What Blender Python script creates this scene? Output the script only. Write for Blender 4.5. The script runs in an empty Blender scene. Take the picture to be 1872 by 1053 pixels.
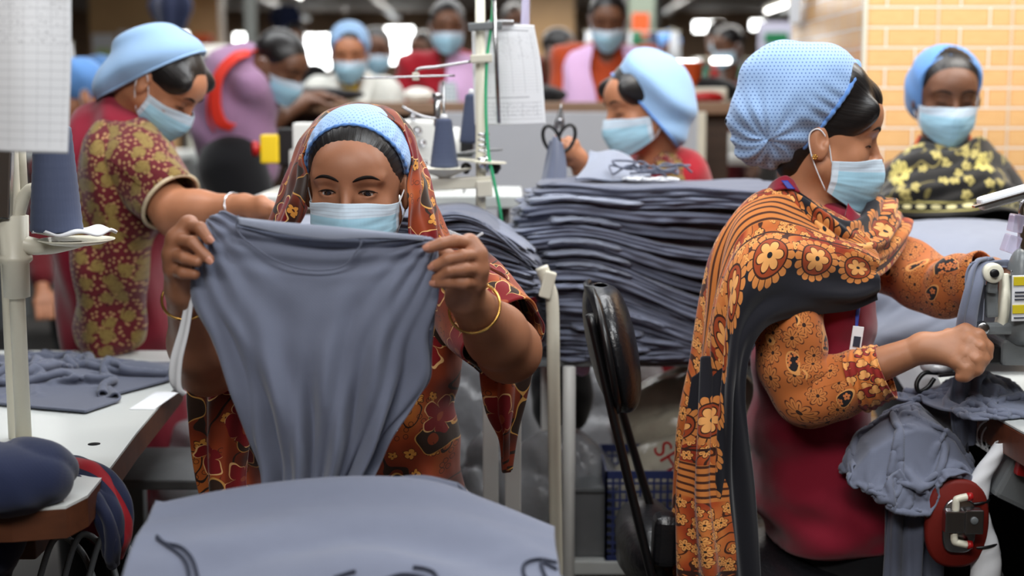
import bpy, bmesh, math, random
import numpy as np
from mathutils import Vector, Matrix, Euler
random.seed(7); np.random.seed(7)
SC = bpy.context.scene
# ------------------------------------------------------------------ camera
HC, PITCH, FP, CX, CY = 1.30, math.radians(7.6), 2600.0, 936.0, 526.5
cd = bpy.data.cameras.new('camera'); cam = bpy.data.objects.new('camera', cd); SC.collection.objects.link(cam)
cam.location = (0, 0, HC); cam.rotation_euler = (math.pi/2-PITCH, 0, 0)
cd.sensor_width = 36.0; cd.lens = FP/1872*36.0; cd.clip_start = .05; cd.clip_end = 100
cd.dof.use_dof = True; cd.dof.focus_distance = 2.22; cd.dof.aperture_fstop = 2.6
SC.camera = cam
# ------------------------------------------------------------------ world, lights, exposure
W = bpy.data.worlds.new('world'); SC.world = W; W.use_nodes = True
W.node_tree.nodes['Background'].inputs[0].default_value = (.80, .88, 1, 1)
W.node_tree.nodes['Background'].inputs[1].default_value = .05
def area(name, loc, sx, sy, power, col=(1, .98, .95), aim=None):
    l = bpy.data.lights.new(name, 'AREA'); l.shape = 'RECTANGLE'; l.size = sx; l.size_y = sy
    l.energy = power; l.color = col
    o = bpy.data.objects.new(name, l); SC.collection.objects.link(o); o.location = loc
    if aim is not None:
        d = Vector(aim)-Vector(loc); o.rotation_euler = d.to_track_quat('-Z', 'Y').to_euler()
    return o
area('tube_light', (-.5, -.1, 2.75), 1.8, .5, 50, (1, .985, .96), (-.25, 2.1, 1.0))
area('tube_light', (.85, 1.55, 2.5), 1.5, .35, 26, (.95, .98, 1), (.7, 2.5, .9))
area('tube_light', (-.6, 2.75, 2.5), 1.6, .3, 22, (.95, .98, 1), (-.6, 2.9, .8))
area('tube_light', (1.6, 3.1, 2.5), 1.6, .4, 40, (1, .97, .92), (1.5, 3.5, .8))
area('tube_light', (.25, 3.5, 2.5), 1.2, .3, 18, (.97, .98, 1), (.25, 3.5, .8))
area('tube_light', (-.9, 5.0, 2.7), 2.6, .4, 42, (.95, .98, 1), (-.9, 5.7, 1.0))
area('tube_light', (.0, 7.2, 2.7), 3.0, .4, 40, (.95, .98, 1), (.0, 7.2, 1.0))
area('tube_light', (0, 9.5, 2.75), 7, .5, 190, (1, .97, .93), (0, 9.5, 0))
area('tube_light', (0, 16, 2.75), 9, .5, 300, (1, .96, .9), (0, 16, 0))
area('tube_light', (0, 22, 2.75), 9, .5, 320, (1, .96, .9), (0, 22, 0))
SC.view_settings.view_transform = 'Standard'; SC.view_settings.look = 'None'
SC.view_settings.exposure = 0.08; SC.view_settings.gamma = 1.0; SC.view_settings.use_curve_mapping = False
SC.cycles.max_bounces = 6; SC.cycles.transparent_max_bounces = 12
# ------------------------------------------------------------------ projection helpers
_c, _s = math.cos(PITCH), math.sin(PITCH)
def at(px, py, Y):
    dx = (px-CX)/FP; dy = (CY-py)/FP
    t = Y/(_c+dy*_s)
    return Vector((dx*t, Y, HC+(-_s+dy*_c)*t))
def atz(px, py, z):
    dx = (px-CX)/FP; dy = (CY-py)/FP
    t = (z-HC)/(-_s+dy*_c)
    return Vector((dx*t, (_c+dy*_s)*t, z))
def boxpx(x0, y0, x1, y1, Ya, Yb):
    C_ = np.array([at(x, y, Y) for x in (x0, x1) for y in (y0, y1) for Y in (Ya, Yb)]); return C_.min(0), C_.max(0)
# ------------------------------------------------------------------ object bookkeeping
COL = SC.collection
def link(name, me, mat=None, parent=None, label=None):
    o = bpy.data.objects.new(name, me); COL.objects.link(o)
    if mat is not None and me is not None:
        for m in (mat if isinstance(mat, (list, tuple)) else [mat]): me.materials.append(m)
    if parent is not None:
        o.parent = parent; o.matrix_parent_inverse = Matrix.Translation(parent.location).inverted()
    if label: o['label'] = label
    return o
def thing(name, label, cat, loc=(0, 0, 0), group=None):
    o = bpy.data.objects.new(name, None); COL.objects.link(o); o.location = loc; o.empty_display_size = .1
    o['label'] = label; o['category'] = cat
    if group: o['group'] = group
    return o
def tag(o, label, cat, group=None, kind=None):
    o['label'] = label; o['category'] = cat
    if group: o['group'] = group
    if kind: o['kind'] = kind
    return o
def struct(o): o['kind'] = 'structure'; return o
def mesh_from(name, V, quads, uv=None, smooth=True, tris=None, midx=None):
    me = bpy.data.meshes.new(name)
    V = np.asarray(V, dtype=np.float32); faces = []
    if isinstance(quads, np.ndarray) and tris is None:
        n = len(quads); me.vertices.add(len(V)); me.vertices.foreach_set('co', V.ravel())
        me.loops.add(n*4); me.loops.foreach_set('vertex_index', quads.astype(np.int32).ravel())
        me.polygons.add(n); me.polygons.foreach_set('loop_start', np.arange(0, n*4, 4, dtype=np.int32))
        me.update(calc_edges=True)
    else:
        me.from_pydata(V.tolist(), [], [list(map(int, q)) for q in quads])
    if smooth: me.polygons.foreach_set('use_smooth', np.ones(len(me.polygons), dtype=bool))
    if midx is not None: me.polygons.foreach_set('material_index', np.asarray(midx, dtype=np.int32))
    if uv is not None:
        li = np.empty(len(me.loops), dtype=np.int32); me.loops.foreach_get('vertex_index', li)
        for nm, arr in uv.items():
            l = me.uv_layers.new(name=nm); l.data.foreach_set('uv', np.asarray(arr, dtype=np.float32)[li].ravel())
    me.update(); return me
class MB:
    """collects shapes into one mesh"""
    def __init__(s): s.V = []; s.F = []; s.M = []; s.sm = []
    def add(s, V, F, m=0, smooth=True):
        b = len(s.V); s.V += [tuple(v) for v in V]
        s.F += [[b+i for i in f] for f in F]; s.M += [m]*len(F); s.sm += [smooth]*len(F); return s
    def box(s, c, size, rot=(0, 0, 0), bev=.003, m=0, seg=2, Mx=None):
        bm = bmesh.new(); bmesh.ops.create_cube(bm, size=1)
        for v in bm.verts: v.co = Vector((v.co.x*size[0], v.co.y*size[1], v.co.z*size[2]))
        if bev > 0: bmesh.ops.bevel(bm, geom=bm.edges[:], offset=min(bev, min(size)*.45), segments=seg, affect='EDGES', profile=.6)
        R = Mx if Mx is not None else (Matrix.Translation(c) @ Euler(rot).to_matrix().to_4x4())
        bmesh.ops.transform(bm, matrix=R, verts=bm.verts); bm.verts.index_update()
        s.add([v.co for v in bm.verts], [[v.index for v in f.verts] for f in bm.faces], m, False); bm.free(); return s
    def lathe(s, prof, a, b=None, seg=24, m=0, smooth=True):
        """prof: list (t along axis metres, radius); axis from a toward b"""
        a = Vector(a); ax = (Vector(b)-a).normalized() if b is not None else Vector((0, 0, 1))
        q = ax.to_track_quat('Z', 'Y'); X = q @ Vector((1, 0, 0)); Yv = q @ Vector((0, 1, 0))
        V = []; F = []
        for t, r in prof:
            for i in range(seg):
                an = 2*math.pi*i/seg; V.append(a+ax*t+(X*math.cos(an)+Yv*math.sin(an))*max(r, 1e-5))
        for j in range(len(prof)-1):
            for i in range(seg):
                k = (i+1) % seg; F.append([j*seg+i, j*seg+k, (j+1)*seg+k, (j+1)*seg+i])
        F.append([seg-1-i for i in range(seg)]); n = (len(prof)-1)*seg; F.append([n+i for i in range(seg)])
        return s.add(V, F, m, smooth)
    def cyl(s, a, b, r, r2=None, seg=20, m=0, bev=.002):
        L = (Vector(b)-Vector(a)).length; r2 = r if r2 is None else r2; e = min(bev, L*.3, r*.5)
        return s.lathe([(0, r-e), (e, r), (L-e, r2), (L, r2-e)], a, b, seg, m)
    def tube(s, pts, r, seg=10, n=6, m=0, cap=True):
        P = crv([Vector(p) for p in pts], n) if n > 1 else np.array([list(p) for p in pts])
        V, F = tube_vf(P, r, seg); return s.add(V, F, m, True)
    def build(s, name, mat, parent=None, label=None):
        me = bpy.data.meshes.new(name); me.from_pydata([tuple(v) for v in s.V], [], s.F)
        me.polygons.foreach_set('use_smooth', s.sm); me.polygons.foreach_set('material_index', s.M); me.update()
        return link(name, me, mat, parent, label)
# ------------------------------------------------------------------ curves / lofts
def crv(P, n=8, closed=False):
    """Catmull-Rom through P with n steps per span"""
    P = np.array([list(p) for p in P], dtype=float)
    if closed: Q = np.vstack([P[-1], P, P[0], P[1]])
    else: Q = np.vstack([2*P[0]-P[1], P, 2*P[-1]-P[-2]])
    out = []
    for i in range(1, len(Q)-2):
        t = np.linspace(0, 1, n, endpoint=False)[:, None]
        a, b, c, d = Q[i-1], Q[i], Q[i+1], Q[i+2]
        out.append(.5*((2*b)+(-a+c)*t+(2*a-5*b+4*c-d)*t*t+(-a+3*b-3*c+d)*t**3))
    if not closed: out.append(P[-1:])
    return np.vstack(out)
def cr_eval(P, T):
    """P (n,...) uniform knots, T in 0..n-1"""
    n = len(P); Q = np.concatenate([2*P[:1]-P[1:2], P, 2*P[-1:]-P[-2:-1]])
    i = np.clip(np.floor(T).astype(int), 0, n-2); t = (T-i).reshape((-1,)+(1,)*(P.ndim-1))
    a, b, c, d = Q[i], Q[i+1], Q[i+2], Q[i+3]
    return .5*((2*b)+(-a+c)*t+(2*a-5*b+4*c-d)*t*t+(-a+3*b-3*c+d)*t**3)
def tube_vf(P, r, seg=10, flat=1.0, up=None):
    P = np.asarray(P, dtype=float); n = len(P)
    R = np.interp(np.linspace(0, 1, n), np.linspace(0, 1, len(r)), r) if hasattr(r, '__len__') else np.full(n, r)
    T = np.gradient(P, axis=0); T /= np.linalg.norm(T, axis=1)[:, None]+1e-12
    u = np.array(up if up is not None else ([0, 0, 1] if abs(T[0][2]) < .9 else [1, 0, 0]), dtype=float)
    V = []
    for i in range(n):
        u = u-T[i]*np.dot(u, T[i]); u /= np.linalg.norm(u)+1e-12; w = np.cross(T[i], u)
        for k in range(seg):
            a = 2*math.pi*k/seg; V.append(P[i]+R[i]*(u*math.cos(a)*flat+w*math.sin(a)))
    F = [[i*seg+k, i*seg+(k+1) % seg, (i+1)*seg+(k+1) % seg, (i+1)*seg+k] for i in range(n-1) for k in range(seg)]
    F.append([seg-1-k for k in range(seg)]); F.append([(n-1)*seg+k for k in range(seg)])
    return V, F
def W3(rows):
    return [[(Vector(p[1:]) if p[0] == 'w' else at(*p)) for p in r] for r in rows]
def loft(name, rows, mat, parent=None, nu=60, nv=60, disp=None, thick=.0016, label=None, closed=False, uvs=1.0, post=None, uvo=0.):
    """rows: list of rows of (px,py,Y) (or ('w',x,y,z)); smooth sheet through them, given thickness"""
    R = []
    for r in W3(rows):
        P = np.array([list(p) for p in r])
        if closed:
            Q = np.vstack([P[-2:], P, P[:3]]); T = np.linspace(0, len(P), nu)+2
            R.append(cr_eval(Q, T))
        else: R.append(cr_eval(P, np.linspace(0, len(P)-1, nu)))
    R = np.array(R); G = cr_eval(R, np.linspace(0, len(R)-1, nv))            # nv,nu,3
    dv = np.linalg.norm(np.diff(G, axis=0), axis=2).mean(1); du = np.linalg.norm(np.diff(G, axis=1), axis=2).mean(0)
    v = np.concatenate([[0], np.cumsum(dv)]); u = np.concatenate([[0], np.cumsum(du)])
    UU, VV = np.meshgrid(u*uvs, v*uvs+uvo); NU, NV = np.meshgrid(np.linspace(0, 1, nu), np.linspace(0, 1, nv))
    def nrm(G):
        gu = np.gradient(G, axis=1); gv = np.gradient(G, axis=0); n = np.cross(gu, gv)
        if closed:
            gu2 = (G[:, 1]-G[:, -2])/2; n[:, 0] = n[:, -1] = np.cross(gu2, gv[:, 0])
        return n/(np.linalg.norm(n, axis=2, keepdims=True)+1e-12)
    N = nrm(G)
    if disp is not None: G = G+N*disp(NU, NV)[..., None]; N = nrm(G)
    if post is not None: G = post(G, NU, NV); N = nrm(G)
    V = np.vstack([G.reshape(-1, 3)+N.reshape(-1, 3)*thick/2, G.reshape(-1, 3)-N.reshape(-1, 3)*thick/2])
    id_ = np.arange(nu*nv).reshape(nv, nu); o = nu*nv
    a = np.stack([id_[:-1, :-1], id_[:-1, 1:], id_[1:, 1:], id_[1:, :-1]], -1).reshape(-1, 4)
    F = [a, a[:, ::-1]+o]
    def rim(e, rev=False):
        q = np.stack([e[:-1], e[:-1]+o, e[1:]+o, e[1:]], -1); F.append(q[:, ::-1] if rev else q)
    rim(id_[0]); rim(id_[-1], True)
    if not closed: rim(id_[:, 0], True); rim(id_[:, -1])
    uv = np.stack([UU.ravel(), VV.ravel()], -1); nn = np.stack([NU.ravel(), NV.ravel()], -1)
    me = mesh_from(name, V, np.vstack(F), {'UVMap': np.vstack([uv, uv]), 'UVN': np.vstack([nn, nn])})
    return link(name, me, mat, parent, label)
def sleeve(name, pts, rad, mat, parent=None, seg=64, n=20, disp=None, label=None, thick=.003, flat=1.0, up=None):
    """open cloth tube with UV (metres around, metres along)"""
    P = np.array([list(Vector(p)) for p in pts]); m = n*(len(P)-1)+1
    C = cr_eval(P, np.linspace(0, len(P)-1, m)); R = cr_eval(np.array(rad, dtype=float)[:, None], np.linspace(0, len(rad)-1, m))[:, 0]
    T = np.gradient(C, axis=0); T /= np.linalg.norm(T, axis=1)[:, None]
    u = np.array(up if up is not None else [0, -1, 0], dtype=float); rows = []; rin = []
    L = np.concatenate([[0], np.cumsum(np.linalg.norm(np.diff(C, axis=0), axis=1))])
    ang = np.linspace(0, 2*math.pi, seg)
    for i in range(m):
        u = u-T[i]*np.dot(u, T[i]); u /= np.linalg.norm(u); w = np.cross(T[i], u)
        rr = R[i]+(disp(ang/(2*math.pi), i/(m-1)) if disp else 0)
        row = C[i]+(np.cos(ang)*rr)[:, None]*u*flat+(np.sin(ang)*rr)[:, None]*w
        rows.append(row); rin.append(C[i]+(np.cos(ang)*(rr-thick))[:, None]*u*flat+(np.sin(ang)*(rr-thick))[:, None]*w)
    G = np.array(rows); I = np.array(rin); o = m*seg
    id_ = np.arange(o).reshape(m, seg)
    a = np.stack([id_[:-1, :-1], id_[:-1, 1:], id_[1:, 1:], id_[1:, :-1]], -1).reshape(-1, 4)
    F = [a[:, ::-1], a+o]
    for e, rv in ((id_[0], False), (id_[-1], True)):
        q = np.stack([e[:-1], e[:-1]+o, e[1:]+o, e[1:]], -1); F.append(q if rv else q[:, ::-1])
    mean = float(np.mean(R))
    UU, VV = np.meshgrid(ang*mean, L); uv = np.stack([UU.ravel(), VV.ravel()], -1)
    NU, NV = np.meshgrid(ang/(2*math.pi), np.linspace(0, 1, m)); nn = np.stack([NU.ravel(), NV.ravel()], -1)
    me = mesh_from(name, np.vstack([G.reshape(-1, 3), I.reshape(-1, 3)]), np.vstack(F), {'UVMap': np.vstack([uv, uv]), 'UVN': np.vstack([nn, nn])})
    return link(name, me, mat, parent, label)
# ------------------------------------------------------------------ noise
def wn(x, y, z, f, seed=0, oct=3):
    """cheap smooth pseudo noise in about -1..1"""
    rs = np.random.RandomState(seed); out = 0.; amp = 1.; tot = 0.
    for o in range(oct):
        for k in range(3):
            d = rs.normal(size=3); d /= np.linalg.norm(d); ph = rs.uniform(0, 6.28, 2)
            out = out+amp*np.sin((d[0]*x+d[1]*y+d[2]*z)*f*rs.uniform(.7, 1.3)+ph[0]+1.3*np.sin((d[1]*x-d[2]*y+d[0]*z)*f*.6+ph[1]))
            tot += amp
        f *= 2.03; amp *= .5
    return out/tot*1.6
def w1(x, f, seed=0): return wn(x, 0*x, 0*x, f, seed, 2)
def ridge(x, p=2.0): return (1-np.abs(np.sin(x)))**p
# ------------------------------------------------------------------ implicit surfaces
class SDF:
    def __init__(s, M=None): s.ops = []; s.M = M if M is not None else Matrix.Identity(4)
    def _x(s, M):
        Mx = s.M if M is None else M; I = Mx.inverted(); sc = Mx.to_scale()[0]
        return np.array(Mx), np.array(I), sc
    def cap(s, a, b, ra, rb=None, k=.012, mode='u', M=None):
        rb = ra if rb is None else rb; m, I, sc = s._x(M); a = np.array(a, dtype=float); b = np.array(b, dtype=float)
        def fn(x, y, z):
            px = I[0, 0]*x+I[0, 1]*y+I[0, 2]*z+I[0, 3]-a[0]; py = I[1, 0]*x+I[1, 1]*y+I[1, 2]*z+I[1, 3]-a[1]; pz = I[2, 0]*x+I[2, 1]*y+I[2, 2]*z+I[2, 3]-a[2]
            d = b-a; L = d@d+1e-12; t = np.clip((px*d[0]+py*d[1]+pz*d[2])/L, 0, 1)
            return (np.sqrt((px-t*d[0])**2+(py-t*d[1])**2+(pz-t*d[2])**2)-(ra+(rb-ra)*t))*sc
        A_ = m[:3, :3]@a+m[:3, 3]; B_ = m[:3, :3]@b+m[:3, 3]; r = max(ra, rb)*sc
        s.ops.append((np.minimum(A_, B_)-r, np.maximum(A_, B_)+r, fn, k, mode)); return s
    def chain(s, pts, rad, k=.012, mode='u', M=None):
        for i in range(len(pts)-1): s.cap(pts[i], pts[i+1], rad[i], rad[i+1], k, mode, M)
        return s
    def ell(s, c, r, rot=(0, 0, 0), k=.012, mode='u', M=None):
        m0, _, sc = s._x(M); Mx = Matrix(m0.tolist()) @ Matrix.Translation(Vector(c)) @ Euler(rot).to_matrix().to_4x4()
        I = np.array(Mx.inverted()); m = np.array(Mx); r = np.array(r, dtype=float)
        def fn(x, y, z):
            px = (I[0, 0]*x+I[0, 1]*y+I[0, 2]*z+I[0, 3]); py = (I[1, 0]*x+I[1, 1]*y+I[1, 2]*z+I[1, 3]); pz = (I[2, 0]*x+I[2, 1]*y+I[2, 2]*z+I[2, 3])
            k0 = np.sqrt((px/r[0])**2+(py/r[1])**2+(pz/r[2])**2); k1 = np.sqrt((px/r[0]**2)**2+(py/r[1]**2)**2+(pz/r[2]**2)**2)+1e-9
            return k0*(k0-1)/k1*sc
        e = np.abs(m[:3, :3])@r; s.ops.append((m[:3, 3]-e, m[:3, 3]+e, fn, k, mode)); return s
    def half(s, p, n, k=.004):
        """keep the side of the plane that n points away from"""
        n = np.array(Vector(n).normalized()); p = np.array(p, dtype=float)
        s.ops.append((None, None, lambda x, y, z: (x-p[0])*n[0]+(y-p[1])*n[1]+(z-p[2])*n[2], k, 'i')); return s
    def disp(s, fn): s.ops.append((None, None, fn, 0, 'd')); return s
    def ev(s, P):
        x, y, z = P[:, 0], P[:, 1], P[:, 2]; f = np.full(len(P), 1.0)
        for (l, u, fn, k, mode) in s.ops:
            if mode == 'i': continue
            d = fn(x, y, z)
            if mode == 'd': f = f+d; continue
            if mode == 'u': hh = np.maximum(k-np.abs(f-d), 0)/k; f = np.minimum(f, d)-hh*hh*k*.25
            else: f = np.maximum(f, -d)
        return f
    def bounds(s):
        b = [o for o in s.ops if o[4] == 'u']; return np.min([o[0] for o in b], 0), np.max([o[1] for o in b], 0)
    def grid(s, lo, hi, h):
        ax = [np.arange(lo[i]-h, hi[i]+2*h, h) for i in range(3)]; f = np.full([len(a) for a in ax], 1.0, dtype=np.float32)
        X, Y, Z = np.ix_(*ax)
        for (l, u, fn, k, mode) in s.ops:
            if l is None: sl = (slice(None),)*3
            else:
                e = k+3*h+(.02 if mode == 'u' else 0)
                sl = tuple(slice(max(0, np.searchsorted(ax[i], l[i]-e)), np.searchsorted(ax[i], u[i]+e)) for i in range(3))
            if any((q.stop is not None and q.start >= q.stop) for q in sl): continue
            d = fn(X[sl[0]] if l is not None else X, Y[:, sl[1]] if l is not None else Y, Z[:, :, sl[2]] if l is not None else Z)
            a = f[sl]
            if mode == 'd': f[sl] = a+d; continue
            if mode == 'u':
                hh = np.maximum(k-np.abs(a-d), 0)/k; f[sl] = np.minimum(a, d)-hh*hh*k*.25
            else:
                if mode == 's': d = -d
                hh = np.maximum(k-np.abs(a-d), 0)/k; f[sl] = np.maximum(a, d)+hh*hh*k*.25
        return ax, f
    def nets(s, lo, hi, h):
        ax, f = s.grid(lo, hi, h); sg = f < 0; n = sg.shape
        cnt = np.zeros([k-1 for k in n], dtype=np.int8)
        for i in (0, 1):
            for j in (0, 1):
                for k in (0, 1): cnt += sg[i:n[0]-1+i, j:n[1]-1+j, k:n[2]-1+k]
        act = (cnt > 0) & (cnt < 8); C = np.argwhere(act)
        if len(C) == 0: return np.zeros((0, 3)), np.zeros((0, 4), dtype=int)
        cid = np.full(act.shape, -1, dtype=np.int32); cid[tuple(C.T)] = np.arange(len(C))
        corners = [(i, j, k) for i in (0, 1) for j in (0, 1) for k in (0, 1)]
        vals = np.stack([f[C[:, 0]+c[0], C[:, 1]+c[1], C[:, 2]+c[2]] for c in corners], 1).astype(float)
        acc = np.zeros((len(C), 3)); num = np.zeros(len(C))
        for a in range(8):
            for b in range(a+1, 8):
                ca, cb = np.array(corners[a]), np.array(corners[b])
                if np.abs(ca-cb).sum() != 1: continue
                va, vb = vals[:, a], vals[:, b]; m = (va < 0) != (vb < 0); t = va/(va-vb+1e-20)
                acc[m] += (ca+(cb-ca)*t[:, None])[m]; num[m] += 1
        V = (C+acc/num[:, None])*h+np.array([a[0] for a in ax])
        F = []
        for axis in range(3):
            s0 = [slice(0, k-1) if i == axis else slice(1, k-1) for i, k in enumerate(n)]; s1 = list(s0); s1[axis] = slice(1, n[axis])
            A0, A1 = sg[tuple(s0)], sg[tuple(s1)]; E = np.argwhere(A0 != A1)
            if len(E) == 0: continue
            fl = A0[tuple(E.T)]; o = np.array([0 if i == axis else 1 for i in range(3)]); E = E+o
            b, c = [(1, 2), (2, 0), (0, 1)][axis]; q = []
            for (db, dc) in ((-1, -1), (0, -1), (0, 0), (-1, 0)):
                e = E.copy(); e[:, b] += db; e[:, c] += dc; q.append(cid[tuple(e.T)])
            q = np.stack(q, 1); q[~fl] = q[~fl][:, ::-1]; F.append(q)
        return V, np.vstack(F)
    def build(s, name, mat, parent=None, h=.005, boxes=None, uvf=None, label=None):
        """boxes: list of (lo, hi, h) refined regions; otherwise the whole shape at h"""
        if boxes is None: lo, hi = s.bounds(); boxes = [(lo-.01, hi+.01, h)]
        VV, FF, b = [], [], 0
        for lo, hi, hh in boxes:
            V, F = s.nets(np.array(lo, dtype=float), np.array(hi, dtype=float), hh); VV.append(V); FF.append(F+b); b += len(V)
        V = np.vstack(VV); F = np.vstack(FF)
        uv = np.stack([V[:, 0], V[:, 2]], -1) if uvf is None else uvf(V)
        me = mesh_from(name, V, F, {'UVMap': uv}); return link(name, me, mat, parent, label)
def frame(loc, yaw=0, pitch=0, roll=0, sc=1.0):
    r = math.radians
    return Matrix.Translation(loc) @ Matrix.Rotation(r(yaw), 4, 'Z') @ Matrix.Rotation(r(pitch), 4, 'X') @ Matrix.Rotation(r(roll), 4, 'Y') @ Matrix.Scale(sc, 4)
# ------------------------------------------------------------------ materials
def hexc(r, g, b):
    f = lambda c: ((c/255+.055)/1.055)**2.4 if c/255 > .04045 else c/255/12.92
    return (f(r), f(g), f(b), 1)
class NT:
    def __init__(s, name, rough=.6, spec=.5, sheen=0, metal=0, coat=0):
        s.m = bpy.data.materials.new(name); s.m.use_nodes = True; s.t = s.m.node_tree; s.N = s.t.nodes
        s.b = s.N['Principled BSDF']; s.b.inputs['Roughness'].default_value = rough
        s.b.inputs['Specular IOR Level'].default_value = spec; s.b.inputs['Metallic'].default_value = metal
        if sheen: s.b.inputs['Sheen Weight'].default_value = sheen; s.b.inputs['Sheen Roughness'].default_value = .5
        if coat: s.b.inputs['Coat Weight'].default_value = coat
    def l(s, a, b): s.t.links.new(a.s if isinstance(a, X) else a, b)
    def put(s, sock, v):
        if isinstance(v, X): s.t.links.new(v.s, sock)
        elif isinstance(v, tuple) and len(v) == 3 and sock.type == 'RGBA': sock.default_value = v+(1,)
        else: sock.default_value = v
    def math(s, op, a, b=None, c=None):
        n = s.N.new('ShaderNodeMath'); n.operation = op
        for i, v in enumerate((a, b, c)):
            if v is not None: s.put(n.inputs[i], v)
        return X(s, n.outputs[0])
    def vec(s, x, y=0., z=0.):
        n = s.N.new('ShaderNodeCombineXYZ')
        for i, v in enumerate((x, y, z)): s.put(n.inputs[i], v)
        return X(s, n.outputs[0])
    def sep(s, v):
        n = s.N.new('ShaderNodeSeparateXYZ'); s.put(n.inputs[0], v); return [X(s, n.outputs[i]) for i in range(3)]
    def uv(s, name='UVMap'):
        n = s.N.new('ShaderNodeUVMap'); n.uv_map = name; return s.sep(X(s, n.outputs[0]))[:2]
    def obj(s):
        n = s.N.new('ShaderNodeTexCoord'); return s.sep(X(s, n.outputs['Object']))
    def noise(s, v, scale=5, detail=3, rough=.5, out='Fac'):
        n = s.N.new('ShaderNodeTexNoise'); s.put(n.inputs['Vector'], v); n.inputs['Scale'].default_value = scale
        n.inputs['Detail'].default_value = detail; n.inputs['Roughness'].default_value = rough; return X(s, n.outputs[out])
    def voro(s, v, scale=1, feat='F1', rnd=1.0, dim='2D'):
        n = s.N.new('ShaderNodeTexVoronoi'); n.voronoi_dimensions = dim; n.feature = feat; s.put(n.inputs['Vector'], v)
        n.inputs['Scale'].default_value = scale; n.inputs['Randomness'].default_value = rnd; return n
    def mix(s, f, a, b):
        n = s.N.new('ShaderNodeMix'); n.data_type = 'RGBA'; s.put(n.inputs[0], f); s.put(n.inputs[6], a); s.put(n.inputs[7], b); return X(s, n.outputs[2])
    def ramp(s, f, stops):
        n = s.N.new('ShaderNodeValToRGB'); s.put(n.inputs[0], f); e = n.color_ramp.elements
        while len(e) < len(stops): e.new(.5)
        for i, (p, c) in enumerate(stops): e[i].position = p; e[i].color = c
        return X(s, n.outputs[0])
    def color(s, c): s.put(s.b.inputs['Base Color'], c); return s
    def bump(s, h, strength=.3, dist=.002):
        n = s.N.new('ShaderNodeBump'); n.inputs['Strength'].default_value = strength; n.inputs['Distance'].default_value = dist
        s.put(n.inputs['Height'], h); s.t.links.new(n.outputs[0], s.b.inputs['Normal']); return s
class X:
    def __init__(x, t, s): x.t = t; x.s = s
    def __add__(a, b): return a.t.math('ADD', a, b)
    __radd__ = __add__
    def __sub__(a, b): return a.t.math('SUBTRACT', a, b)
    def __rsub__(a, b): return a.t.math('SUBTRACT', b, a)
    def __mul__(a, b): return a.t.math('MULTIPLY', a, b)
    __rmul__ = __mul__
    def __truediv__(a, b): return a.t.math('DIVIDE', a, b)
    def __lt__(a, b): return a.t.math('LESS_THAN', a, b)
    def __gt__(a, b): return a.t.math('GREATER_THAN', a, b)
    def f(a, n, b=None, c=None): return a.t.math(n, a, b, c)
    def abs(a): return a.f('ABSOLUTE')
    def fr(a): return a.f('FRACT')
    def sin(a): return a.f('SINE')
    def cos(a): return a.f('COSINE')
def rng(x, a, b): return (x > a)*(x < b)
def hyp(x, y): return (x*x+y*y).f('SQRT')
def near(x, c, w): return (x-c).abs() < w
def plain(name, col, rough=.6, spec=.4, sheen=0, metal=0, coat=0, nz=0, nscale=30, bump=0, emis=None, alpha=None, trans=None):
    t = NT(name, rough, spec, sheen, metal, coat); c = col
    if nz:
        x = t.obj(); n = t.noise(t.vec(*x), nscale, 4)
        c = t.mix(n, tuple(v*(1-nz) for v in col[:3])+(1,), tuple(min(1, v*(1+nz)) for v in col[:3])+(1,))
        if bump: t.bump(n, bump, .002)
    t.color(c)
    if emis: t.b.inputs['Emission Color'].default_value = emis[:3]+(1,); t.b.inputs['Emission Strength'].default_value = emis[3]
    if alpha is not None: t.b.inputs['Alpha'].default_value = alpha
    if trans is not None: t.b.inputs['Transmission Weight'].default_value = trans
    return t.m
def cloth(name, col, var=.12, weave=1500, rough=.85, sheen=.25, uv=True, soft=.15):
    t = NT(name, rough, .2, sheen)
    u, v = t.uv() if uv else t.obj()[:2]
    n = t.noise(t.vec(u, v), 6, 4); d = t.noise(t.vec(u, v), 60, 2)
    k = n*.7+d*.3
    c = t.mix(k, tuple(x*(1-var) for x in col[:3])+(1,), tuple(x*(1+var) for x in col[:3])+(1,)); t.color(c)
    w = (u*weave).sin()*(v*weave).sin(); t.bump(w*.4+n*.3, soft, .0008); return t.m
GREY = hexc(113, 119, 138)
def skin(name, col, dark=.75):
    t = NT(name, .48, .4); x = t.obj(); n = t.noise(t.vec(*x), 22, 4); n2 = t.noise(t.vec(*x), 260, 2)
    t.color(t.mix(n, tuple(v*dark for v in col[:3])+(1,), tuple(min(1, v*1.12) for v in col[:3])+(1,)))
    t.b.inputs['Subsurface Weight'].default_value = .08; t.b.inputs['Subsurface Radius'].default_value = (.01, .004, .002)
    t.b.inputs['Subsurface Scale'].default_value = .5
    t.bump(n2*.7+n*.5, .12, .001); return t.m
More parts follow.
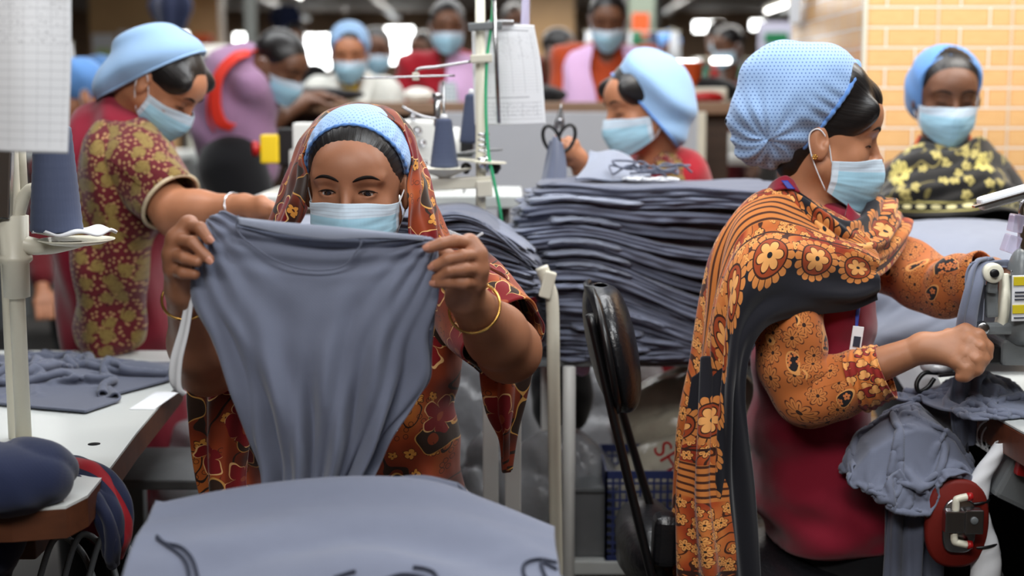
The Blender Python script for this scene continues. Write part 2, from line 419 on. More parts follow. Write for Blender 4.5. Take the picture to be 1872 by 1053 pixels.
def flowers(t, u, v, scale, n, R, seedoff=0., density=1.1, rnd=.75, twist=0., ol=.14, warp=0.):
    """voronoi-scattered flowers. returns (petal mask, outline mask, centre mask, petal shade, cell random)"""
    if warp: u = u+(t.noise(t.vec(u, v), scale*1.6, 2)-.5)*(warp/scale); v = v+(t.noise(t.vec(v+3., u), scale*1.6, 2)-.5)*(warp/scale)
    p = t.vec(u*scale+seedoff, v*scale+seedoff*1.7); vo = t.voro(p, 1, 'F1', rnd)
    pos = t.sep(X(t, vo.outputs['Position'])); px, py, _ = t.sep(p); dx = px-pos[0]; dy = py-pos[1]
    rc = t.sep(X(t, vo.outputs['Color'])); ang = dy.f('ARCTAN2', dx)+rc[0]*6.28; r = hyp(dx, dy)
    lobe = (ang*(n/2.)+twist*r).cos().abs(); rad = R*(.45+.55*lobe.f('POWER', .6))
    on = rc[1] < density
    pet = (r < rad)*on; out = rng(r, rad, rad*(1.+ol))*on; cen = (r < R*.2)*on
    rib = (lobe > .965)*rng(r, R*.25, R*.75)*on
    return pet, out, cen, rib, rc[2]
def scroll(t, u, v, scale, seed=0.):
    """thin curly line work"""
    n = t.noise(t.vec(u+seed, v-seed), scale, 1.5); a = (n*22.).sin(); return a.abs() < .22
def M_dots(name, col, dot, pitch=.0062):
    t = NT(name, .8, .25, .2); u, v = t.uv(); a = u/pitch; b = v/pitch
    row = b.f('FLOOR'); fx = (a+row*.5).fr()-.5; fy = b.fr()-.5
    d = hyp(fx, fy) < .2; n = t.noise(t.vec(u, v), 9, 3)
    base = t.mix(n, tuple(x*.93 for x in col[:3])+(1,), tuple(min(1, x*1.07) for x in col[:3])+(1,))
    t.color(t.mix(d, base, dot)); t.bump(d*-1.+n*.5, .25, .0006); return t.m
def M_scarf_central(name):
    t = NT(name, .8, .25, .2); u, v = t.uv()
    n0 = t.noise(t.vec(u, v), 7, 2); base = t.ramp(n0, [(.38, hexc(50, 22, 12)), (.46, hexc(112, 40, 14)), (.54, hexc(146, 58, 20)), (.64, hexc(178, 100, 38))])
    e = n0.t.mix(near(n0, .455, .006) + near(n0, .60, .004), base, hexc(40, 22, 12))
    f2 = flowers(t, u, v, 34, 5, .30, 5., .30, .9, 0., .14, .5); c = t.mix(f2[0], e, hexc(205, 140, 60)); c = t.mix(f2[1], c, hexc(60, 20, 8)); c = t.mix(f2[2], c, hexc(70, 20, 10))
    ring = t.voro(t.vec(u*70., v*70.), 1); rd = X(t, ring.outputs['Distance']); c = t.mix(near(rd, .26, .035)*(n0 > .53), c, hexc(70, 32, 14))
    n1 = t.noise(t.vec(u, v), 13, 1); c = t.mix(rng(n1, .575, .70), c, hexc(46, 26, 14))
    c = t.mix(near(n1, .575, .006), c, hexc(190, 140, 70))
    f = flowers(t, u, v, 10.5, 5, .34, 0., .7, .9, 0., .08, .55); c = t.mix(f[0], c, hexc(118, 12, 18)); c = t.mix(f[1], c, hexc(222, 176, 116)); c = t.mix(f[2]*.6, c, hexc(160, 80, 40))
    t.color(c); t.bump(t.noise(t.vec(u, v), 300, 2), .1, .0008); return t.m
def batik(t, u, v, s=1.):
    n0 = t.noise(t.vec(u, v), 8*s, 2)
    c = t.ramp(n0, [(.40, hexc(140, 46, 18)), (.47, hexc(172, 78, 32)), (.56, hexc(194, 114, 54)), (.64, hexc(178, 92, 38))])
    c = t.mix(scroll(t, u, v, 12*s), c, hexc(64, 30, 16))
    f = flowers(t, u, v, 36*s, 6, .42, 3., .8); c = t.mix(f[0], c, hexc(226, 156, 84)); c = t.mix(f[1], c, hexc(44, 22, 14)); c = t.mix(f[3], c, hexc(120, 50, 20)); c = t.mix(f[2], c, hexc(30, 16, 14))
    return c
def M_shawl(name):
    """v measured from the black hem: black, scalloped flower border, stripes, mixed field, and again"""
    t = NT(name, .82, .22, .2); u, v = t.uv()
    blk = hexc(22, 22, 30); org = hexc(198, 124, 62); dk = hexc(52, 24, 14); red = hexc(178, 62, 24)
    # border row of flower medallions
    P = .082; a = (u/P).fr()-.5; yy = (v-.105)/P; r = hyp(a, yy); ang = yy.f('ARCTAN2', a)
    sc = (ang*8.).cos().abs(); outer = r < .5*(.80+.20*sc.f('POWER', .5)); fld = batik(t, u, v, 1.25); c = t.mix(outer, t.mix(v > .112, blk, fld), org)
    c = t.mix(outer*(sc < .22)*(r > .34), c, dk); c = t.mix(near(r, .34, .018), c, dk); c = t.mix(r < .325, c, hexc(150, 62, 26))
    l6 = (ang*3.).cos().abs(); R6 = .26*(.45+.55*l6.f('POWER', .6)); c = t.mix(near(r, R6+.012, .014), c, dk); c = t.mix(r < R6, c, hexc(226, 160, 92)); c = t.mix(r < .05, c, blk)
    # filler above the row
    st = ((v*520.).sin() > -.45); stripes = t.mix(st, hexc(70, 34, 18), hexc(196, 118, 56))
    zig = ((v+(((u*9.).fr()-.5).abs())*.06)*330.).sin(); z = t.ramp(zig*.5+.5, [(.30, dk), (.36, red), (.62, org), (.70, hexc(60, 26, 14))])
    c = t.mix(v > .150, c, fld); c = t.mix(rng(v, .175, .235), c, stripes); c = t.mix(rng(v, .36, .43), c, z)
    paz = flowers(t, u, v, 13, 4, .42, 9., .9, twist=9.); g = t.mix(paz[0], fld, red); g = t.mix(paz[1], g, dk); g = t.mix(paz[2], g, blk)
    c = t.mix(v > .43, c, g); c = t.mix(rng(v, .52, .60), c, stripes); c = t.mix(rng(v, .66, .74), c, z)
    c = t.mix(rng(v, .149, .153)+rng(v, .356, .362)+rng(v, .43, .436), c, dk)
    t.color(c); t.bump(t.noise(t.vec(u, v), 300, 2), .1, .0008); return t.m
def M_sleeve(name):
    t = NT(name, .8, .25, .2); u, v = t.uv(); blk = hexc(26, 22, 26)
    f = flowers(t, u, v, 30, 8, .46, 1., 1.2); c = t.mix(f[0], hexc(180, 100, 46), hexc(192, 116, 58)); c = t.mix(f[1]+f[3], c, hexc(84, 40, 20)); c = t.mix(f[2], c, hexc(50, 26, 16))
    n = t.noise(t.vec(u, v), 11, 1); pt = n > .59; c = t.mix(near(n, .585, .008), c, hexc(216, 150, 84)); c = t.mix(pt, c, blk)
    g = flowers(t, u, v, 62, 5, .40, 4., 1.2); c = t.mix(pt*g[0], c, hexc(206, 120, 66)); c = t.mix(pt*g[2], c, blk)
    t.color(c); return t.m
def M_cuff(name):
    t = NT(name, .8, .25, .2); u, v = t.uv()
    f = flowers(t, u, v, 34, 4, .46, 2., 1.2); c = t.mix(f[0], hexc(200, 112, 48), hexc(132, 30, 22)); c = t.mix(f[1], c, hexc(50, 20, 14))
    g = flowers(t, u, v, 48, 3, .4, 7., .7); c = t.mix(g[0], c, hexc(216, 150, 84)); c = t.mix(g[1], c, hexc(40, 18, 14)); t.color(c); return t.m
def M_maroon_print(name):
    t = NT(name, .85, .2, .2); u, v = t.uv(); c = hexc(92, 22, 30)
    p = flowers(t, u, v, 24, 3, .39, 2., 1.2, .8, 16., .1, .5); c = t.mix(p[0], c, hexc(128, 106, 56)); c = t.mix(p[1], c, hexc(66, 18, 20)); c = t.mix(p[3], c, hexc(108, 84, 40))
    vo = t.voro(t.vec(u*85., v*85.), 1); d = X(t, vo.outputs['Distance']); c = t.mix((d < .24)*(1-p[0]), c, hexc(160, 124, 84))
    t.color(c); return t.m
def M_gold_print(name):
    t = NT(name, .8, .3, .2); u, v = t.uv(); blk = hexc(20, 18, 16); c = blk
    s = scroll(t, u, v, 9); n = t.noise(t.vec(u, v), 5, 1); c = t.mix(s*(n > .47), c, hexc(124, 112, 62))
    f = flowers(t, u, v, 24, 5, .32, 3., .75, .9, 0., .1, .4); c = t.mix(f[0], c, hexc(170, 156, 92)); c = t.mix(f[2], c, hexc(60, 52, 24))
    g = flowers(t, u, v, 9, 9, .30, 6., .5, .9, 0., .1, .3); c = t.mix(g[0], c, hexc(206, 192, 108)); c = t.mix(g[3], c, hexc(120, 106, 50)); c = t.mix(g[2], c, hexc(90, 70, 20))
    # hem: two gold lines with a row of drops
    nu, nv = t.uv('UVN'); hem = nv > .80; c = t.mix(hem, c, blk)
    dx = (u/.036).fr()-.5; dy = (nv-.865)/.05; c = t.mix((hyp(dx*1.6, dy) < .55), c, hexc(214, 204, 150))
    c = t.mix(near(nv, .808, .012)+near(nv, .925, .010), c, hexc(150, 140, 80)); t.color(c); return t.m
def M_paper(name, rows=34, cols=6, y0=.12, y1=.97, ink=(110, 110, 118)):
    t = NT(name, .7, .2); u, v = t.uv('UVN'); c = hexc(222, 224, 228); k = hexc(*ink)
    if y1 < .9:
        q = near((v*28.).fr(), .5, .05)*rng(v, .79, .95)*rng(u, .2, .96)+near(v, .755, .005)*rng(u, .15, .8)+near((u*5.).fr(), .5, .012)*rng(v, .80, .93)*rng(u, .2, .96)
        n2 = t.noise(t.vec(u*30., v*50.), 1.4, 3); c = t.mix(q*.6+(n2 > .6)*rng(v, .80, .92)*rng(u, .25, .9)*.5, c, k)
    inn = rng(v, y0, y1)*rng(u, .04, .98); gl = (near((v*rows).fr(), .5, .045)+near((u*cols).fr(), .5, .02))
    c = t.mix(gl*inn*.38, c, k); n = t.noise(t.vec(u*38., v*rows*2.1), 1.2, 3); wr = (n > .62)*rng((v*rows+.5).fr(), .3, .85)*inn*rng(v, .13, .40)
    c = t.mix(wr*.8, c, k); c = t.mix(near(v, y0-.03, .006)*rng(u, .1, .9)*.8, c, k); t.color(c); return t.m
def M_tiles(name):
    """glossy tiles printed with long orange bricks; u,v metres"""
    t = NT(name, .16, .5); u, v = t.uv(); bh = .0575; row = (v/bh).f('FLOOR'); fv = (v/bh).fr(); par = (row*.5).fr()*2.
    fu = (u/.212).fr(); jn = par*.40+.30; dj = (fu-jn).abs(); te = fu.f('MINIMUM', 1.-fu); e1 = dj.f('MINIMUM', te)*.212; e2 = fv.f('MINIMUM', 1.-fv)*bh; e = e1.f('MINIMUM', e2)
    br = e > .0030; n = t.noise(t.vec(u*3., v*14.), 9, 4); col = t.mix(n, hexc(212, 162, 108), hexc(230, 188, 134)); col = t.mix((e < .0075)*.45, col, hexc(196, 122, 56))
    c = t.mix(br, hexc(222, 216, 204), col); tl = te*.212 < .0016; c = t.mix(tl, c, hexc(196, 178, 152)); t.color(c)
    t.bump(br*.5-tl*1., .3, .0015); return t.m
def M_wood(name, c1, c2, rough=.5, sc=1.):
    t = NT(name, rough, .4); x, y, z = t.obj(); n = t.noise(t.vec(x*2.*sc, y*26.*sc, z*26.*sc), 2, 4); t.color(t.mix(n, c1, c2)); t.bump(n, .1, .001); return t.m
def M_plastic(name, col, alpha=.55):
    t = NT(name, .22, .7); x = t.obj(); n = t.noise(t.vec(*x), 14, 5, .6); t.color(t.mix(n, tuple(v*.6 for v in col[:3])+(1,), col))
    t.bump(n, .8, .012); t.b.inputs['Alpha'].default_value = alpha; return t.m
def M_mask(name, top=(.80, .88, .93, 1), low=(.42, .68, .80, 1)):
    t = NT(name, .75, .25, .1); u, v = t.uv('UVN'); uu, vv = t.uv()
    c = t.mix(v.f('GREATER_THAN', .24), hexc(190, 206, 220), hexc(158, 200, 220)); c = t.mix(near(v, .08, .008)+near(v, .14, .008)+near(v, .20, .008), c, hexc(176, 190, 204))
    c = t.mix((u < .035)+(u > .965), c, hexc(200, 212, 224)); t.color(c)
    n = t.noise(t.vec(uu, vv), 260, 2); t.bump(n+(u*220.).sin()*.2, .18, .0006); return t.m
def M_denim_red(name):
    t = NT(name, .85, .2, .2); u, v = t.uv('UVN'); c = t.mix(rng(u, .10, .24), hexc(26, 32, 58), hexc(134, 16, 28)); t.color(c); return t.m
MT = dict(
    grey=cloth('grey_knit', GREY), grey2=cloth('grey_knit_dark', hexc(92, 97, 114)), grey3=cloth('grey_knit_pale', hexc(128, 134, 150)),
    skin_c=skin('skin_brown', hexc(158, 106, 78)), skin_r=skin('skin_warm', hexc(178, 122, 90)), skin_l=skin('skin_tan', hexc(176, 118, 86)),
    skin_d=skin('skin_deep', hexc(108, 72, 52)),
    cap=M_dots('cap_dotted', hexc(148, 178, 218), hexc(74, 104, 160)), cap_c=M_dots('cap_dotted_fine', hexc(160, 192, 234), hexc(112, 148, 206), .005),
    cap_p=cloth('cap_blue', hexc(142, 174, 210), .06), cap_m=cloth('cap_mid_blue', hexc(92, 138, 196), .08), rim=cloth('cap_rim', hexc(96, 140, 205), .05),
    mask=M_mask('mask_blue'), loopw=plain('ear_loop_white', hexc(226, 226, 230), .7),
    maroon=cloth('maroon_cotton', hexc(128, 20, 42), .10), red=cloth('red_cotton', hexc(150, 22, 36), .15), darkred=cloth('dark_red_cotton', hexc(92, 16, 24), .2),
    scarf=M_scarf_central('rust_print'), shawl=M_shawl('shawl_print'), slv=M_sleeve('sleeve_print'), cuff=M_cuff('cuff_print'),
    mprint=M_maroon_print('maroon_paisley'), gprint=M_gold_print('black_gold_print'),
    steel=plain('steel', hexc(170, 170, 172), .25, .5, metal=1), chrome=plain('chrome', hexc(200, 200, 205), .12, .5, metal=1),
    cream=plain('cream_paint', hexc(206, 202, 186), .35, .5, nz=.06, nscale=20), white=plain('white_paint', hexc(208, 208, 204), .35, .5, nz=.08, nscale=14),
    mgrey=plain('machine_grey', hexc(104, 108, 110), .35, .5, nz=.06), ivory=plain('ivory_plastic', hexc(228, 224, 205), .3, .5),
    black=plain('black_plastic', hexc(16, 16, 18), .35, .5), vinyl=plain('black_vinyl', hexc(22, 22, 25), .28, .6, nz=.2, nscale=120, bump=.5),
    gold=plain('gold', hexc(212, 168, 92), .25, .5, metal=1), silver=plain('silver', hexc(205, 205, 210), .25, .5, metal=1),
    laminate=plain('white_laminate', hexc(206, 210, 208), .3, .5, nz=.05, nscale=6), wood=M_wood('brown_wood', hexc(58, 30, 18), hexc(104, 60, 36)),
    woodtop=M_wood('counter_wood', hexc(112, 84, 64), hexc(146, 116, 92)), woodd=M_wood('counter_dark_wood', hexc(46, 32, 24), hexc(74, 54, 40)),
    board=plain('grey_board', hexc(170, 173, 180), .6, .3, nz=.06, nscale=5), cone=cloth('thread_grey', hexc(72, 80, 104), .15, 900, .7, .1, uv=False),
    green=plain('green_tube', hexc(60, 170, 120), .3, .5), yellow=plain('yellow_box', hexc(232, 196, 30), .4, .5), redp=plain('red_plastic', hexc(170, 24, 26), .4, .5),
    redrub=plain('red_rubber', hexc(110, 26, 18), .6, .3, nz=.1), plastic=M_plastic('clear_plastic', hexc(176, 178, 182), .62), sack=M_plastic('cream_sack', hexc(196, 190, 172), 1.),
    basket=plain('blue_basket', hexc(48, 58, 104), .45, .4), crate=plain('grey_crate', hexc(110, 112, 114), .6, .3, nz=.12), navy=cloth('navy_knit', hexc(30, 38, 66), .2),
    navyred=M_denim_red('navy_red_stripe'), lilac=cloth('lilac_cotton', hexc(222, 182, 222), .06), orange=cloth('orange_cotton', hexc(176, 70, 34), .12),
    whitec=cloth('white_cotton', hexc(226, 226, 218), .05), mauve=cloth('mauve_cotton', hexc(152, 116, 148), .1), blackc=cloth('black_cotton', hexc(14, 14, 18), .2),
    vest=plain('orange_vest', hexc(224, 56, 40), .5, .3), yellowc=cloth('yellow_cotton', hexc(206, 176, 40), .1), teal=cloth('green_cotton', hexc(34, 84, 66), .15),
    eyew=plain('eye_white', hexc(196, 186, 178), .2, .5, coat=.5), iris=plain('iris_brown', hexc(26, 14, 10), .08, .6, coat=1), brow=plain('brow_hair', hexc(22, 15, 13), .8, .2),
    strip=plain('white_tape', hexc(226, 228, 232), .7, .3), blue=plain('blue_ribbon', hexc(34, 50, 140), .5, .4), foil=plain('foil_plastic', hexc(190, 192, 196), .15, .7, nz=.3, nscale=60, bump=1.),
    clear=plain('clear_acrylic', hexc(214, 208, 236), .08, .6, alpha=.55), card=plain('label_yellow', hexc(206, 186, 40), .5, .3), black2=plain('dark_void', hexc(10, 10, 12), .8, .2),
    cordg=plain('grey_cord', hexc(52, 56, 70), .8, .2), floor=plain('floor_concrete', hexc(40, 39, 38), .5, .4, nz=.25, nscale=3), ceil=plain('ceiling_paint', hexc(140, 132, 126), .8, .2, nz=.1),
    wallf=plain('back_wall_paint', hexc(150, 128, 108), .8, .2, nz=.15, nscale=1), tiles=M_tiles('brick_tiles'), paper=M_paper('form_paper', 20, 8), paper2=M_paper('form_paper_small', 34, 6, .10, .72),
)
def M_hair():
    t = NT('black_hair', .38, .5); u, v = t.uv(); n = t.noise(t.vec(u*42., v*2.5), 10, 3); t.color(t.mix(n, hexc(7, 6, 7), hexc(30, 25, 24))); t.bump(n, .5, .0012); return t.m
MT['hair'] = M_hair()
MT['glow'] = plain('tube_glow', (1, 1, 1, 1), .5, emis=(1, .98, .95, 9.))
MT['glow2'] = plain('window_daylight', (1, 1, 1, 1), .5, emis=(.95, .98, 1, 8.))
# ------------------------------------------------------------------ people helpers
FACE = []
def head_ops(s, M, eyes='shut', k=1.0, neck=True):
    FACE.append(s)
    """face looks along local -Y, z up, origin between the ears; eyes at z~0, chin z~-.108, crown z~.115"""
    s.ell((0, .012, .035), (.073, .093, .080), k=.02, M=M)
    s.ell((0, -.020, -.020), (.063, .068, .096), k=.03, M=M)
    for q in (-1, 1): s.cap((q*.054, -.004, -.052), (q*.018, -.062, -.090), .017, .014, .03, M=M)
    s.ell((0, -.070, -.092), (.020, .018, .016), k=.02, M=M)
    s.ell((0, -.066, .034), (.046, .024, .030), k=.03, M=M)
    for q in (-1, 1):
        s.ell((q*.031, -.100, .004), (.019, .015, .012), k=.012, mode='s', M=M)
        s.ell((q*.029, -.0715, .024), (.024, .012, .007), (0, q*.1, 0), .014, M=M)
        s.ell((q*.038, -.058, -.030), (.022, .018, .020), k=.02, M=M)
    s.cap((0, -.084, .014), (0, -.104, -.030), .0065, .0095, .010, M=M)
    s.ell((0, -.104, -.031), (.0095, .010, .009), k=.006, M=M)
    for q in (-1, 1): s.ell((q*.011, -.095, -.034), (.008, .010, .007), k=.006, M=M)
    s.ell((0, -.086, -.062), (.022, .009, .0055), k=.004, M=M); s.ell((0, -.084, -.071), (.018, .010, .007), k=.004, M=M)
    for q in (-1, 1):
        s.ell((q*.031, -.0705, .001), (.0155, .0142, .0135), k=.004, M=M)
        if eyes == 'open': s.ell((q*.031, -.088, -.0005), (.0140, .012, .0044), (0, q*.06, 0), .0015, 's', M=M)
        s.ell((q*.077, .010, -.010), (.0075, .018, .031), (math.radians(-12), 0, q*.25), .006, M=M)
        s.ell((q*.0855, .004, -.004), (.006, .009, .015), (math.radians(-12), 0, 0), .004, 's', M=M)
        s.ell((q*.081, -.002, -.014), (.0035, .005, .006), k=.003, M=M)
def face_bits(M, root, eyes='shut', lookdown=.25, sdf=None):
    """brows and lashes laid on the face surface, and (open) eyeballs"""
    sdf = sdf or FACE[-1]; Mn = np.array(M)
    def proj(x, z, off=0.):
        y = np.linspace(-.14, -.03, 400); P = np.stack([0*y+x, y, 0*y+z], -1)@Mn[:3, :3].T+Mn[:3, 3]; v = sdf.ev(P); k = np.argmax(v < 0); return M @ Vector((x, y[k]-off, z))
    for q in (-1, 1):
        m = MB(); L = [(q*.011, .0195), (q*.018, .0235), (q*.028, .0265), (q*.038, .0265), (q*.046, .0235), (q*.052, .0195)]
        V, F = tube_vf(crv([proj(x, z, -.0006) for x, z in L], 6), [.0012, .0027, .0031, .0028, .0018, .0005], 8, .9); m.add(V, F); m.build('eyebrow', MT['brow'], root)
        z0 = .0036 if eyes == 'open' else -.0055; m = MB(); L = [(q*.0175, z0-.0035), (q*.024, z0-(0 if eyes == 'open' else .0012)), (q*.031, z0+(.0010 if eyes == 'open' else -.0022)), (q*.039, z0-.0002), (q*.0462, z0-.0035)]
        V, F = tube_vf(crv([proj(x, z, .0002) for x, z in L], 8), [.0005, .0012, .0014, .0012, .0005], 6); m.add(V, F); m.build('eyelash', MT['brow'], root)
        if eyes == 'open':
            m = MB(); c = Vector((q*.031, -.0700, .0005)); R = .0127; Vs = []; Fs = []
            n1, n2 = 16, 20; ld = lookdown
            d = Vector((0, -math.cos(ld), -math.sin(ld))); Q = d.to_track_quat('Z', 'Y')
            for i in range(n1+1):
                th = math.pi*.62*i/n1
                for j in range(n2):
                    a = 2*math.pi*j/n2; Vs.append(M @ (c+Q @ Vector((math.sin(th)*math.cos(a), math.sin(th)*math.sin(a), math.cos(th)))*R))
            mi = []
            for i in range(n1):
                for j in range(n2): Fs.append([i*n2+j, i*n2+(j+1) % n2, (i+1)*n2+(j+1) % n2, (i+1)*n2+j]); mi.append(1 if i < 4 else 0)
            m.V = Vs; m.F = Fs; m.M = mi; m.sm = [True]*len(Fs); m.build('eye', [MT['eyew'], MT['iris']], root)
MASKROWS = [
    [(-.072, -.018, -.024), (-.061, -.062, -.020), (-.034, -.091, -.014), (-.012, -.108, -.012), (.0, -.114, -.011)],
    [(-.071, -.020, -.046), (-.061, -.062, -.045), (-.036, -.097, -.044), (-.014, -.117, -.043), (.0, -.121, -.043)],
    [(-.070, -.020, -.062), (-.059, -.060, -.068), (-.035, -.093, -.074), (-.014, -.109, -.076), (.0, -.113, -.076)],
    [(-.066, -.018, -.078), (-.052, -.050, -.095), (-.030, -.078, -.108), (-.012, -.092, -.113), (.0, -.095, -.114)]]
def mask(M, root, low=0., tint=None, label=None, ears=(-1, 1), drop=0.):
    rows = []
    for r in MASKROWS:
        full = r+[(-x, y, z) for (x, y, z) in r[-2::-1]]; rows.append([('w',)+tuple(M @ Vector((x, y, z-drop))) for (x, y, z) in full])
    def d(U, V):
        s = np.zeros_like(U)
        for p in (.38, .55, .72): s += .0016*np.clip((V-p)/.05, 0, 1)*np.exp(-np.clip(V-p, 0, 1)/.09)
        return -(s*np.sin(np.pi*U)+.0012*wn(U*1., V*1., U*0, 14, 3))
    o = loft('face_mask', rows, tint or MT['mask'], root, 60, 50, d, .0012, label)
    for q in ears:
        m = MB(); L = [(q*.069, -.019, -.030-drop), (q*.077, -.006, -.008), (q*.083, .012, .012), (q*.081, .026, .006), (q*.079, .026, -.014), (q*.077, .012, -.040-drop*.5), (q*.066, -.015, -.076-drop)]
        V, F = tube_vf(crv(L, 6), .0013, 6); m.add([M @ Vector(v) for v in V], F); m.build('ear_loop', MT['loopw'], o)
    return o
def hair_ops(s, M, front=False, dz=0.):
    if front: s.ell((0, -.050, .070), (.048, .0475, .043), k=.03, M=M)
    s.ell((0, .014, .036), (.0785, .0975, .0845), k=.01, M=M); I = np.array(M.inverted())
    def d(x, y, z):
        X_ = I[0, 0]*x+I[0, 1]*y+I[0, 2]*z+I[0, 3]; Y_ = I[1, 0]*x+I[1, 1]*y+I[1, 2]*z+I[1, 3]; Z_ = I[2, 0]*x+I[2, 1]*y+I[2, 2]*z+I[2, 3]
        a = np.arctan2(X_, Z_+.02); return .0003*np.sin(a*60+Y_*20)+.0002*np.sin(a*123)
    s.disp(d)
    s.ell((0, -.104, -.012-dz), (.0665 if not dz else .058, .086-dz*.4, .080), k=.004, mode='s', M=M)
    if dz:
        for q in (-1, 1): s.ell((q*.0530, -.040, .046), (.0215, .050, .034), (-.30, 0, q*.35), k=.024, M=M)
    s.ell((0, -.02, -.13), (.12, .12, .075), k=.01, mode='s', M=M)
def uvhair(M):
    I = np.array(M.inverted())
    def f(V):
        L = V@I[:3, :3].T+I[:3, 3]; return np.stack([np.arctan2(L[:, 0], L[:, 2]+.02)*.09, L[:, 1]], -1)
    return f
def uvplane(s=1.):
    return lambda V: np.stack([V[:, 0]*s, V[:, 2]*s], -1)
def rim(s, p, n, name, mat, root, r=.004, seg=72, wav=0.):
    """tube along the edge where the plane (p, n) cuts the closed shape"""
    p = Vector(p); q = Vector(n).normalized().to_track_quat('Z', 'Y'); L = []
    for i in range(seg):
        a = 2*math.pi*i/seg; d = q @ Vector((math.cos(a), math.sin(a), 0)); t = np.linspace(.0, .2, 260)
        P = np.array(p)[None]+t[:, None]*np.array(d)[None]; v = s.ev(P); k = np.argmax(v > 0); L.append(p+d*t[max(k-1, 1)])
    m = MB(); P = crv(L, 2, True); P = np.vstack([P, P[:2]]); rr = r*(1+wav*np.sin(np.arange(len(P))*1.9)); V, F = tube_vf(P, rr, 8); m.add(V, F[:-2]); return m.build(name, mat, root)
def arm_ops(s, sh, el, wr, r=(.045, .036, .040, .024), k=.02):
    sh, el, wr = Vector(sh), Vector(el), Vector(wr); m = el.lerp(wr, .3)
    s.chain([sh, el, m, wr], [r[0], r[1], r[2], r[3]], k)
def hand_ops(s, wr, kn, fingers, thumb, r=.0088, palm=.0125, kf=.0035):
    """kn: four knuckle points; fingers: per finger the joints after the knuckle; thumb: points from the palm side"""
    wr = Vector(wr); kn = [Vector(p) for p in kn]
    for p in kn: s.cap(wr, p, palm*1.45, palm*.93, .014)
    for i in range(3): s.cap(kn[i], kn[i+1], palm*.93, palm*.93, .008)
    for p, f in zip(kn, fingers):
        pts = [p]+[Vector(q) for q in f]; n = len(pts); s.chain(pts, [r*1.12]+[r*(1.04-.22*i/(n-1)) for i in range(1, n)], kf)
    t = [Vector(q) for q in thumb]; s.chain(t, [r*1.7]+[r*(1.2-.2*i/(len(t)-1)) for i in range(1, len(t))], .006)
def nails(pts, root, r=.0042):
    """pts: (position, outward normal, finger direction)"""
    for p, n, d in pts:
        p, n, d = Vector(p), Vector(n).normalized(), Vector(d).normalized(); w = n.cross(d).normalized(); d = w.cross(n); V = []; F = []
        for i in range(5):
            for j in range(5):
                a, b = (i/4-.5)*2, (j/4-.5)*2; k = 1-.25*a*a*(b*b); V.append(p+w*(b*r*k)+d*(a*r*1.15)+n*(.0012-.0016*b*b))
        for i in range(4):
            for j in range(4): F.append([i*5+j, i*5+j+1, (i+1)*5+j+1, (i+1)*5+j])
        m = MB(); m.add(V, F); m.build('fingernail', MT['nail'], root)
MT['nail'] = plain('nail_pink', hexc(186, 130, 108), .3, .5)
def ring_mb(c, n, R, r, seg=48, sec=10, wob=0):
    c = Vector(c); q = Vector(n).normalized().to_track_quat('Z', 'Y'); P = [c+q @ Vector((math.cos(a)*R, math.sin(a)*R, 0)) for a in [2*math.pi*i/seg for i in range(seg)]]
    V = []; F = []
    for i in range(seg):
        a = 2*math.pi*i/seg; e = q @ Vector((math.cos(a), math.sin(a), 0)); zz = q @ Vector((0, 0, 1))
        for j in range(sec):
            b = 2*math.pi*j/sec; V.append(c+e*(R+r*math.cos(b))+zz*(r*math.sin(b)))
    for i in range(seg):
        for j in range(sec): F.append([i*sec+j, ((i+1) % seg)*sec+j, ((i+1) % seg)*sec+(j+1) % sec, i*sec+(j+1) % sec])
    m = MB(); m.add(V, F); return m
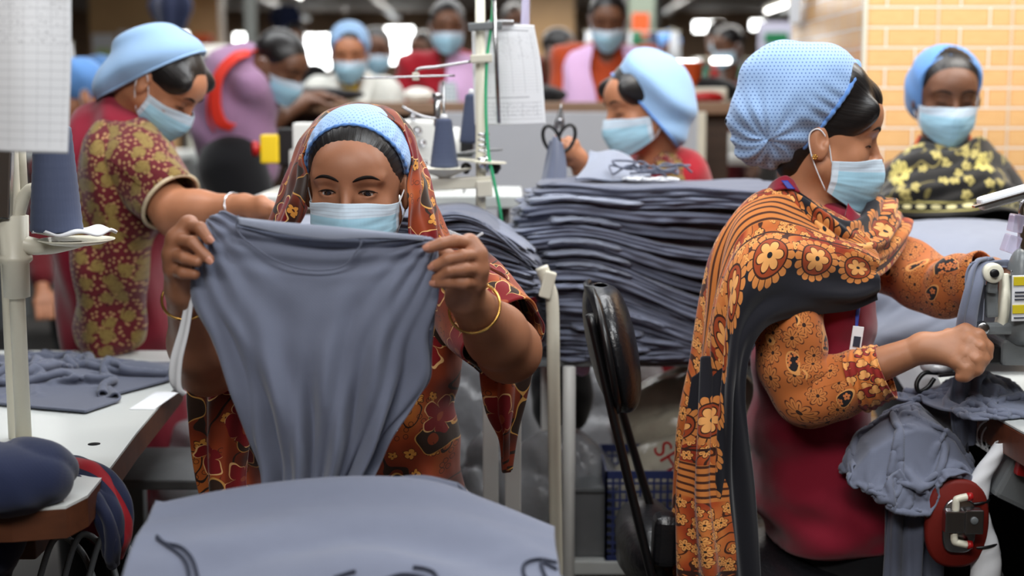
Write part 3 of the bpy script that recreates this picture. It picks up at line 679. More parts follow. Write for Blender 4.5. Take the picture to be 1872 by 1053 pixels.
# ================================================================== CENTRAL WOMAN
def central():
    root = thing('person', 'seated woman in rust and red flowered headscarf holding up a grey garment', 'person', (at(650, 900, 2.33).x, 2.33, .45))
    M = frame(at(652, 337, 2.235), -4, 6, 1.0, .98)
    b = SDF(); head_ops(b, M, 'open')
    Hc = M @ Vector((0, .02, -.07)); neck = at(648, 500, 2.34); b.cap(Hc, neck, .052, .056, .02)
    shL, shR = at(470, 520, 2.32), at(838, 520, 2.30)
    b.ell(at(650, 640, 2.36), (.150, .085, .20), k=.03); b.cap(shL, shR, .05, .05, .03)
    b.ell(at(650, 850, 2.36), (.17, .11, .16), k=.05)
    elL, wrL = at(380, 664, 2.06), at(338, 530, 1.905); elR, wrR = at(930, 640, 2.10), at(850, 542, 1.905)
    arm_ops(b, shL, elL, wrL, (.052, .045, .045, .026)); arm_ops(b, shR, elR, wrR, (.052, .046, .044, .026))
    # hand at the left of the picture: back of the hand to us, fingers hooked over the cloth
    kL = [at(345, 411, 1.872), at(322, 437, 1.868), at(316, 466, 1.868), at(319, 493, 1.872)]
    fL = [[at(366, 417, 1.848), at(381, 438, 1.838)], [at(352, 443, 1.842), at(382, 474, 1.832)], [at(338, 472, 1.842), at(361, 479, 1.834)], [at(335, 499, 1.848), at(356, 502, 1.842)]]
    hand_ops(b, wrL, kL, fL, [at(345, 505, 1.900), at(362, 470, 1.885), at(378, 445, 1.878)], .0086)
    kR = [at(858, 445, 1.872), at(872, 466, 1.866), at(875, 492, 1.866), at(870, 516, 1.872)]
    fR = [[at(830, 441, 1.846), at(806, 446, 1.838), at(784, 453, 1.834)], [at(845, 468, 1.840), at(818, 474, 1.834), at(794, 487, 1.836)], [at(848, 492, 1.840), at(822, 495, 1.836), at(799, 508, 1.842)], [at(848, 517, 1.846), at(822, 516, 1.842), at(797, 517, 1.842)]]
    hand_ops(b, wrR, kR, fR, [at(845, 500, 1.900), at(820, 470, 1.888), at(795, 455, 1.880)], .0088)
    def uvb(V): return np.stack([V[:, 0], V[:, 2]], -1)
    lo, hi = b.bounds(); hz = (M @ Vector((0, 0, -.12))).z
    hb = (M @ Vector((-.10, -.15, -.13))), (M @ Vector((.10, .14, .14)))
    lL, hL = boxpx(276, 380, 404, 556, 1.79, 1.97); lR, hR = boxpx(762, 410, 912, 556, 1.79, 1.97)
    hd = M.translation; hlo = np.array(hd)-[.10, .15, .125]; hhi = np.array(hd)+[.10, .13, .13]
    body = b.build('body', MT['skin_c'], root, boxes=[(hlo, hhi, .0021), ((lo[0]-.01, lo[1]-.01, lo[2]-.01), (hi[0]+.01, hi[1]+.02, hlo[2]+.008), .0062), (lL, hL, .0017), (lR, hR, .0017)])
    nails([(fL[0][-1]+Vector((.004, -.0062, .001)), (.35, -.9, .2), (.6, 0, -.6)), (fL[1][-1]+Vector((.002, -.0064, -.001)), (.3, -.9, .1), (.6, 0, -.6)),
           (fR[0][-1]+Vector((-.003, -.0062, .001)), (-.35, -.9, .2), (-1, 0, -.1)), (fR[1][-1]+Vector((-.004, -.0058, 0)), (-.5, -.8, .0), (-1, 0, -.4)), (fR[3][-1]+Vector((-.004, -.0056, 0)), (-.5, -.8, .0), (-1, 0, -.1))], body)
    face_bits(M, body, 'open', .30)
    mask(M, root, label='pale blue pleated surgical mask')
    h = SDF(); hair_ops(h, M); h.build('hair', MT['hair'], root, .0028, uvf=uvhair(M))
    # cap: dotted band over the hair, most of it under the scarf
    c = SDF(); c.ell((0, .020, .037), (.0838, .0975, .0892), k=.01, M=M)
    n = (M.to_3x3() @ Vector((0, -1, .02))); p = M @ Vector((0, -.020, .06)); 
    I = np.array(M.inverted())
    def loc(x, y, z): return [I[i, 0]*x+I[i, 1]*y+I[i, 2]*z+I[i, 3] for i in range(3)]
    # rim follows a tilted arch: forward at the crown, back at the ears
    def rimcut(x, y, z):
        X_, Y_, Z_ = loc(x, y, z); a = np.abs(np.arctan2(X_, Z_+.01)); return -(Y_+.047-.034*a*a)
    def wr(x, y, z):
        X_, Y_, Z_ = loc(x, y, z); a = np.arctan2(X_, Z_)
        return -.0012*(1+np.sin(a*34+2*np.sin(Y_*60)))*np.exp(-((Y_+.035)/.03)**2)*np.clip(np.abs(a)*2-.5, 0, 1)-.0014*(1+np.sin((X_*1.0+Z_*.9-Y_*.4)*120))*np.clip(X_*20, 0, 1)
    c.disp(wr)
    c.ops.append((None, None, rimcut, .004, 'i'))
    c.half(M @ Vector((0, 0, -.025)), M.to_3x3() @ Vector((0, 0, -1)), .006)
    def uvc(V):
        L = V@I[:3, :3].T+I[:3, 3]; a = np.arctan2(L[:, 0], L[:, 2]+.01); return np.stack([a*.088, L[:, 1]-.3*L[:, 2]], -1)
    c.build('cap', MT['cap_c'], root, .0026, uvf=uvc, label='light blue dotted cap band showing under the scarf')
    L = []
    for i in range(61):
        a = (i/60-.5)*3.3; Y_ = -.047+.034*a*a; k = 1-((Y_-.020)/.0975)**2; sa, ca = math.sin(a), math.cos(a); A2 = (sa/.0838)**2+(ca/.0892)**2; B2 = -2*ca*.047/.0892**2; C2 = (.047/.0892)**2-k
        r = (-B2+math.sqrt(max(B2*B2-4*A2*C2, 0)))/(2*A2); L.append(M @ Vector((r*sa, Y_, -.01+r*ca)))
    m = MB(); V, F = tube_vf(crv(L, 3), .0026*(1+.25*np.sin(np.arange(181)*.9)), 8); m.add(V, F); m.build('cap_rim', MT['rim'], root, 'gathered blue cap edge')
    # headscarf: an arched sheet from the left shoulder over the crown to the right shoulder
    inner = [(505, 470, 2.22), (548, 400, 2.20), (563, 330, 2.21), (556, 282, 2.235), (574, 240, 2.235), (612, 211, 2.225), (655, 203, 2.22), (702, 211, 2.225), (737, 240, 2.235), (752, 290, 2.235), (745, 350, 2.215), (744, 405, 2.205), (752, 470, 2.21)]
    mid = [(480, 470, 2.245), (513, 395, 2.235), (531, 335, 2.26), (547, 276, 2.285), (572, 230, 2.285), (610, 199, 2.275), (655, 190, 2.27), (706, 199, 2.275), (746, 228, 2.285), (763, 285, 2.285), (777, 345, 2.26), (787, 400, 2.245), (808, 470, 2.25)]
    back = [(470, 480, 2.33), (498, 405, 2.33), (520, 345, 2.34), (540, 285, 2.36), (570, 235, 2.38), (612, 205, 2.38), (658, 196, 2.38), (708, 205, 2.38), (744, 236, 2.38), (768, 290, 2.36), (788, 350, 2.34), (806, 405, 2.33), (830, 475, 2.33)]
    bk2 = [(500, 500, 2.43), (535, 440, 2.43), (560, 380, 2.43), (575, 320, 2.44), (600, 280, 2.45), (630, 262, 2.45), (660, 258, 2.45), (695, 264, 2.45), (725, 285, 2.45), (745, 325, 2.44), (755, 385, 2.43), (775, 445, 2.43), (810, 500, 2.43)]
    def fd(U, V):
        side = np.clip(np.abs(U-.5)*2-.25, 0, 1)
        return side*(.006*np.sin(V*17+5*np.sin(U*7)+1.5)+.004*np.sin(V*38+U*9))+.0012*np.sin(U*60+V*8)
    loft('headscarf', [inner, mid, back, bk2], MT['scarf'], root, 170, 90, fd, .0025, 'rust red and gold flowered headscarf')
    # tunic
    t = SDF(); t.ell(at(650, 660, 2.36), (.175, .115, .24), k=.03); t.cap(shL+Vector((0, .01, -.01)), shR+Vector((0, .01, -.01)), .068, .068, .05)
    t.ell(at(632, 860, 2.36), (.200, .14, .21), k=.06); t.cap(at(500, 960, 2.35), at(470, 1100, 1.98), .10, .085, .05); t.cap(at(760, 960, 2.35), at(800, 1100, 1.98), .10, .085, .05)
    t.ell(at(648, 480, 2.36), (.07, .06, .05), k=.03)
    t.disp(lambda x, y, z: .006*np.sin(x*55+3*np.sin(z*9)+1.2*np.sin(z*23))+.004*np.sin(x*21+z*44+2*np.sin(x*30))+.003*wn(x, y, z, 40, 5))
    t.build('tunic', MT['scarf'], root, .0065, label='rust and dark red flowered tunic')
    # upper-arm sleeves
    def sd(sd_): return lambda a, v: .004*np.sin(a*18+sd_+v*5)+.003*np.sin(a*38+v*9+sd_)
    sleeve('sleeve', [shR+Vector((-.06, .02, .03)), shR+Vector((.0, 0, 0)), shR.lerp(elR, .45)+Vector((.006, .02, -.004)), shR.lerp(elR, .8)+Vector((.012, .03, -.01))], [.050, .070, .072, .070], MT['scarf'], root, disp=sd(1))
    sleeve('sleeve', [shL+Vector((.06, .02, .03)), shL, shL.lerp(elL, .45)+Vector((.0, .02, -.006)), shL.lerp(elL, .8)+Vector((0, .03, -.02))], [.050, .070, .070, .068], MT['scarf'], root, disp=sd(4))
    # loose scarf end hanging below the right elbow
    loft('scarf_end', [[(878, 470, 2.24), (905, 490, 2.22), (935, 520, 2.22), (950, 560, 2.24)], [(872, 560, 2.26), (900, 580, 2.23), (950, 600, 2.23), (968, 625, 2.25)],
        [(868, 660, 2.27), (900, 670, 2.22), (940, 665, 2.21), (975, 650, 2.24)], [(888, 740, 2.26), (905, 755, 2.21), (938, 750, 2.21), (962, 715, 2.23)], [(918, 800, 2.25), (922, 805, 2.22), (933, 800, 2.21), (946, 775, 2.23)], [(925, 862, 2.24), (926, 864, 2.23), (928, 862, 2.22), (932, 850, 2.23)]],
        MT['scarf'], root, 50, 90, lambda U, V: .006*np.sin(U*16+V*4), .002)
    loft('scarf_end', [[(395, 620, 2.25), (350, 690, 2.24), (352, 780, 2.24), (362, 870, 2.24), (372, 930, 2.24)], [(450, 620, 2.24), (400, 700, 2.21), (396, 780, 2.20), (400, 870, 2.20), (405, 930, 2.20)], [(520, 620, 2.24), (470, 700, 2.22), (460, 780, 2.21), (450, 870, 2.21), (455, 930, 2.21)]],
        MT['scarf'], root, 90, 60, lambda U, V: .007*np.sin(V*14+U*3), .002)
    # bangles
    d = (elR-wrR).normalized(); ring_mb(wrR.lerp(elR, .20), d, .0365, .0021).build('bangle', MT['gold'], root, 'thin gold bangle')
    d = (elL-wrL).normalized(); ring_mb(wrL.lerp(elL, .10), d, .0345, .0020).build('bangle', MT['gold'], root, 'thin gold bangle')
    # badge seen at the edge of the garment
    m = MB(); m.box(at(712, 762, 2.16), (.030, .003, .045), (0, .1, .3), .001); m.build('identity_badge', MT['strip'], root)
    return root
central()
# ------------------------------------------------------------------ the garment she holds up
def garment():
    g = thing('grey_garment', 'grey jersey garment stretched out between the hands of the woman in the rust headscarf', 'garment', at(600, 880, 1.88))
    rows = [
     [(378, 402, 1.872), (405, 386, 1.868), (440, 397, 1.866), (520, 409, 1.87), (600, 417, 1.87), (660, 423, 1.87), (715, 428, 1.868), (770, 432, 1.863), (803, 440, 1.862)],
     [(366, 440, 1.862), (400, 436, 1.860), (450, 440, 1.862), (520, 452, 1.868), (600, 460, 1.868), (660, 460, 1.866), (712, 458, 1.864), (765, 456, 1.862), (800, 462, 1.864)],
     [(352, 492, 1.860), (395, 500, 1.855), (450, 510, 1.858), (520, 518, 1.862), (600, 524, 1.862), (660, 522, 1.860), (712, 512, 1.860), (765, 500, 1.862), (803, 498, 1.864)],
     [(352, 552, 1.866), (400, 570, 1.855), (455, 580, 1.858), (525, 585, 1.862), (600, 588, 1.862), (655, 585, 1.860), (705, 572, 1.860), (755, 555, 1.862), (800, 540, 1.868)],
     [(385, 612, 1.872), (425, 630, 1.862), (475, 640, 1.860), (535, 645, 1.862), (595, 645, 1.862), (648, 642, 1.862), (695, 635, 1.862), (740, 622, 1.866), (779, 606, 1.880)],
     [(412, 672, 1.880), (450, 690, 1.868), (495, 700, 1.866), (545, 705, 1.866), (595, 705, 1.866), (642, 705, 1.866), (690, 700, 1.868), (735, 690, 1.874), (781, 682, 1.890)],
     [(437, 735, 1.890), (470, 745, 1.876), (510, 755, 1.872), (555, 760, 1.872), (597, 760, 1.872), (638, 760, 1.872), (680, 757, 1.874), (718, 750, 1.880), (752, 740, 1.892)],
     [(456, 795, 1.900), (485, 802, 1.886), (520, 808, 1.880), (560, 812, 1.878), (597, 812, 1.878), (634, 812, 1.878), (668, 808, 1.880), (694, 802, 1.886), (712, 795, 1.895)],
     [(474, 850, 1.905), (500, 855, 1.893), (530, 858, 1.888), (562, 860, 1.886), (595, 860, 1.886), (625, 858, 1.886), (652, 855, 1.888), (672, 848, 1.892), (686, 838, 1.900)],
     [(478, 898, 1.905), (505, 898, 1.897), (533, 898, 1.893), (563, 896, 1.890), (592, 892, 1.890), (617, 888, 1.890), (640, 882, 1.892), (655, 876, 1.895), (668, 866, 1.900)]]
    def d(U, V):
        s = np.clip((V-.12)/.5, 0, 1)
        conv = .55-.10*V                      # folds gather toward the bottom middle
        x = (U-conv)
        f = s*(.010*np.sin(x*26+1.5*np.sin(V*5)+.6)+.005*np.sin(x*55+3*V))*(.45+.8*V)
        top = np.exp(-((V-.10)/.07)**2)*.0045*np.sin(V*95+U*3)*np.sin(np.pi*U)
        # drag lines fanning out of each hand
        a1 = np.arctan2(V+.02, U+.03); r1 = np.hypot(U, V*.8); f1 = .0042*np.sin(a1*24)*np.exp(-(r1/.33)**2)*np.clip(r1*14, 0, 1)
        a2 = np.arctan2(V+.02, 1.03-U); r2 = np.hypot(1-U, V*.8); f2 = .0042*np.sin(a2*26)*np.exp(-(r2/.36)**2)*np.clip(r2*14, 0, 1)
        return -(f+top+f1+f2)
    loft('front_panel', rows, MT['grey'], g, 260, 280, d, .0022)
    # neckline: seam line and the rolled back of the neck
    m = MB(); L = [(436, 394, 1.858), (432, 415, 1.853), (442, 432, 1.848), (466, 452, 1.846), (500, 474, 1.848), (545, 490, 1.852), (590, 494, 1.853), (628, 486, 1.853), (650, 462, 1.852), (660, 444, 1.852), (652, 432, 1.855), (630, 425, 1.860)]
    m.tube([at(*p) for p in L], .0011, 8, 8); m.build('neck_seam', MT['grey2'], g)
    loft('neckband', [[(433, 398, 1.858), (520, 407, 1.860), (600, 414, 1.860), (660, 420, 1.860), (720, 427, 1.860), (775, 433, 1.858)], [(437, 410, 1.850), (520, 428, 1.852), (600, 438, 1.852), (660, 436, 1.852), (720, 436, 1.853), (775, 440, 1.853)]], MT['grey3'], g, 80, 14, lambda U, V: -.003*np.sin(np.pi*V), .002)
    loft('side_sleeve', [[(770, 600, 1.885), (785, 600, 1.89), (798, 560, 1.90)], [(765, 650, 1.89), (780, 660, 1.895), (783, 650, 1.91)], [(745, 690, 1.90), (765, 700, 1.90), (782, 695, 1.915)], [(726, 735, 1.905), (738, 742, 1.905), (756, 728, 1.915)]], MT['grey2'], g, 24, 50, lambda U, V: .004*np.sin(U*9+V*5), .003)
    loft('white_lining', [[(346, 506, 1.890), (352, 506, 1.884), (358, 507, 1.880)], [(340, 545, 1.892), (347, 548, 1.886), (354, 552, 1.882)], [(328, 600, 1.896), (338, 604, 1.888), (346, 606, 1.884)], [(312, 655, 1.900), (324, 660, 1.892), (334, 660, 1.886)], [(310, 695, 1.905), (322, 708, 1.895), (332, 705, 1.89)], [(322, 716, 1.91), (332, 722, 1.90), (342, 718, 1.892)]], MT['strip'], g, 16, 60, lambda U, V: .002*np.sin(U*6), .002, 'white binding strip')
garment()
# ================================================================== WOMAN AT THE RIGHT (in profile)
def right_woman():
    root = thing('person', 'woman in profile in orange and black printed shawl, sewing at the right table', 'person', (at(1500, 900, 2.5).x, 2.5, .45))
    M = frame(at(1500, 249, 2.535), 84, 7, 0, 1.0)
    b = SDF(); head_ops(b, M); b.ell((0, -.052, .048), (.050, .049, .046), k=.02, M=M); b.cap(M @ Vector((0, .022, -.05)), at(1478, 395, 2.53), .048, .052, .02)
    sN, sF = at(1425, 480, 2.40), at(1560, 450, 2.70)
    b.ell(at(1490, 600, 2.53), (.085, .13, .22), k=.03); b.cap(sN, sF, .045, .045, .03); b.ell(at(1490, 900, 2.55), (.085, .13, .11), k=.05)
    eN, wN = at(1462, 722, 2.37), at(1688, 636, 2.30); eF, wF = at(1722, 528, 2.52), at(1815, 497, 2.40)
    arm_ops(b, sN, eN, wN, (.045, .037, .036, .0225)); arm_ops(b, sF, eF, wF, (.045, .037, .034, .023))
    kn = [at(1764, 606, 2.285), at(1772, 624, 2.270), at(1766, 646, 2.262), at(1752, 662, 2.262)]
    fg = [[at(1790, 612, 2.275), at(1806, 634, 2.270), at(1808, 652, 2.268)], [at(1792, 634, 2.255), at(1800, 656, 2.252), at(1794, 670, 2.254)], [at(1784, 658, 2.248), at(1786, 676, 2.248), at(1776, 684, 2.252)], [at(1766, 674, 2.25), at(1764, 688, 2.25), at(1754, 690, 2.254)]]
    hand_ops(b, wN, kn, fg, [at(1735, 615, 2.31), at(1772, 640, 2.315), at(1798, 662, 2.30)], .0082, .0125, .010)
    kf = [at(1838, 490, 2.36), at(1842, 502, 2.37), at(1842, 514, 2.385), at(1838, 524, 2.40)]
    hand_ops(b, wF, kf, [[p+Vector((.022, -.004, -.006)), p+Vector((.036, -.006, -.022))] for p in kf], [at(1825, 510, 2.35), at(1848, 525, 2.34)], .0078, .011)
    lo, hi = b.bounds(); hd = M.translation; hlo = np.array(hd)-[.15, .12, .125]; hhi = np.array(hd)+[.15, .12, .13]
    lN, hN = boxpx(1680, 588, 1822, 708, 2.22, 2.345)
    lF, hF = boxpx(1812, 470, 1895, 560, 2.29, 2.45)
    body = b.build('body', MT['skin_r'], root, boxes=[(hlo, hhi, .0021), (lo-.01, (hi[0]+.01, hi[1]+.01, hlo[2]+.006), .006), (lN, hN, .0017), (lF, hF, .002)])
    face_bits(M, body); mask(M, root, label='pale blue pleated surgical mask', drop=.015)
    h = SDF(); hair_ops(h, M, True, .010); h.cap(at(1535, 160, 2.50), at(1450, 300, 2.52), .05, .03, .02)
    h.ell(M @ Vector((0, .045, -.02)), (.04, .055, .045), k=.02)
    h.build('hair', MT['hair'], root, .003, uvf=uvhair(M))
    c = SDF(); c.ell(at(1484, 167, 2.535), (.096, .097, .084), k=.02); c.ell(at(1428, 190, 2.535), (.084, .085, .096), k=.04); c.ell(at(1398, 245, 2.535), (.052, .065, .054), k=.04)
    p = at(1508, 200, 2.535); n = Vector((at(1440, 295, 2.5)-at(1572, 105, 2.5))); n = Vector((-n.z, 0, n.x)).normalized()
    if n.x < 0: n = -n
    e = at(1396, 255, 2.5)
    def wr(x, y, z):
        t = (x-p.x)*n.x+(z-p.z)*n.z; a = (x-p.x)*n.z-(z-p.z)*n.x
        g = np.exp(-((t+.015)/.03)**2)*.0016*(np.sin(a*190+3*np.sin(a*37)+y*80)-1)
        r = np.arctan2(z-e.z, x-e.x); d = np.hypot(x-e.x, z-e.z)
        w = wn(x, y, z, 13, 12, 2); f = .0040*(np.sin(t*70+r*2.2+2.4*w+1.)-.7)*np.clip(-t*12, 0, 1)+.0018*(np.sin(r*12+d*20+y*40+3*w)-.5)*np.exp(-((d-.05)/.04)**2)
        return g+f+.0016*wn(x, y, z, 34, 8)-.0006
    c.disp(wr); c.half(p, n, .004)
    cap = c.build('cap', MT['cap'], root, .0026, label='light blue bouffant cap covered in fine dark dots')
    rim(c, p-n*.002, n, 'cap_rim', MT['rim'], cap, .0042, wav=.15)
    m = MB(); q = at(1489, 287, 2.455)
    for i in range(6):
        a = i*math.pi/3; m.lathe([(0, .0001), (.0006, .0017), (.0018, .0017), (.0022, .0001)], q+Vector((math.cos(a)*.0036, 0, math.sin(a)*.0036)), q+Vector((math.cos(a)*.0036, -1, math.sin(a)*.0036)), 8)
    m.lathe([(0, .0016), (.002, .0018), (.0026, .0003)], q, q+Vector((0, -1, 0)), 10); m.build('earring', MT['gold'], root, 'small gold flower ear stud')
    # maroon tunic
    t = SDF(); t.ell(at(1492, 560, 2.54), (.100, .150, .20), k=.03); t.ell(at(1480, 760, 2.54), (.108, .150, .20), k=.05); t.ell(at(1500, 905, 2.54), (.118, .165, .145), k=.05)
    t.cap(at(1520, 960, 2.46), at(1700, 1020, 2.44), .085, .07, .05); t.cap(at(1520, 960, 2.62), at(1700, 1020, 2.62), .085, .07, .05)
    t.cap(sN+Vector((.02, .03, -.01)), sF+Vector((0, -.02, -.01)), .06, .06, .05)
    def td(x, y, z):
        q1 = at(1390, 800, 2.4); r = np.hypot(x-q1.x, z-q1.z-.10); 
        return .006*np.sin(r*62+4*np.sin(x*9+z*5))*np.clip((1.0-z)*3, .25, 1)+.003*np.sin(x*30+z*52+2*np.sin(z*22))+.002*wn(x, y, z, 50, 3)
    t.disp(td); b0 = at(1500, 1043, 2.45); t.half((0, 0, b0.z-.004), (.08, 0, -1), .01)
    t.half(at(1622, 900, 2.45), (1, 0, -.05), .02)
    t.build('tunic', MT['maroon'], root, .0055, label='maroon sleeveless tunic')
    # trouser legs under the table, to the floor
    l = SDF(); l.cap(at(1540, 1000, 2.46), at(1760, 1075, 2.44), .078, .068, .03); l.cap(at(1540, 1000, 2.62), at(1770, 1075, 2.62), .078, .068, .03)
    for yy in (2.44, 2.62):
        k = at(1765, 1075, yy); l.cap(k, (k.x+.02, yy, .10), .06, .05, .03)
    l.build('trousers', MT['blackc'], root, .009)
    m = MB()
    for yy in (2.44, 2.62):
        k = at(1765, 1075, yy); m.lathe([(0, .012), (.02, .036), (.11, .043), (.19, .038), (.22, .012)], (k.x-.04, yy, .04), (k.x+1, yy, .04), 16)
    m.build('shoe', MT['black'], root)
    # collar
    loft('collar', [[(1402, 348, 2.50), (1415, 332, 2.47), (1435, 322, 2.46), (1450, 330, 2.46)], [(1398, 362, 2.50), (1415, 350, 2.45), (1440, 345, 2.44), (1462, 352, 2.44)]], MT['maroon'], root, 20, 10, None, .004)
    loft('collar', [[(1550, 372, 2.47), (1560, 385, 2.46), (1572, 396, 2.47)], [(1545, 395, 2.45), (1555, 420, 2.44), (1570, 420, 2.45)]], MT['maroon'], root, 16, 10, None, .004)
    rb = loft('lanyard', [[(1428, 330, 2.445), (1440, 330, 2.445)], [(1440, 345, 2.435), (1454, 346, 2.435)]], MT['blue'], root, 6, 8, None, .001)
    loft('lanyard', [[(1566, 556, 2.415), (1574, 556, 2.415)], [(1564, 575, 2.39), (1571, 575, 2.39)], [(1563, 600, 2.380), (1568, 600, 2.380)]], MT['blue'], root, 5, 12, None, .001)
    m = MB(); c0 = at(1566, 620, 2.375); m.box(c0, (.019, .0025, .044), (0, .12, 0), .001); bd = m.build('identity_badge', MT['strip'], root, 'white badge in a clear holder')
    m = MB(); m.box(c0+Vector((0, -.002, -.004)), (.012, .0012, .018), (0, .12, 0), .0003); m.build('badge_card', MT['cordg'], bd)
    # sleeves of the printed blouse
    def sd(k, a=.0035): return lambda u, v: a*np.sin(u*19+k+v*6)+a*.7*np.sin(v*30+2*np.sin(u*6.28)+k)
    sleeve('sleeve', [at(1430, 520, 2.41), at(1445, 600, 2.385), at(1455, 675, 2.370), at(1484, 718, 2.360), at(1540, 706, 2.345), at(1600, 686, 2.325)], [.066, .062, .059, .060, .055, .044], MT['slv'], root, disp=sd(1), label='orange printed long sleeve')
    sleeve('cuff', [at(1564, 698, 2.338), at(1592, 689, 2.328), at(1620, 679, 2.32)], [.0540, .0510, .0480], MT['cuff'], root, disp=sd(3, .0015))
    sleeve('sleeve', [at(1555, 450, 2.70), at(1610, 474, 2.64), at(1665, 500, 2.585), at(1722, 526, 2.52), at(1765, 512, 2.46), at(1800, 500, 2.42)], [.06, .060, .058, .053, .046, .036], MT['slv'], root, disp=sd(5, .003), n=26)
    # shawl: hem first (black), then toward the neck and the back edge
    S = [
     [(1604, 548, 2.385), (1560, 566, 2.370), (1500, 574, 2.352), (1440, 582, 2.325), (1396, 602, 2.305), (1370, 650, 2.300), (1362, 720, 2.300), (1368, 800, 2.310), (1378, 880, 2.325), (1385, 970, 2.335), (1392, 1085, 2.34)],
     [(1606, 520, 2.375), (1560, 532, 2.355), (1500, 532, 2.330), (1445, 532, 2.310), (1392, 552, 2.295), (1354, 605, 2.290), (1338, 690, 2.290), (1334, 780, 2.290), (1330, 870, 2.295), (1330, 960, 2.300), (1330, 1085, 2.305)],
     [(1606, 492, 2.380), (1562, 482, 2.360), (1505, 470, 2.340), (1450, 460, 2.325), (1396, 462, 2.315), (1346, 505, 2.310), (1320, 600, 2.310), (1310, 710, 2.310), (1302, 820, 2.310), (1292, 930, 2.315), (1284, 1085, 2.32)],
     [(1604, 468, 2.395), (1560, 440, 2.390), (1508, 420, 2.390), (1455, 398, 2.390), (1402, 388, 2.390), (1350, 418, 2.380), (1314, 500, 2.370), (1298, 610, 2.365), (1282, 730, 2.360), (1266, 850, 2.360), (1254, 1085, 2.36)],
     [(1600, 450, 2.415), (1560, 412, 2.430), (1510, 382, 2.450), (1465, 355, 2.470), (1422, 342, 2.480), (1366, 362, 2.460), (1316, 432, 2.440), (1294, 530, 2.430), (1274, 660, 2.420), (1248, 800, 2.41), (1234, 1085, 2.41)],
     [(1590, 470, 2.45), (1560, 440, 2.48), (1512, 410, 2.51), (1465, 385, 2.54), (1420, 360, 2.57), (1372, 385, 2.58), (1330, 450, 2.56), (1310, 540, 2.54), (1292, 670, 2.52), (1266, 810, 2.50), (1250, 1085, 2.49)]]
    def sh(U, V):
        lower = np.clip((U-.45)/.2, 0, 1); up = 1-lower
        f = lower*(.008*np.sin(V*24+2*np.sin(U*6)+.5)+.004*np.sin(V*52+U*10))*np.clip(V*7, 0, 1)
        g = up*(.007*np.sin(V*19+U*9+.8)+.003*np.sin(V*37-U*12))*np.clip(V*5, 0, 1)*np.clip(1.1-V, 0, 1)
        return f+g
    loft('shawl', S, MT['shawl'], root, 330, 170, sh, .003, 'orange and black flower-bordered shawl')
    S2 = [
     [(1428, 338, 2.49), (1462, 350, 2.445), (1500, 376, 2.42), (1540, 402, 2.42), (1570, 396, 2.47), (1588, 362, 2.52), (1590, 345, 2.56)],
     [(1424, 344, 2.47), (1460, 366, 2.425), (1505, 398, 2.395), (1552, 426, 2.395), (1594, 416, 2.45), (1616, 378, 2.51), (1618, 358, 2.56)],
     [(1418, 352, 2.46), (1458, 388, 2.415), (1508, 424, 2.385), (1560, 452, 2.385), (1610, 440, 2.44), (1636, 400, 2.51), (1640, 378, 2.57)],
     [(1412, 362, 2.46), (1455, 410, 2.420), (1510, 452, 2.380), (1568, 486, 2.375), (1618, 470, 2.44), (1652, 425, 2.52), (1658, 400, 2.59)],
     [(1408, 372, 2.47), (1455, 432, 2.430), (1512, 480, 2.385), (1572, 512, 2.385), (1606, 500, 2.45), (1648, 452, 2.53), (1660, 420, 2.61)]]
    loft('shawl_fold', S2, MT['shawl'], root, 150, 90, lambda U, V: .006*np.sin(V*15+U*5)+.003*np.sin(V*31-U*8), .003, uvo=.055)
    # loose end of the shawl over the back of the chair
    loft('shawl_end', [[(1330, 640, 2.33), (1306, 650, 2.32), (1286, 655, 2.33), (1268, 690, 2.35)], [(1330, 780, 2.31), (1300, 780, 2.29), (1278, 785, 2.31), (1258, 790, 2.34)], [(1326, 900, 2.30), (1296, 905, 2.28), (1268, 900, 2.30), (1244, 885, 2.33)], [(1340, 1010, 2.29), (1305, 1020, 2.26), (1268, 1015, 2.29), (1240, 1000, 2.32)], [(1345, 1090, 2.29), (1305, 1095, 2.27), (1268, 1095, 2.29), (1238, 1090, 2.32)]], MT['shawl'], root, 90, 120, lambda U, V: .008*np.sin(U*13+V*3), .003)
right_woman()
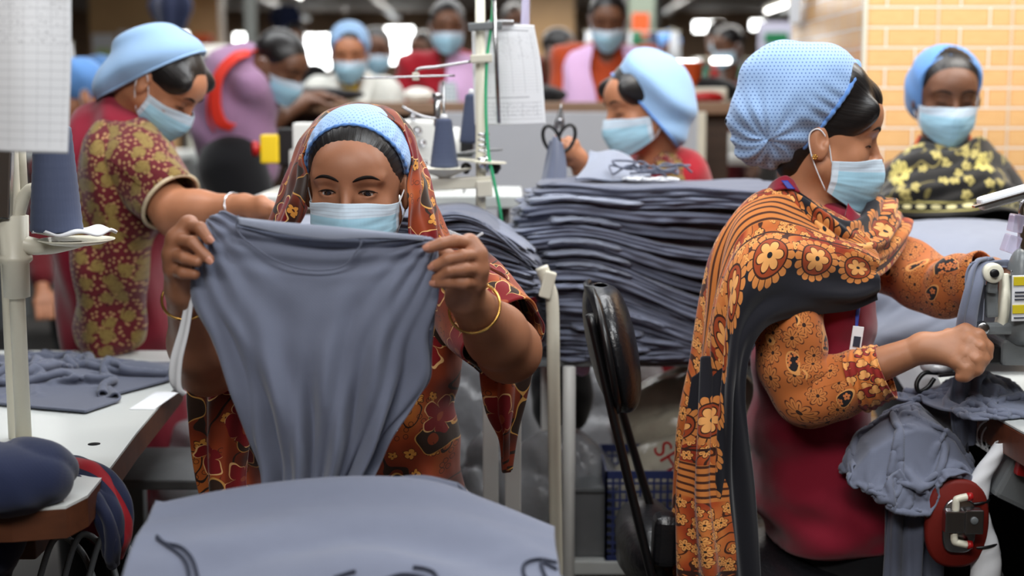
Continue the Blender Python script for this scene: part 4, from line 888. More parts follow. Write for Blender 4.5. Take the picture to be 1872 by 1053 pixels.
# ================================================================== SETTING
def setting():
    m = MB(); m.box((0, 13, -.05), (22, 28, .1), bev=0); struct(m.build('floor', MT['floor']))
    m = MB(); m.box((0, 13, 2.95), (22, 28, .1), bev=0)
    struct(m.build('ceiling', MT['ceil']))
    m = MB(); 
    # back wall with window openings
    WX = []
    for (xa, ya, xb, yb) in ((232, 4, 268, 60), (322, 58, 346, 84), (428, 60, 452, 84), (553, 62, 604, 128), (704, 48, 757, 118), (1266, 38, 1322, 60), (1370, 36, 1398, 56)):
        p, q = at(xa, yb, 27), at(xb, ya, 27); WX.append((p.x, q.x, max(p.z, .9), min(q.z, 2.86)))
    x = -11
    for a, b, z0, z1 in WX+[(11, 11, 0, 0)]:
        m.box(((x+a)/2, 27, 1.45), (a-x, .2, 2.9), bev=0)
        if b > a: m.box(((a+b)/2, 27, z0/2), (b-a, .2, z0), bev=0); m.box(((a+b)/2, 27, (z1+2.9)/2), (b-a, .2, 2.9-z1), bev=0)
        x = b
    struct(m.build('wall_back', MT['wallf']))
    for i, (a, b, z0, z1) in enumerate(WX):
        m = MB(); m.box(((a+b)/2, 27.02, (z0+z1)/2), (b-a, .02, z1-z0), bev=0); w = struct(m.build('window_%d' % (i+1), MT['glow2']))
        f = MB(); f.box(((a+b)/2, 26.97, (z0+z1)/2), (.03, .04, z1-z0), bev=0)
        for zz in (z0, z1): f.box(((a+b)/2, 26.97, zz), (b-a, .05, .04), bev=0)
        for xx in (a, b): f.box((xx, 26.97, (z0+z1)/2), (.04, .05, z1-z0), bev=0)
        f.build('window_frame', MT['cream'], w)
    for sx, nm in ((-11, 'wall_left'), (11, 'wall_right')):
        m = MB(); m.box((sx, 13, 1.45), (.2, 28, 2.9), bev=0); struct(m.build(nm, MT['wallf']))
    m = MB(); m.box((0, -1, 1.45), (22, .2, 2.9), bev=0); struct(m.build('wall_front', MT['wallf']))
    # tiled column at the right
    x0 = at(1578, 200, 4.15).x; x1 = 2.3; y0, y1 = 4.15, 5.25
    V = [(x0, y0, 0), (x1, y0, 0), (x1, y0, 2.9), (x0, y0, 2.9), (x0, y1, 0), (x0, y0, 0), (x0, y0, 2.9), (x0, y1, 2.9), (x1, y0, 0), (x1, y1, 0), (x1, y1, 2.9), (x1, y0, 2.9), (x1, y1, 0), (x0, y1, 0), (x0, y1, 2.9), (x1, y1, 2.9)]
    F = np.array([[0, 1, 2, 3], [4, 5, 6, 7], [8, 9, 10, 11], [12, 13, 14, 15]])
    zo = -(at(1700, 50, y0).z % .0575)+.0575; uo = -((at(1713, 100, y0).x-x0) % .212)+.212
    uv = [((v[0]-x0)+(v[1]-y0)*(1 if i in (4, 5, 6, 7, 8, 9, 10, 11) else 0)+uo, v[2]+zo) for i, v in enumerate(V)]
    me = mesh_from('column', V, F, {'UVMap': uv}, smooth=False); o = link('column', me, MT['tiles']); struct(o); o['label'] = 'column faced with glossy orange brick-pattern tiles'
    m = MB(); m.box((x0-.004, y0-.004, 1.45), (.012, .012, 2.88), bev=0); struct(m.build('trim_1', MT['cream']))
    # notice on the side of the column
    m = MB(); m.box(at(1460, 5, 5.05)+Vector((-.012, 0, .05)), (.008, .16, .24), bev=.001); o = m.build('notice', MT['strip']); tag(o, 'small white notice fixed high on the tiled side of the column', 'notice')
    # far tiled / painted pillars
    for i, (pa, pb, Y, top, mt) in enumerate([(165, 292, 15, None, 'pil'), (345, 402, 19, None, 'pil'), (1168, 1205, 13, None, 'pilg'), (448, 468, 11, None, 'pilg'), (965, 1050, 18, None, 'pil')]):
        a, b = at(pa, 100, Y).x, at(pb, 100, Y).x; m = MB(); m.box(((a+b)/2, Y+(b-a)/2, 1.45), (b-a, b-a, 2.9), bev=.01); o = struct(m.build('trim_%d' % (i+2), MT[mt]))
MT['pil'] = plain('pillar_tan', hexc(186, 150, 106), .4, .4, nz=.2, nscale=3); MT['pilg'] = plain('pillar_grey', hexc(96, 100, 98), .5, .3, nz=.1)
setting()
def lamps():
    spots = [(-3.9, 16), (-2.2, 14.5), (-.9, 20), (.9, 22), (3.1, 17), (5.0, 20), (-5.6, 21), (6.2, 15), (-2.6, 23), (2.6, 24), (-.55, 12.2), (4.2, 23)]
    for i, (x, y) in enumerate(spots):
        z = 2.35; t = thing('fluorescent_lamp', 'hanging fluorescent batten lamp over the far sewing lines', 'lamp', (x, y, z), 'fluorescent lamps over the far lines')
        m = MB(); m.box((x, y, z+.04), (.08, 1.25, .05), bev=.004); m.build('batten', MT['cream'], t)
        m = MB(); m.cyl((x, y-.6, z), (x, y+.6, z), .016, seg=10); m.build('tube', MT['glow'], t)
        m = MB()
        for d in (-.5, .5): m.cyl((x, y+d, z+.06), (x, y+d, 2.9), .004, seg=6)
        m.build('hanger', MT['steel'], t)
lamps()
# ================================================================== COUNTER AND PARTITION
def counter():
    a, b = at(398, 190, 5.35), at(1345, 190, 5.35); zt = at(900, 188, 5.35).z
    g = thing('inspection_counter', 'long brown wooden counter between the sewing floor and the standing workers', 'counter', ((a.x+b.x)/2, 5.6, 0))
    m = MB(); m.box(((a.x+b.x)/2, 5.62, zt-.02), (b.x-a.x, .52, .045), bev=.006); m.build('countertop', MT['woodtop'], g)
    m = MB(); m.box(((a.x+b.x)/2+.02, 5.46, zt*.5-.02), (b.x-a.x-.06, .03, zt-.045), bev=.003); m.build('front_panel', MT['woodd'], g)
    for x in (a.x+.06, b.x-.06):
        for y in (5.5, 5.80): m = MB(); m.box((x, y, (zt-.04)/2), (.06, .06, zt-.04), bev=.004); m.build('leg', MT['woodd'], g)
    p0, p1 = at(800, 205, 5.2), at(1288, 205, 5.2); o = thing('partition_board', 'pale grey board standing in front of the brown counter behind the garment stacks', 'board', ((p0.x+p1.x)/2, 5.2, 0))
    m = MB(); m.box(((p0.x+p1.x)/2, 5.2, p0.z/2), (p1.x-p0.x, .025, p0.z), bev=.004); m.build('panel', MT['board'], o)
    m = MB()
    for x in (p1.x-.012, p0.x+.012): m.box((x, 5.185, p0.z/2), (.03, .02, p0.z), bev=.003)
    m.build('edge_strip', MT['cream'], o)
counter()
def table_leg(m, x, y, z, r=.017): m.cyl((x, y, 0), (x, y, z), r, seg=16)
# ================================================================== LEFT SEWING TABLE
def left_table():
    z = .75; P = [atz(-260, 640, z), atz(318, 641, z), atz(338, 655, z), atz(333, 692, z), atz(250, 790, z), atz(205, 850, z), atz(160, 905, z), atz(120, 925, z), atz(20, 932, z), atz(-420, 940, z)]
    g = thing('sewing_table', 'white-topped sewing table with a worn dark wooden edge, at the left', 'table', (-1.05, 2.6, 0))
    def slab(z1, z0, mat, name, sc=1.0):
        V = [(p.x, p.y, z1) for p in P]+[(p.x, p.y, z0) for p in P]; n = len(P); F = [list(range(n))[::-1], [n+i for i in range(n)]]+[[i, (i+1) % n, n+(i+1) % n, n+i] for i in range(n)]
        bm = bmesh.new(); vs = [bm.verts.new(v) for v in V]
        for f in F: bm.faces.new([vs[i] for i in f])
        bmesh.ops.recalc_face_normals(bm, faces=bm.faces); me = bpy.data.meshes.new(name); bm.to_mesh(me); bm.free(); return link(name, me, mat, g)
    slab(z, z-.004, MT['laminate'], 'tabletop'); slab(z-.004, z-.045, MT['wood'], 'table_edge')
    m = MB(); m.box((-.78, 2.55, z-.075), (.03, .9, .055), bev=.002); m.box((-1.3, 2.98, z-.075), (1.0, .03, .055), bev=.002); m.build('apron', MT['wood'], g)
    for x, y in ((-.80, 2.95), (-.86, 2.16), (-1.75, 2.95), (-1.75, 2.16)):
        m = MB(); m.box((x, y, .35), (.035, .035, .70), bev=.003); m.build('leg', MT['mgrey'], g)
    m = MB(); q = atz(172, 812, z); m.lathe([(0, .010), (.0006, .010)], q, seg=14); m.build('screw_hole', MT['black2'], g)
    m = MB(); q = atz(283, 733, z); m.box(q+Vector((0, 0, .0008)), (.045, .15, .001), (0, 0, -.06), bev=.0003); tag(m.build('paper_slip', MT['strip']), 'small white paper slip taped near the right edge of the left table', 'paper')
    # drawer box and coil below
    m = MB(); m.box((-.93, 2.33, .60), (.30, .16, .10), bev=.004); m.build('drawer', MT['wood'], g)
    m = MB()
    for k in range(3): m.tube([at(60+k*45, 1100, 2.1), at(100+k*45, 985-k*4, 2.15), at(150+k*45, 1010, 2.15), at(185+k*40, 1100, 2.1)], .005, 8, 8)
    m.build('cable', MT['mgrey'], g)
left_table()
def crumple(name, rows, mat, label, cat, amp=.012, seed=1, nu=110, nv=100, thick=.004, group=None, f=18, post=None):
    o = loft(name, rows, mat, None, nu, nv, lambda U, V: amp*wn(U*1.0, V*1.0, 0*U, f, seed, 3)+amp*.5*np.sin(U*f*1.3+3*wn(U, V, 0*U, 6, seed+1, 2)), thick, post=post)
    return tag(o, label, cat, group)
def heap(name, c, r, mat, label, cat, amp=.012, f=30, seed=1, h=.005, rot=(0, 0, 0), extra=(), floor_z=None, parent=None, group=None, ridgef=None):
    s = SDF(); s.ell(c, r, rot, k=.03)
    for (c2, r2, ro) in extra: s.ell(c2, r2, ro, k=.03)
    def d(x, y, z):
        w = wn(x, y, z, f*.5, seed+2, 2)
        v = amp*wn(x, y, z, f, seed, 3)
        if ridgef: v = v-amp*.9*(np.abs(np.sin(x*ridgef[0]+y*ridgef[1]+z*ridgef[2]+w*3.0))**.6-.5)
        return v
    s.disp(d)
    if floor_z is not None: s.half((0, 0, floor_z), (0, 0, -1), .006)
    o = s.build(name, mat, parent, h)
    if label and parent is None: tag(o, label, cat, group)
    return o
# grey garment dropped on the left table
heap('navy_garment', atz(32, 866, .79), (.080, .07, .050), MT['navy'], 'navy blue knit garment bunched on the near left corner of the table', 'garment', .010, 26, 9, .005, (0, 0, .3), [(at(-12, 940, 1.96), (.045, .05, .10), (0, 0, 0))], None, ridgef=(20, 10, 30))
crumple('striped_garment', [[(80, 850, 2.10), (70, 880, 2.06), (75, 910, 2.03)], [(110, 832, 2.12), (105, 868, 2.06), (110, 895, 2.0)], [(155, 838, 2.08), (148, 880, 2.03), (140, 905, 2.0)], [(200, 868, 2.05), (180, 905, 2.0), (165, 925, 1.99)], [(228, 915, 2.02), (205, 950, 1.98), (180, 960, 1.98)], [(234, 970, 2.01), (212, 1000, 1.98), (190, 1010, 1.99)], [(222, 1015, 2.01), (210, 1030, 2.0), (200, 1035, 2.0)]], MT['navyred'],
        'navy garment with dark red stripes draped over the right edge of the left table', 'garment', .007, 5, 60, 110, .012, f=10)
# ================================================================== THREAD STANDS
def cone(p, r0, r1, h, label, group=None, mat='cone', cat='thread cone'):
    p = Vector(p); t = thing('thread_cone', label, cat, p, group)
    prof = [(0, r0*.55), (.002, r0*.96)]+[(.004+(h-.008)*i/26, (r0+(r1-r0)*i/26)*(1+.012*math.sin(i*2.4))) for i in range(27)]+[(h-.002, r1*.9), (h, r1*.5)]
    m = MB(); m.lathe(prof, p, seg=28); m.build('thread_winding', MT[mat], t)
    m = MB(); m.lathe([(0, r1*.45), (.004, r1*.5), (h*.09, r1*.40), (h*.11, r1*.25)], p+Vector((0, 0, h-.002)), seg=18); m.build('cone_tip', MT['strip'], t); return t
def left_stand():
    b = atz(44, 815, .75); top = at(4, 150, b.y-.01); ax = (top-b).normalized(); g = thing('thread_stand', 'cream metal thread stand on the left table holding a wide grey cone', 'thread stand', b)
    x = b.x; y = b.y; zt = 1.46
    m = MB(); m.lathe([(0, .0125), (zt-.75, .0115)], (x, y, .75), seg=22); m.lathe([(0, .030), (.004, .030), (.012, .018)], (x, y, .75), seg=22); m.build('pole', MT['cream'], g)
    zc = at(30, 420, y).z; m = MB(); m.lathe([(0, .013), (.002, .020), (.055, .021), (.060, .026), (.066, .026), (.07, .021), (.13, .023), (.132, .013)], (x, y, at(30, 545, y).z), seg=26); m.build('collar', MT['cream'], g)
    # spool arm: yoke, dish plate and needle
    m = MB(); zp = at(140, 445, y).z
    m.tube([(x, y, zp+.002), at(60, 450, y), at(100, 452, y-.01), at(150, 446, y-.02)], [.016, .014, .010, .005], 12, 6)
    m.tube([at(30, 400, y), at(48, 352, y-.005), at(68, 352, y-.01), at(82, 425, y-.01)], [.012, .009, .009, .009], 10, 6); m.build('spool_arm', MT['cream'], g)
    c = at(140, 436, y-.02); m = MB(); m.lathe([(0, .012), (.004, .040), (.010, .058), (.0115, .058), (.006, .040), (.004, .01)], c+Vector((0, 0, -.012)), seg=36); m.build('spool_dish', MT['ivory'], g)
    loft('foam_pad', [[(60, 425, y-.05), (110, 428, y-.07), (165, 428, y-.07), (205, 422, y-.045)], [(58, 428, y-.02), (110, 424, y-.02), (170, 422, y-.02), (214, 426, y-.02)], [(66, 424, y+.02), (110, 418, y+.03), (165, 415, y+.03), (205, 418, y+.01)]], MT['strip'], g, 50, 24, lambda U, V: .003*np.sin(U*14+V*3), .004, 'white cloth pad under the cone')
    cone(at(104, 428, y-.02)+Vector((0, 0, .003)), .040, .028, .165, 'wide dark grey thread cone on the thread stand of the left table', cat='thread cone')
    # second pole with small fittings behind the sheet
    m = MB(); m.cyl((x-.032, y+.05, .75), (x-.032, y+.05, 1.42), .010, seg=14); m.cyl(at(42, 350, y+.04), at(36, 240, y+.04), .008, seg=12); m.build('guide_post', MT['cream'], g)
    m = MB(); m.box(at(9, 335, y-.02), (.022, .018, .11), (0, .08, 0), bev=.003); m.build('bracket', MT['steel'], g)
left_stand()
def sheet(name, rows, mat, label, clip=None):
    o = thing(name, label, 'paper', at(*rows[-1][0])); loft('page', rows, MT[mat], o, 50, 60, lambda U, V: .0015*np.sin(U*5+V*3), .0006); return o
s1 = sheet('production_form', [[(-70, -40, 1.66), (30, -42, 1.64), (130, -38, 1.66)], [(-70, 120, 1.655), (30, 120, 1.632), (130, 122, 1.655)], [(-72, 272, 1.66), (30, 278, 1.635), (124, 281, 1.65)]], 'paper', 'large white ruled production form hanging at the upper left')
m = MB(); m.box(at(30, -44, 1.65), (.14, .012, .012), bev=.003); m.build('clip_bar', MT['steel'], s1)
m = MB(); m.cyl(at(30, -50, 1.65), at(30, -50, 1.65)+Vector((0, 0, .9)), .002, seg=6); m.build('hanging_wire', MT['steel'], s1)
def centre_stand():
    Y = 2.95; b = at(885, 440, Y); x = at(878, 100, Y).x; g = thing('thread_stand', 'tall cream thread stand with crossbars between the two garment stacks', 'thread stand', (x, Y, .76))
    m = MB(); m.lathe([(0, .0105), (at(878, -60, Y).z-.76, .0100)], (x, Y, .76), seg=20); m.build('pole', MT['cream'], g)
    def bar(p, q, th, hh, name, mat='cream', bev=.003):
        p, q = Vector(p), Vector(q); m = MB(); c = (p+q)/2; L = (q-p).length; an = math.atan2(-(q.z-p.z), (q.x-p.x)); m.box(c, (L, th, hh), (0, an, 0), bev=bev); return m.build(name, MT[mat], g)
    bar(at(856, 50, Y-.015), at(918, 46, Y-.015), .03, .016, 'clamp_bar', 'mgrey')
    bar(at(860, 108, Y-.015), at(900, 106, Y-.015), .032, .017, 'clamp', 'cream'); bar(at(770, 338, Y-.01), at(898, 332, Y-.01), .03, .024, 'spool_arm', 'cream')
    bar(at(872, 345, Y-.016), at(900, 343, Y-.016), .036, .034, 'clamp', 'cream')
    m = MB(); m.tube([at(862, 112, Y-.02), at(800, 122, Y-.02), at(765, 126, Y-.02), at(757, 140, Y-.02)], .0030, 8, 6); m.tube([at(832, 138, Y-.03), at(760, 140, Y-.03), at(700, 142, Y-.03), at(660, 142, Y-.03)], .0022, 8, 4)
    m.build('thread_guide', MT['steel'], g)
    m = MB(); m.box(at(760, 140, Y-.025), (.014, .012, .016), bev=.002); m.build('guide_block', MT['cream'], g)
    m = MB(); m.tube([at(735, 195, Y), at(770, 212, Y), at(800, 218, Y)], .003, 8, 4); m.build('guide_arm', MT['steel'], g)
    m = MB(); m.cyl(at(912, 226, Y-.03), at(903, 0, Y-.03), .0042, seg=12); m.tube([at(903, 0, Y-.03), at(902, -30, Y-.03), at(900, -60, Y-.03)], .006, 8, 3); m.build('hanging_rod', MT['steel'], g)
    m = MB()
    for yy in (246, 256, 266, 276): m.lathe([(0, .006), (.003, .0135), (.007, .0135), (.010, .006)], at(883, yy+4, Y), seg=16)
    m.lathe([(0, .012), (.03, .0145), (.034, .010)], at(883, 316, Y), seg=16); m.build('chrome_collar', MT['chrome'], g)
    # the leaf-shaped spool holders seen edge-on
    def leaf(c, w, d, tl, name, mt='ivory'):
        V = []; F = []; n = 28
        for i in range(n):
            a = 2*math.pi*i/n; r = 1+.25*math.cos(4*a); V.append(Vector((math.cos(a)*w*r, math.sin(a)*d*r, math.cos(a)*tl)))
        V2 = [v+Vector((0, 0, .004)) for v in V]; cc = Vector(c); m = MB(); m.add([cc+v for v in V+V2], [list(range(n))[::-1], [n+i for i in range(n)]]+[[i, (i+1) % n, n+(i+1) % n, n+i] for i in range(n)], 0, False); return m.build(name, MT[mt], g)
    leaf(at(878, 296, Y), .043, .05, -.004, 'spool_dish'); leaf(at(870, 279, Y+.06), .045, .05, .004, 'spool_dish', 'mgrey')
    m = MB()
    for xx in (852, 906): m.lathe([(0, .004), (.012, .012), (.020, .010), (.024, .003)], at(xx, 318, Y+.01), seg=14)
    m.build('rubber_knob', MT['black'], g)
    m = MB(); c = at(812, 318, Y-.01); m.lathe([(-.006, .016), (0, .03), (.008, .050), (.012, .058), (.0135, .058), (.009, .046), (.003, .02)], c, seg=36); m.cyl(c+Vector((0, 0, -.03)), c, .012, seg=16); m.build('spool_dish', MT['ivory'], g, )
    m = MB(); m.cyl(c, c+Vector((0, 0, .19)), .0028, seg=8); m.build('spool_pin', MT['steel'], g)
    m = MB(); m.cyl(at(799, 232, Y+.05), at(799, 182, Y+.05), .0075, seg=14); m.cyl(at(799, 182, Y+.05), at(799, 170, Y+.05), .0105, seg=14); m.build('post_cap', MT['steel'], g)
    cone(c+Vector((0, 0, .012)), .0295, .0165, .102, 'slate grey thread cone standing on the dish of the centre thread stand', 'thread cones of the centre stand'); g2 = None
    cone(at(862, 262, Y+.10), .026, .013, .105, 'slate grey thread cone half hidden behind the centre pole', 'thread cones of the centre stand')
    m = MB(); m.tube([at(903, -30, Y-.02), at(899, 40, Y-.02), at(890, 110, Y-.02), at(888, 200, Y-.02), at(893, 280, Y-.02), at(903, 330, Y-.02), at(915, 390, Y-.01), at(920, 440, Y+.02)], .0034, 8, 10); tag(m.build('air_hose', MT['green']), 'thin green hose running down beside the centre thread stand', 'hose')
    s = sheet('production_form', [[(862, 48, Y+.03), (915, 44, Y+.025), (976, 46, Y+.03)], [(864, 130, Y+.03), (925, 128, Y+.02), (990, 126, Y+.03)], [(868, 228, Y+.03), (930, 229, Y+.02), (998, 227, Y+.03)]], 'paper2', 'white printed table form clipped to the centre thread stand')
    m = MB(); m.box(at(915, 42, Y+.01), (.055, .010, .012), bev=.003); m.build('clip', MT['steel'], s)
    sheet('plastic_sleeve', [[(955, -30, Y+.10), (968, -30, Y+.10)], [(952, 46, Y+.10), (968, 46, Y+.10)]], 'clear', 'clear plastic strip hanging above the clipped form')
centre_stand()
# ================================================================== CLOTH SETTLING (position-based, run once at build time)
def settle(P, lu, lv, zmin, steps=120, it=6, g=.0009, pin=None, fric=.5, bend=.25, push=None):
    P = P.astype(float).copy(); O = P.copy(); ny, nx, _ = P.shape; w = np.ones((ny, nx, 1))
    if pin is not None: w[pin] = 0
    ld = math.hypot(lu, lv)
    def con(a, b, L, k, mode=0):
        d = P[b]-P[a]; n = np.linalg.norm(d, axis=2, keepdims=True)+1e-9; wa, wb = w[a], w[b]; s = (n-L)/n*k/(wa+wb+1e-9)
        if mode: s = np.where(n < L, s, 0)
        P[a] += d*s*wa; P[b] -= d*s*wb
    S = slice
    prs = []
    for o in (0, 1):
        e = nx-1-o; m = e//2*2
        if m >= 2 or e >= 1: prs.append(((S(None), S(o, nx-1, 2)), (S(None), S(o+1, nx, 2)), lu, 1., 0))
        prs.append(((S(o, ny-1, 2), S(None)), (S(o+1, ny, 2), S(None)), lv, 1., 0))
    for o in (0, 1):
        prs.append(((S(o, ny-1, 2), S(0, nx-1)), (S(o+1, ny, 2), S(1, nx)), ld, .5, 0)); prs.append(((S(o, ny-1, 2), S(1, nx)), (S(o+1, ny, 2), S(0, nx-1)), ld, .5, 0))
    for o in (0, 1, 2, 3):
        prs.append(((S(None), S(o, nx-2, 4)), (S(None), S(o+2, nx, 4)), lu*1.9, bend, 1)); prs.append(((S(o, ny-2, 4), S(None)), (S(o+2, ny, 4), S(None)), lv*1.9, bend, 1))
    fix = []
    for a, b, L, k, m in prs:
        na = [len(range(*a[i].indices((ny, nx)[i]))) for i in (0, 1)]; nb = [len(range(*b[i].indices((ny, nx)[i]))) for i in (0, 1)]
        n = [min(na[i], nb[i]) for i in (0, 1)]
        if min(n) < 1: continue
        def cut(s, i):
            st, sp, q = s[i].indices((ny, nx)[i]); return S(st, st+q*(n[i]-1)+1, q)
        fix.append(((cut(a, 0), cut(a, 1)), (cut(b, 0), cut(b, 1)), L, k, m))
    for t in range(steps):
        V = (P-O)*.96; O = P.copy(); P = P+V*w; P[..., 2] -= g*w[..., 0]
        for _ in range(it):
            for c in fix: con(*c)
            z = zmin(P[..., 0], P[..., 1]); h = P[..., 2] < z
            P[..., 2] = np.where(h & (w[..., 0] > 0), z, P[..., 2])
        if push is not None: push(P)
        h = P[..., 2] < z+.001; O[..., :2] = np.where(h[..., None], O[..., :2]*(1-fric)+P[..., :2]*fric, O[..., :2])
    return P
def cloth_obj(name, P, mat, thick=.003, parent=None, sub=2, uvs=None, label=None):
    ny, nx, _ = P.shape; R = cr_eval(P, np.linspace(0, ny-1, (ny-1)*sub+1)); R = cr_eval(R.transpose(1, 0, 2), np.linspace(0, nx-1, (nx-1)*sub+1)).transpose(1, 0, 2)
    rows = [[('w',)+tuple(p) for p in r] for r in R]; return loft(name, rows, mat, parent, R.shape[1], R.shape[0], None, thick, label)
def sheet_grid(c, sx, sy, nx, ny, squeeze=(.75, .75), rot=0, lift=.03, seed=0, f=20, z0=0):
    """flat sheet squeezed together with small random height so that it buckles into folds"""
    U, V = np.meshgrid(np.linspace(-.5, .5, nx), np.linspace(-.5, .5, ny)); x = U*sx*squeeze[0]; y = V*sy*squeeze[1]
    q = wn(U, V, 0*U, f*.4, seed+5, 2)*.02; x = x+q; y = y+wn(U, V, 0*U, f*.4, seed+9, 2)*.02
    X_ = x*math.cos(rot)-y*math.sin(rot)+c[0]; Y_ = x*math.sin(rot)+y*math.cos(rot)+c[1]
    Z = z0+lift*(1+wn(U, V, 0*U, f, seed, 2)); return np.stack([X_, Y_, Z], -1), sx/(nx-1), sy/(ny-1)
def left_cloths():
    z = .7515; c = atz(110, 700, z)
    def ground(x, y): return z+.004+.038*np.exp(-((x-c.x+.06)/.11)**2-((y-c.y+.02)/.08)**2)+.024*np.exp(-((x-c.x-.13)/.08)**2-((y-c.y-.07)/.05)**2)
    P, lu, lv = sheet_grid((c.x-.05, c.y+.02), .66, .56, 80, 64, (.62, .60), -.30, .045, 33, 13, z+.012)
    P = settle(P, lu, lv, ground, 90, 7, .0007, bend=.35); o = cloth_obj('crumpled_garment', P, MT['grey2'], .004); tag(o, 'grey jersey garment dropped in loose folds on the left table', 'garment')
left_cloths()
# ================================================================== FOLDED GARMENTS
def folded(name, cx, cy, w, d, t, z, sag, mat, seed, parent=None, rot=0., nth=150, ex=7., lips=3, jag=.006):
    rs = np.random.RandomState(seed); th = np.linspace(0, 2*math.pi, nth, endpoint=False); c, s = np.cos(th), np.sin(th)
    r = 1/(np.abs(c)**ex+np.abs(s)**ex)**(1/ex); prof = [(0, .02), (.5, 0), (.90, 0), (.965, .02)]
    n = lips
    for i in range(n):
        a = i/n; prof += [(.992+.008*rs.rand(), a+.30/n), (1.0+.012*rs.rand(), a+.5/n), (.992, a+.70/n)]
        if i < n-1: prof += [(.958+.012*rs.rand(), a+1.0/n)]
    prof += [(.965, .98), (.90, 1), (.5, 1.0), (0, .98)]
    V = []
    for j, (q, h) in enumerate(prof):
        wob = jag*(w1(th*w*2, 9, seed*7+int(h*n)*3)+.6*w1(th, 23, seed+50+int(h*n))) if q > .93 else 0*th
        x = c*r*(q*w/2+wob); y = s*r*(q*d/2+wob); X_ = cx+x*math.cos(rot)-y*math.sin(rot); Y_ = cy+x*math.sin(rot)+y*math.cos(rot)
        V.append(np.stack([X_, Y_, z+h*t+sag(X_, Y_)+.002*w1(th, 12, seed+int(h*9))*(q > .8)], -1))
    m = len(V); V = np.vstack(V); id_ = np.arange(m*nth).reshape(m, nth); nx_ = np.roll(id_, -1, 1)
    F = np.stack([id_[:-1], nx_[:-1], nx_[1:], id_[1:]], -1).reshape(-1, 4)
    uv = np.stack([V[:, 0], V[:, 1]*.7+V[:, 2]], -1); me = mesh_from(name, V, F, {'UVMap': uv}); return link(name, me, mat, parent)
def stacks():
    # frame under the big stack
    tz = .765; g = thing('work_table', 'white tubular table carrying the tall stack of folded grey garments', 'table', (.33, 3.02, 0))
    m = MB(); m.box((.33, 3.04, tz-.007), (.56, .32, .012), bev=.002); m.build('tabletop', MT['mgrey'], g)
    for x, y in ((at(1040, 800, 2.86).x, 2.86), (.58, 2.9), (.08, 3.18), (.58, 3.18)):
        m = MB(); m.cyl((x, y, 0), (x, y, tz-.008), .0135, seg=16); m.build('leg', MT['white'], g)
    N = 17; zt = at(1060, 338, 2.86).z; t = (zt-tz)/N
    for i in range(N):
        f = i/(N-1); A_ = .105*math.sin(math.pi*min(1, f*1.05))**1.1*(1 if f < .7 else 1-.5*(f-.7)/.3)+.01*f
        left = .052+.020*math.cos(f*4.5)-(.030 if .55 < f < .97 else 0)*math.sin((f-.55)/.42*math.pi); right = .56; cx = (left+right)/2
        def sag(x, y, A_=A_, i=i):
            u = np.clip((x-.10)/.42, 0, 1); return -A_*(u*u*(3-2*u))+.004*np.sin(x*21+i*.35+y*9)*min(1, i/6.)-.006*np.exp(-((x-left)/.03)**2)*min(1, i/8.)
        o = folded('folded_garment', cx, 3.03+.006*math.sin(i*2.1), right-left, .335+.012*math.sin(i*1.7), t*1.05, tz+i*t, sag, [MT['grey'], MT['grey2'], MT['grey']][i % 3], 100+i, rot=.012*math.sin(i*3.3), lips=2 if i % 3 else 3, jag=.009)
        if i % 2 or i % 5 == 0:
            rs_ = random.Random(i); ww = rs_.uniform(.12, .24); folded('folded_panel', left+ww/2+rs_.uniform(0, .10), 3.03-.012, ww, .345, t*rs_.uniform(.35, .6), tz+i*t+t*.3, sag, MT['grey3'] if i > 8 else MT['grey'], 700+i, parent=o, rot=rs_.uniform(-.05, .05), lips=1, jag=.005)
        if i == N-1: tag(o, 'topmost folded grey garment of the tall stack, under the white tangled tapes', 'garment', 'folded grey garments of the tall stack')
        elif i == 0: tag(o, 'bottom folded grey garment of the tall stack, lying on the white table', 'garment', 'folded grey garments of the tall stack')
        else: tag(o, 'grey garment folded between others inside the tall stack right of centre', 'garment', 'folded grey garments of the tall stack')
    # loose flap standing up at the back of the stack and tangled tapes on top
    tag(loft('garment_flap', [[(1078, 276, 3.14), (1110, 277, 3.15), (1150, 284, 3.16)], [(1072, 300, 3.06), (1120, 302, 3.06), (1175, 305, 3.08)], [(1052, 330, 2.95), (1120, 328, 2.97), (1190, 325, 3.0)]], MT['grey3'], None, 40, 40, lambda U, V: .004*np.sin(U*7+V*4), .004), 'loose grey garment end turned up at the back left of the tall stack', 'garment')
    m = MB(); rs = random.Random(5)
    for k in range(7):
        c = at(1135+k*17, 312+rs.uniform(-6, 9), 2.97+rs.uniform(-.03, .03)); c.z = max(c.z, zt+.008); L = []
        for a in range(7):
            an = a*1.05+k; L.append(c+Vector((math.cos(an)*rs.uniform(.018, .040), math.sin(an)*rs.uniform(.01, .03), rs.uniform(-.002, .016))))
        m.tube(L, .0024, 6, 6)
    o = m.build('drawcord', MT['grey2']); tag(o, 'tangle of thin grey cords on top of the tall garment stack', 'cord')
    P, lu, lv = sheet_grid(at(1190, 318, 2.96), .16, .07, 34, 16, (.62, .7), .05, .02, 3, 24, zt+.006)
    P = settle(P, lu, lv, lambda x, y: 0*x+zt+.004, 40, 5); tag(cloth_obj('white_tape', P, MT['strip'], .0012), 'crumpled white tape lying on top of the tall garment stack', 'tape')
    # second stack behind the shoulder of the woman in the rust scarf
    tz = at(960, 556, 2.62).z; g = thing('trolley', 'white tubular trolley carrying the low fanned stack of grey garments', 'trolley', (-.1, 2.8, 0))
    m = MB(); m.box((-.155, 2.80, tz-.008), (.37, .26, .014), bev=.003); m.build('shelf_board', MT['mgrey'], g)
    cx = at(1008, 600, 2.66).x
    m = MB(); m.tube([at(990, 488, 2.66), at(1002, 520, 2.66), at(1010, 560, 2.66), at(1012, 700, 2.66), at(1016, 960, 2.66), at(1020, 1200, 2.66)], .0125, 14, 8); m.build('corner_post', MT['cream'], g)
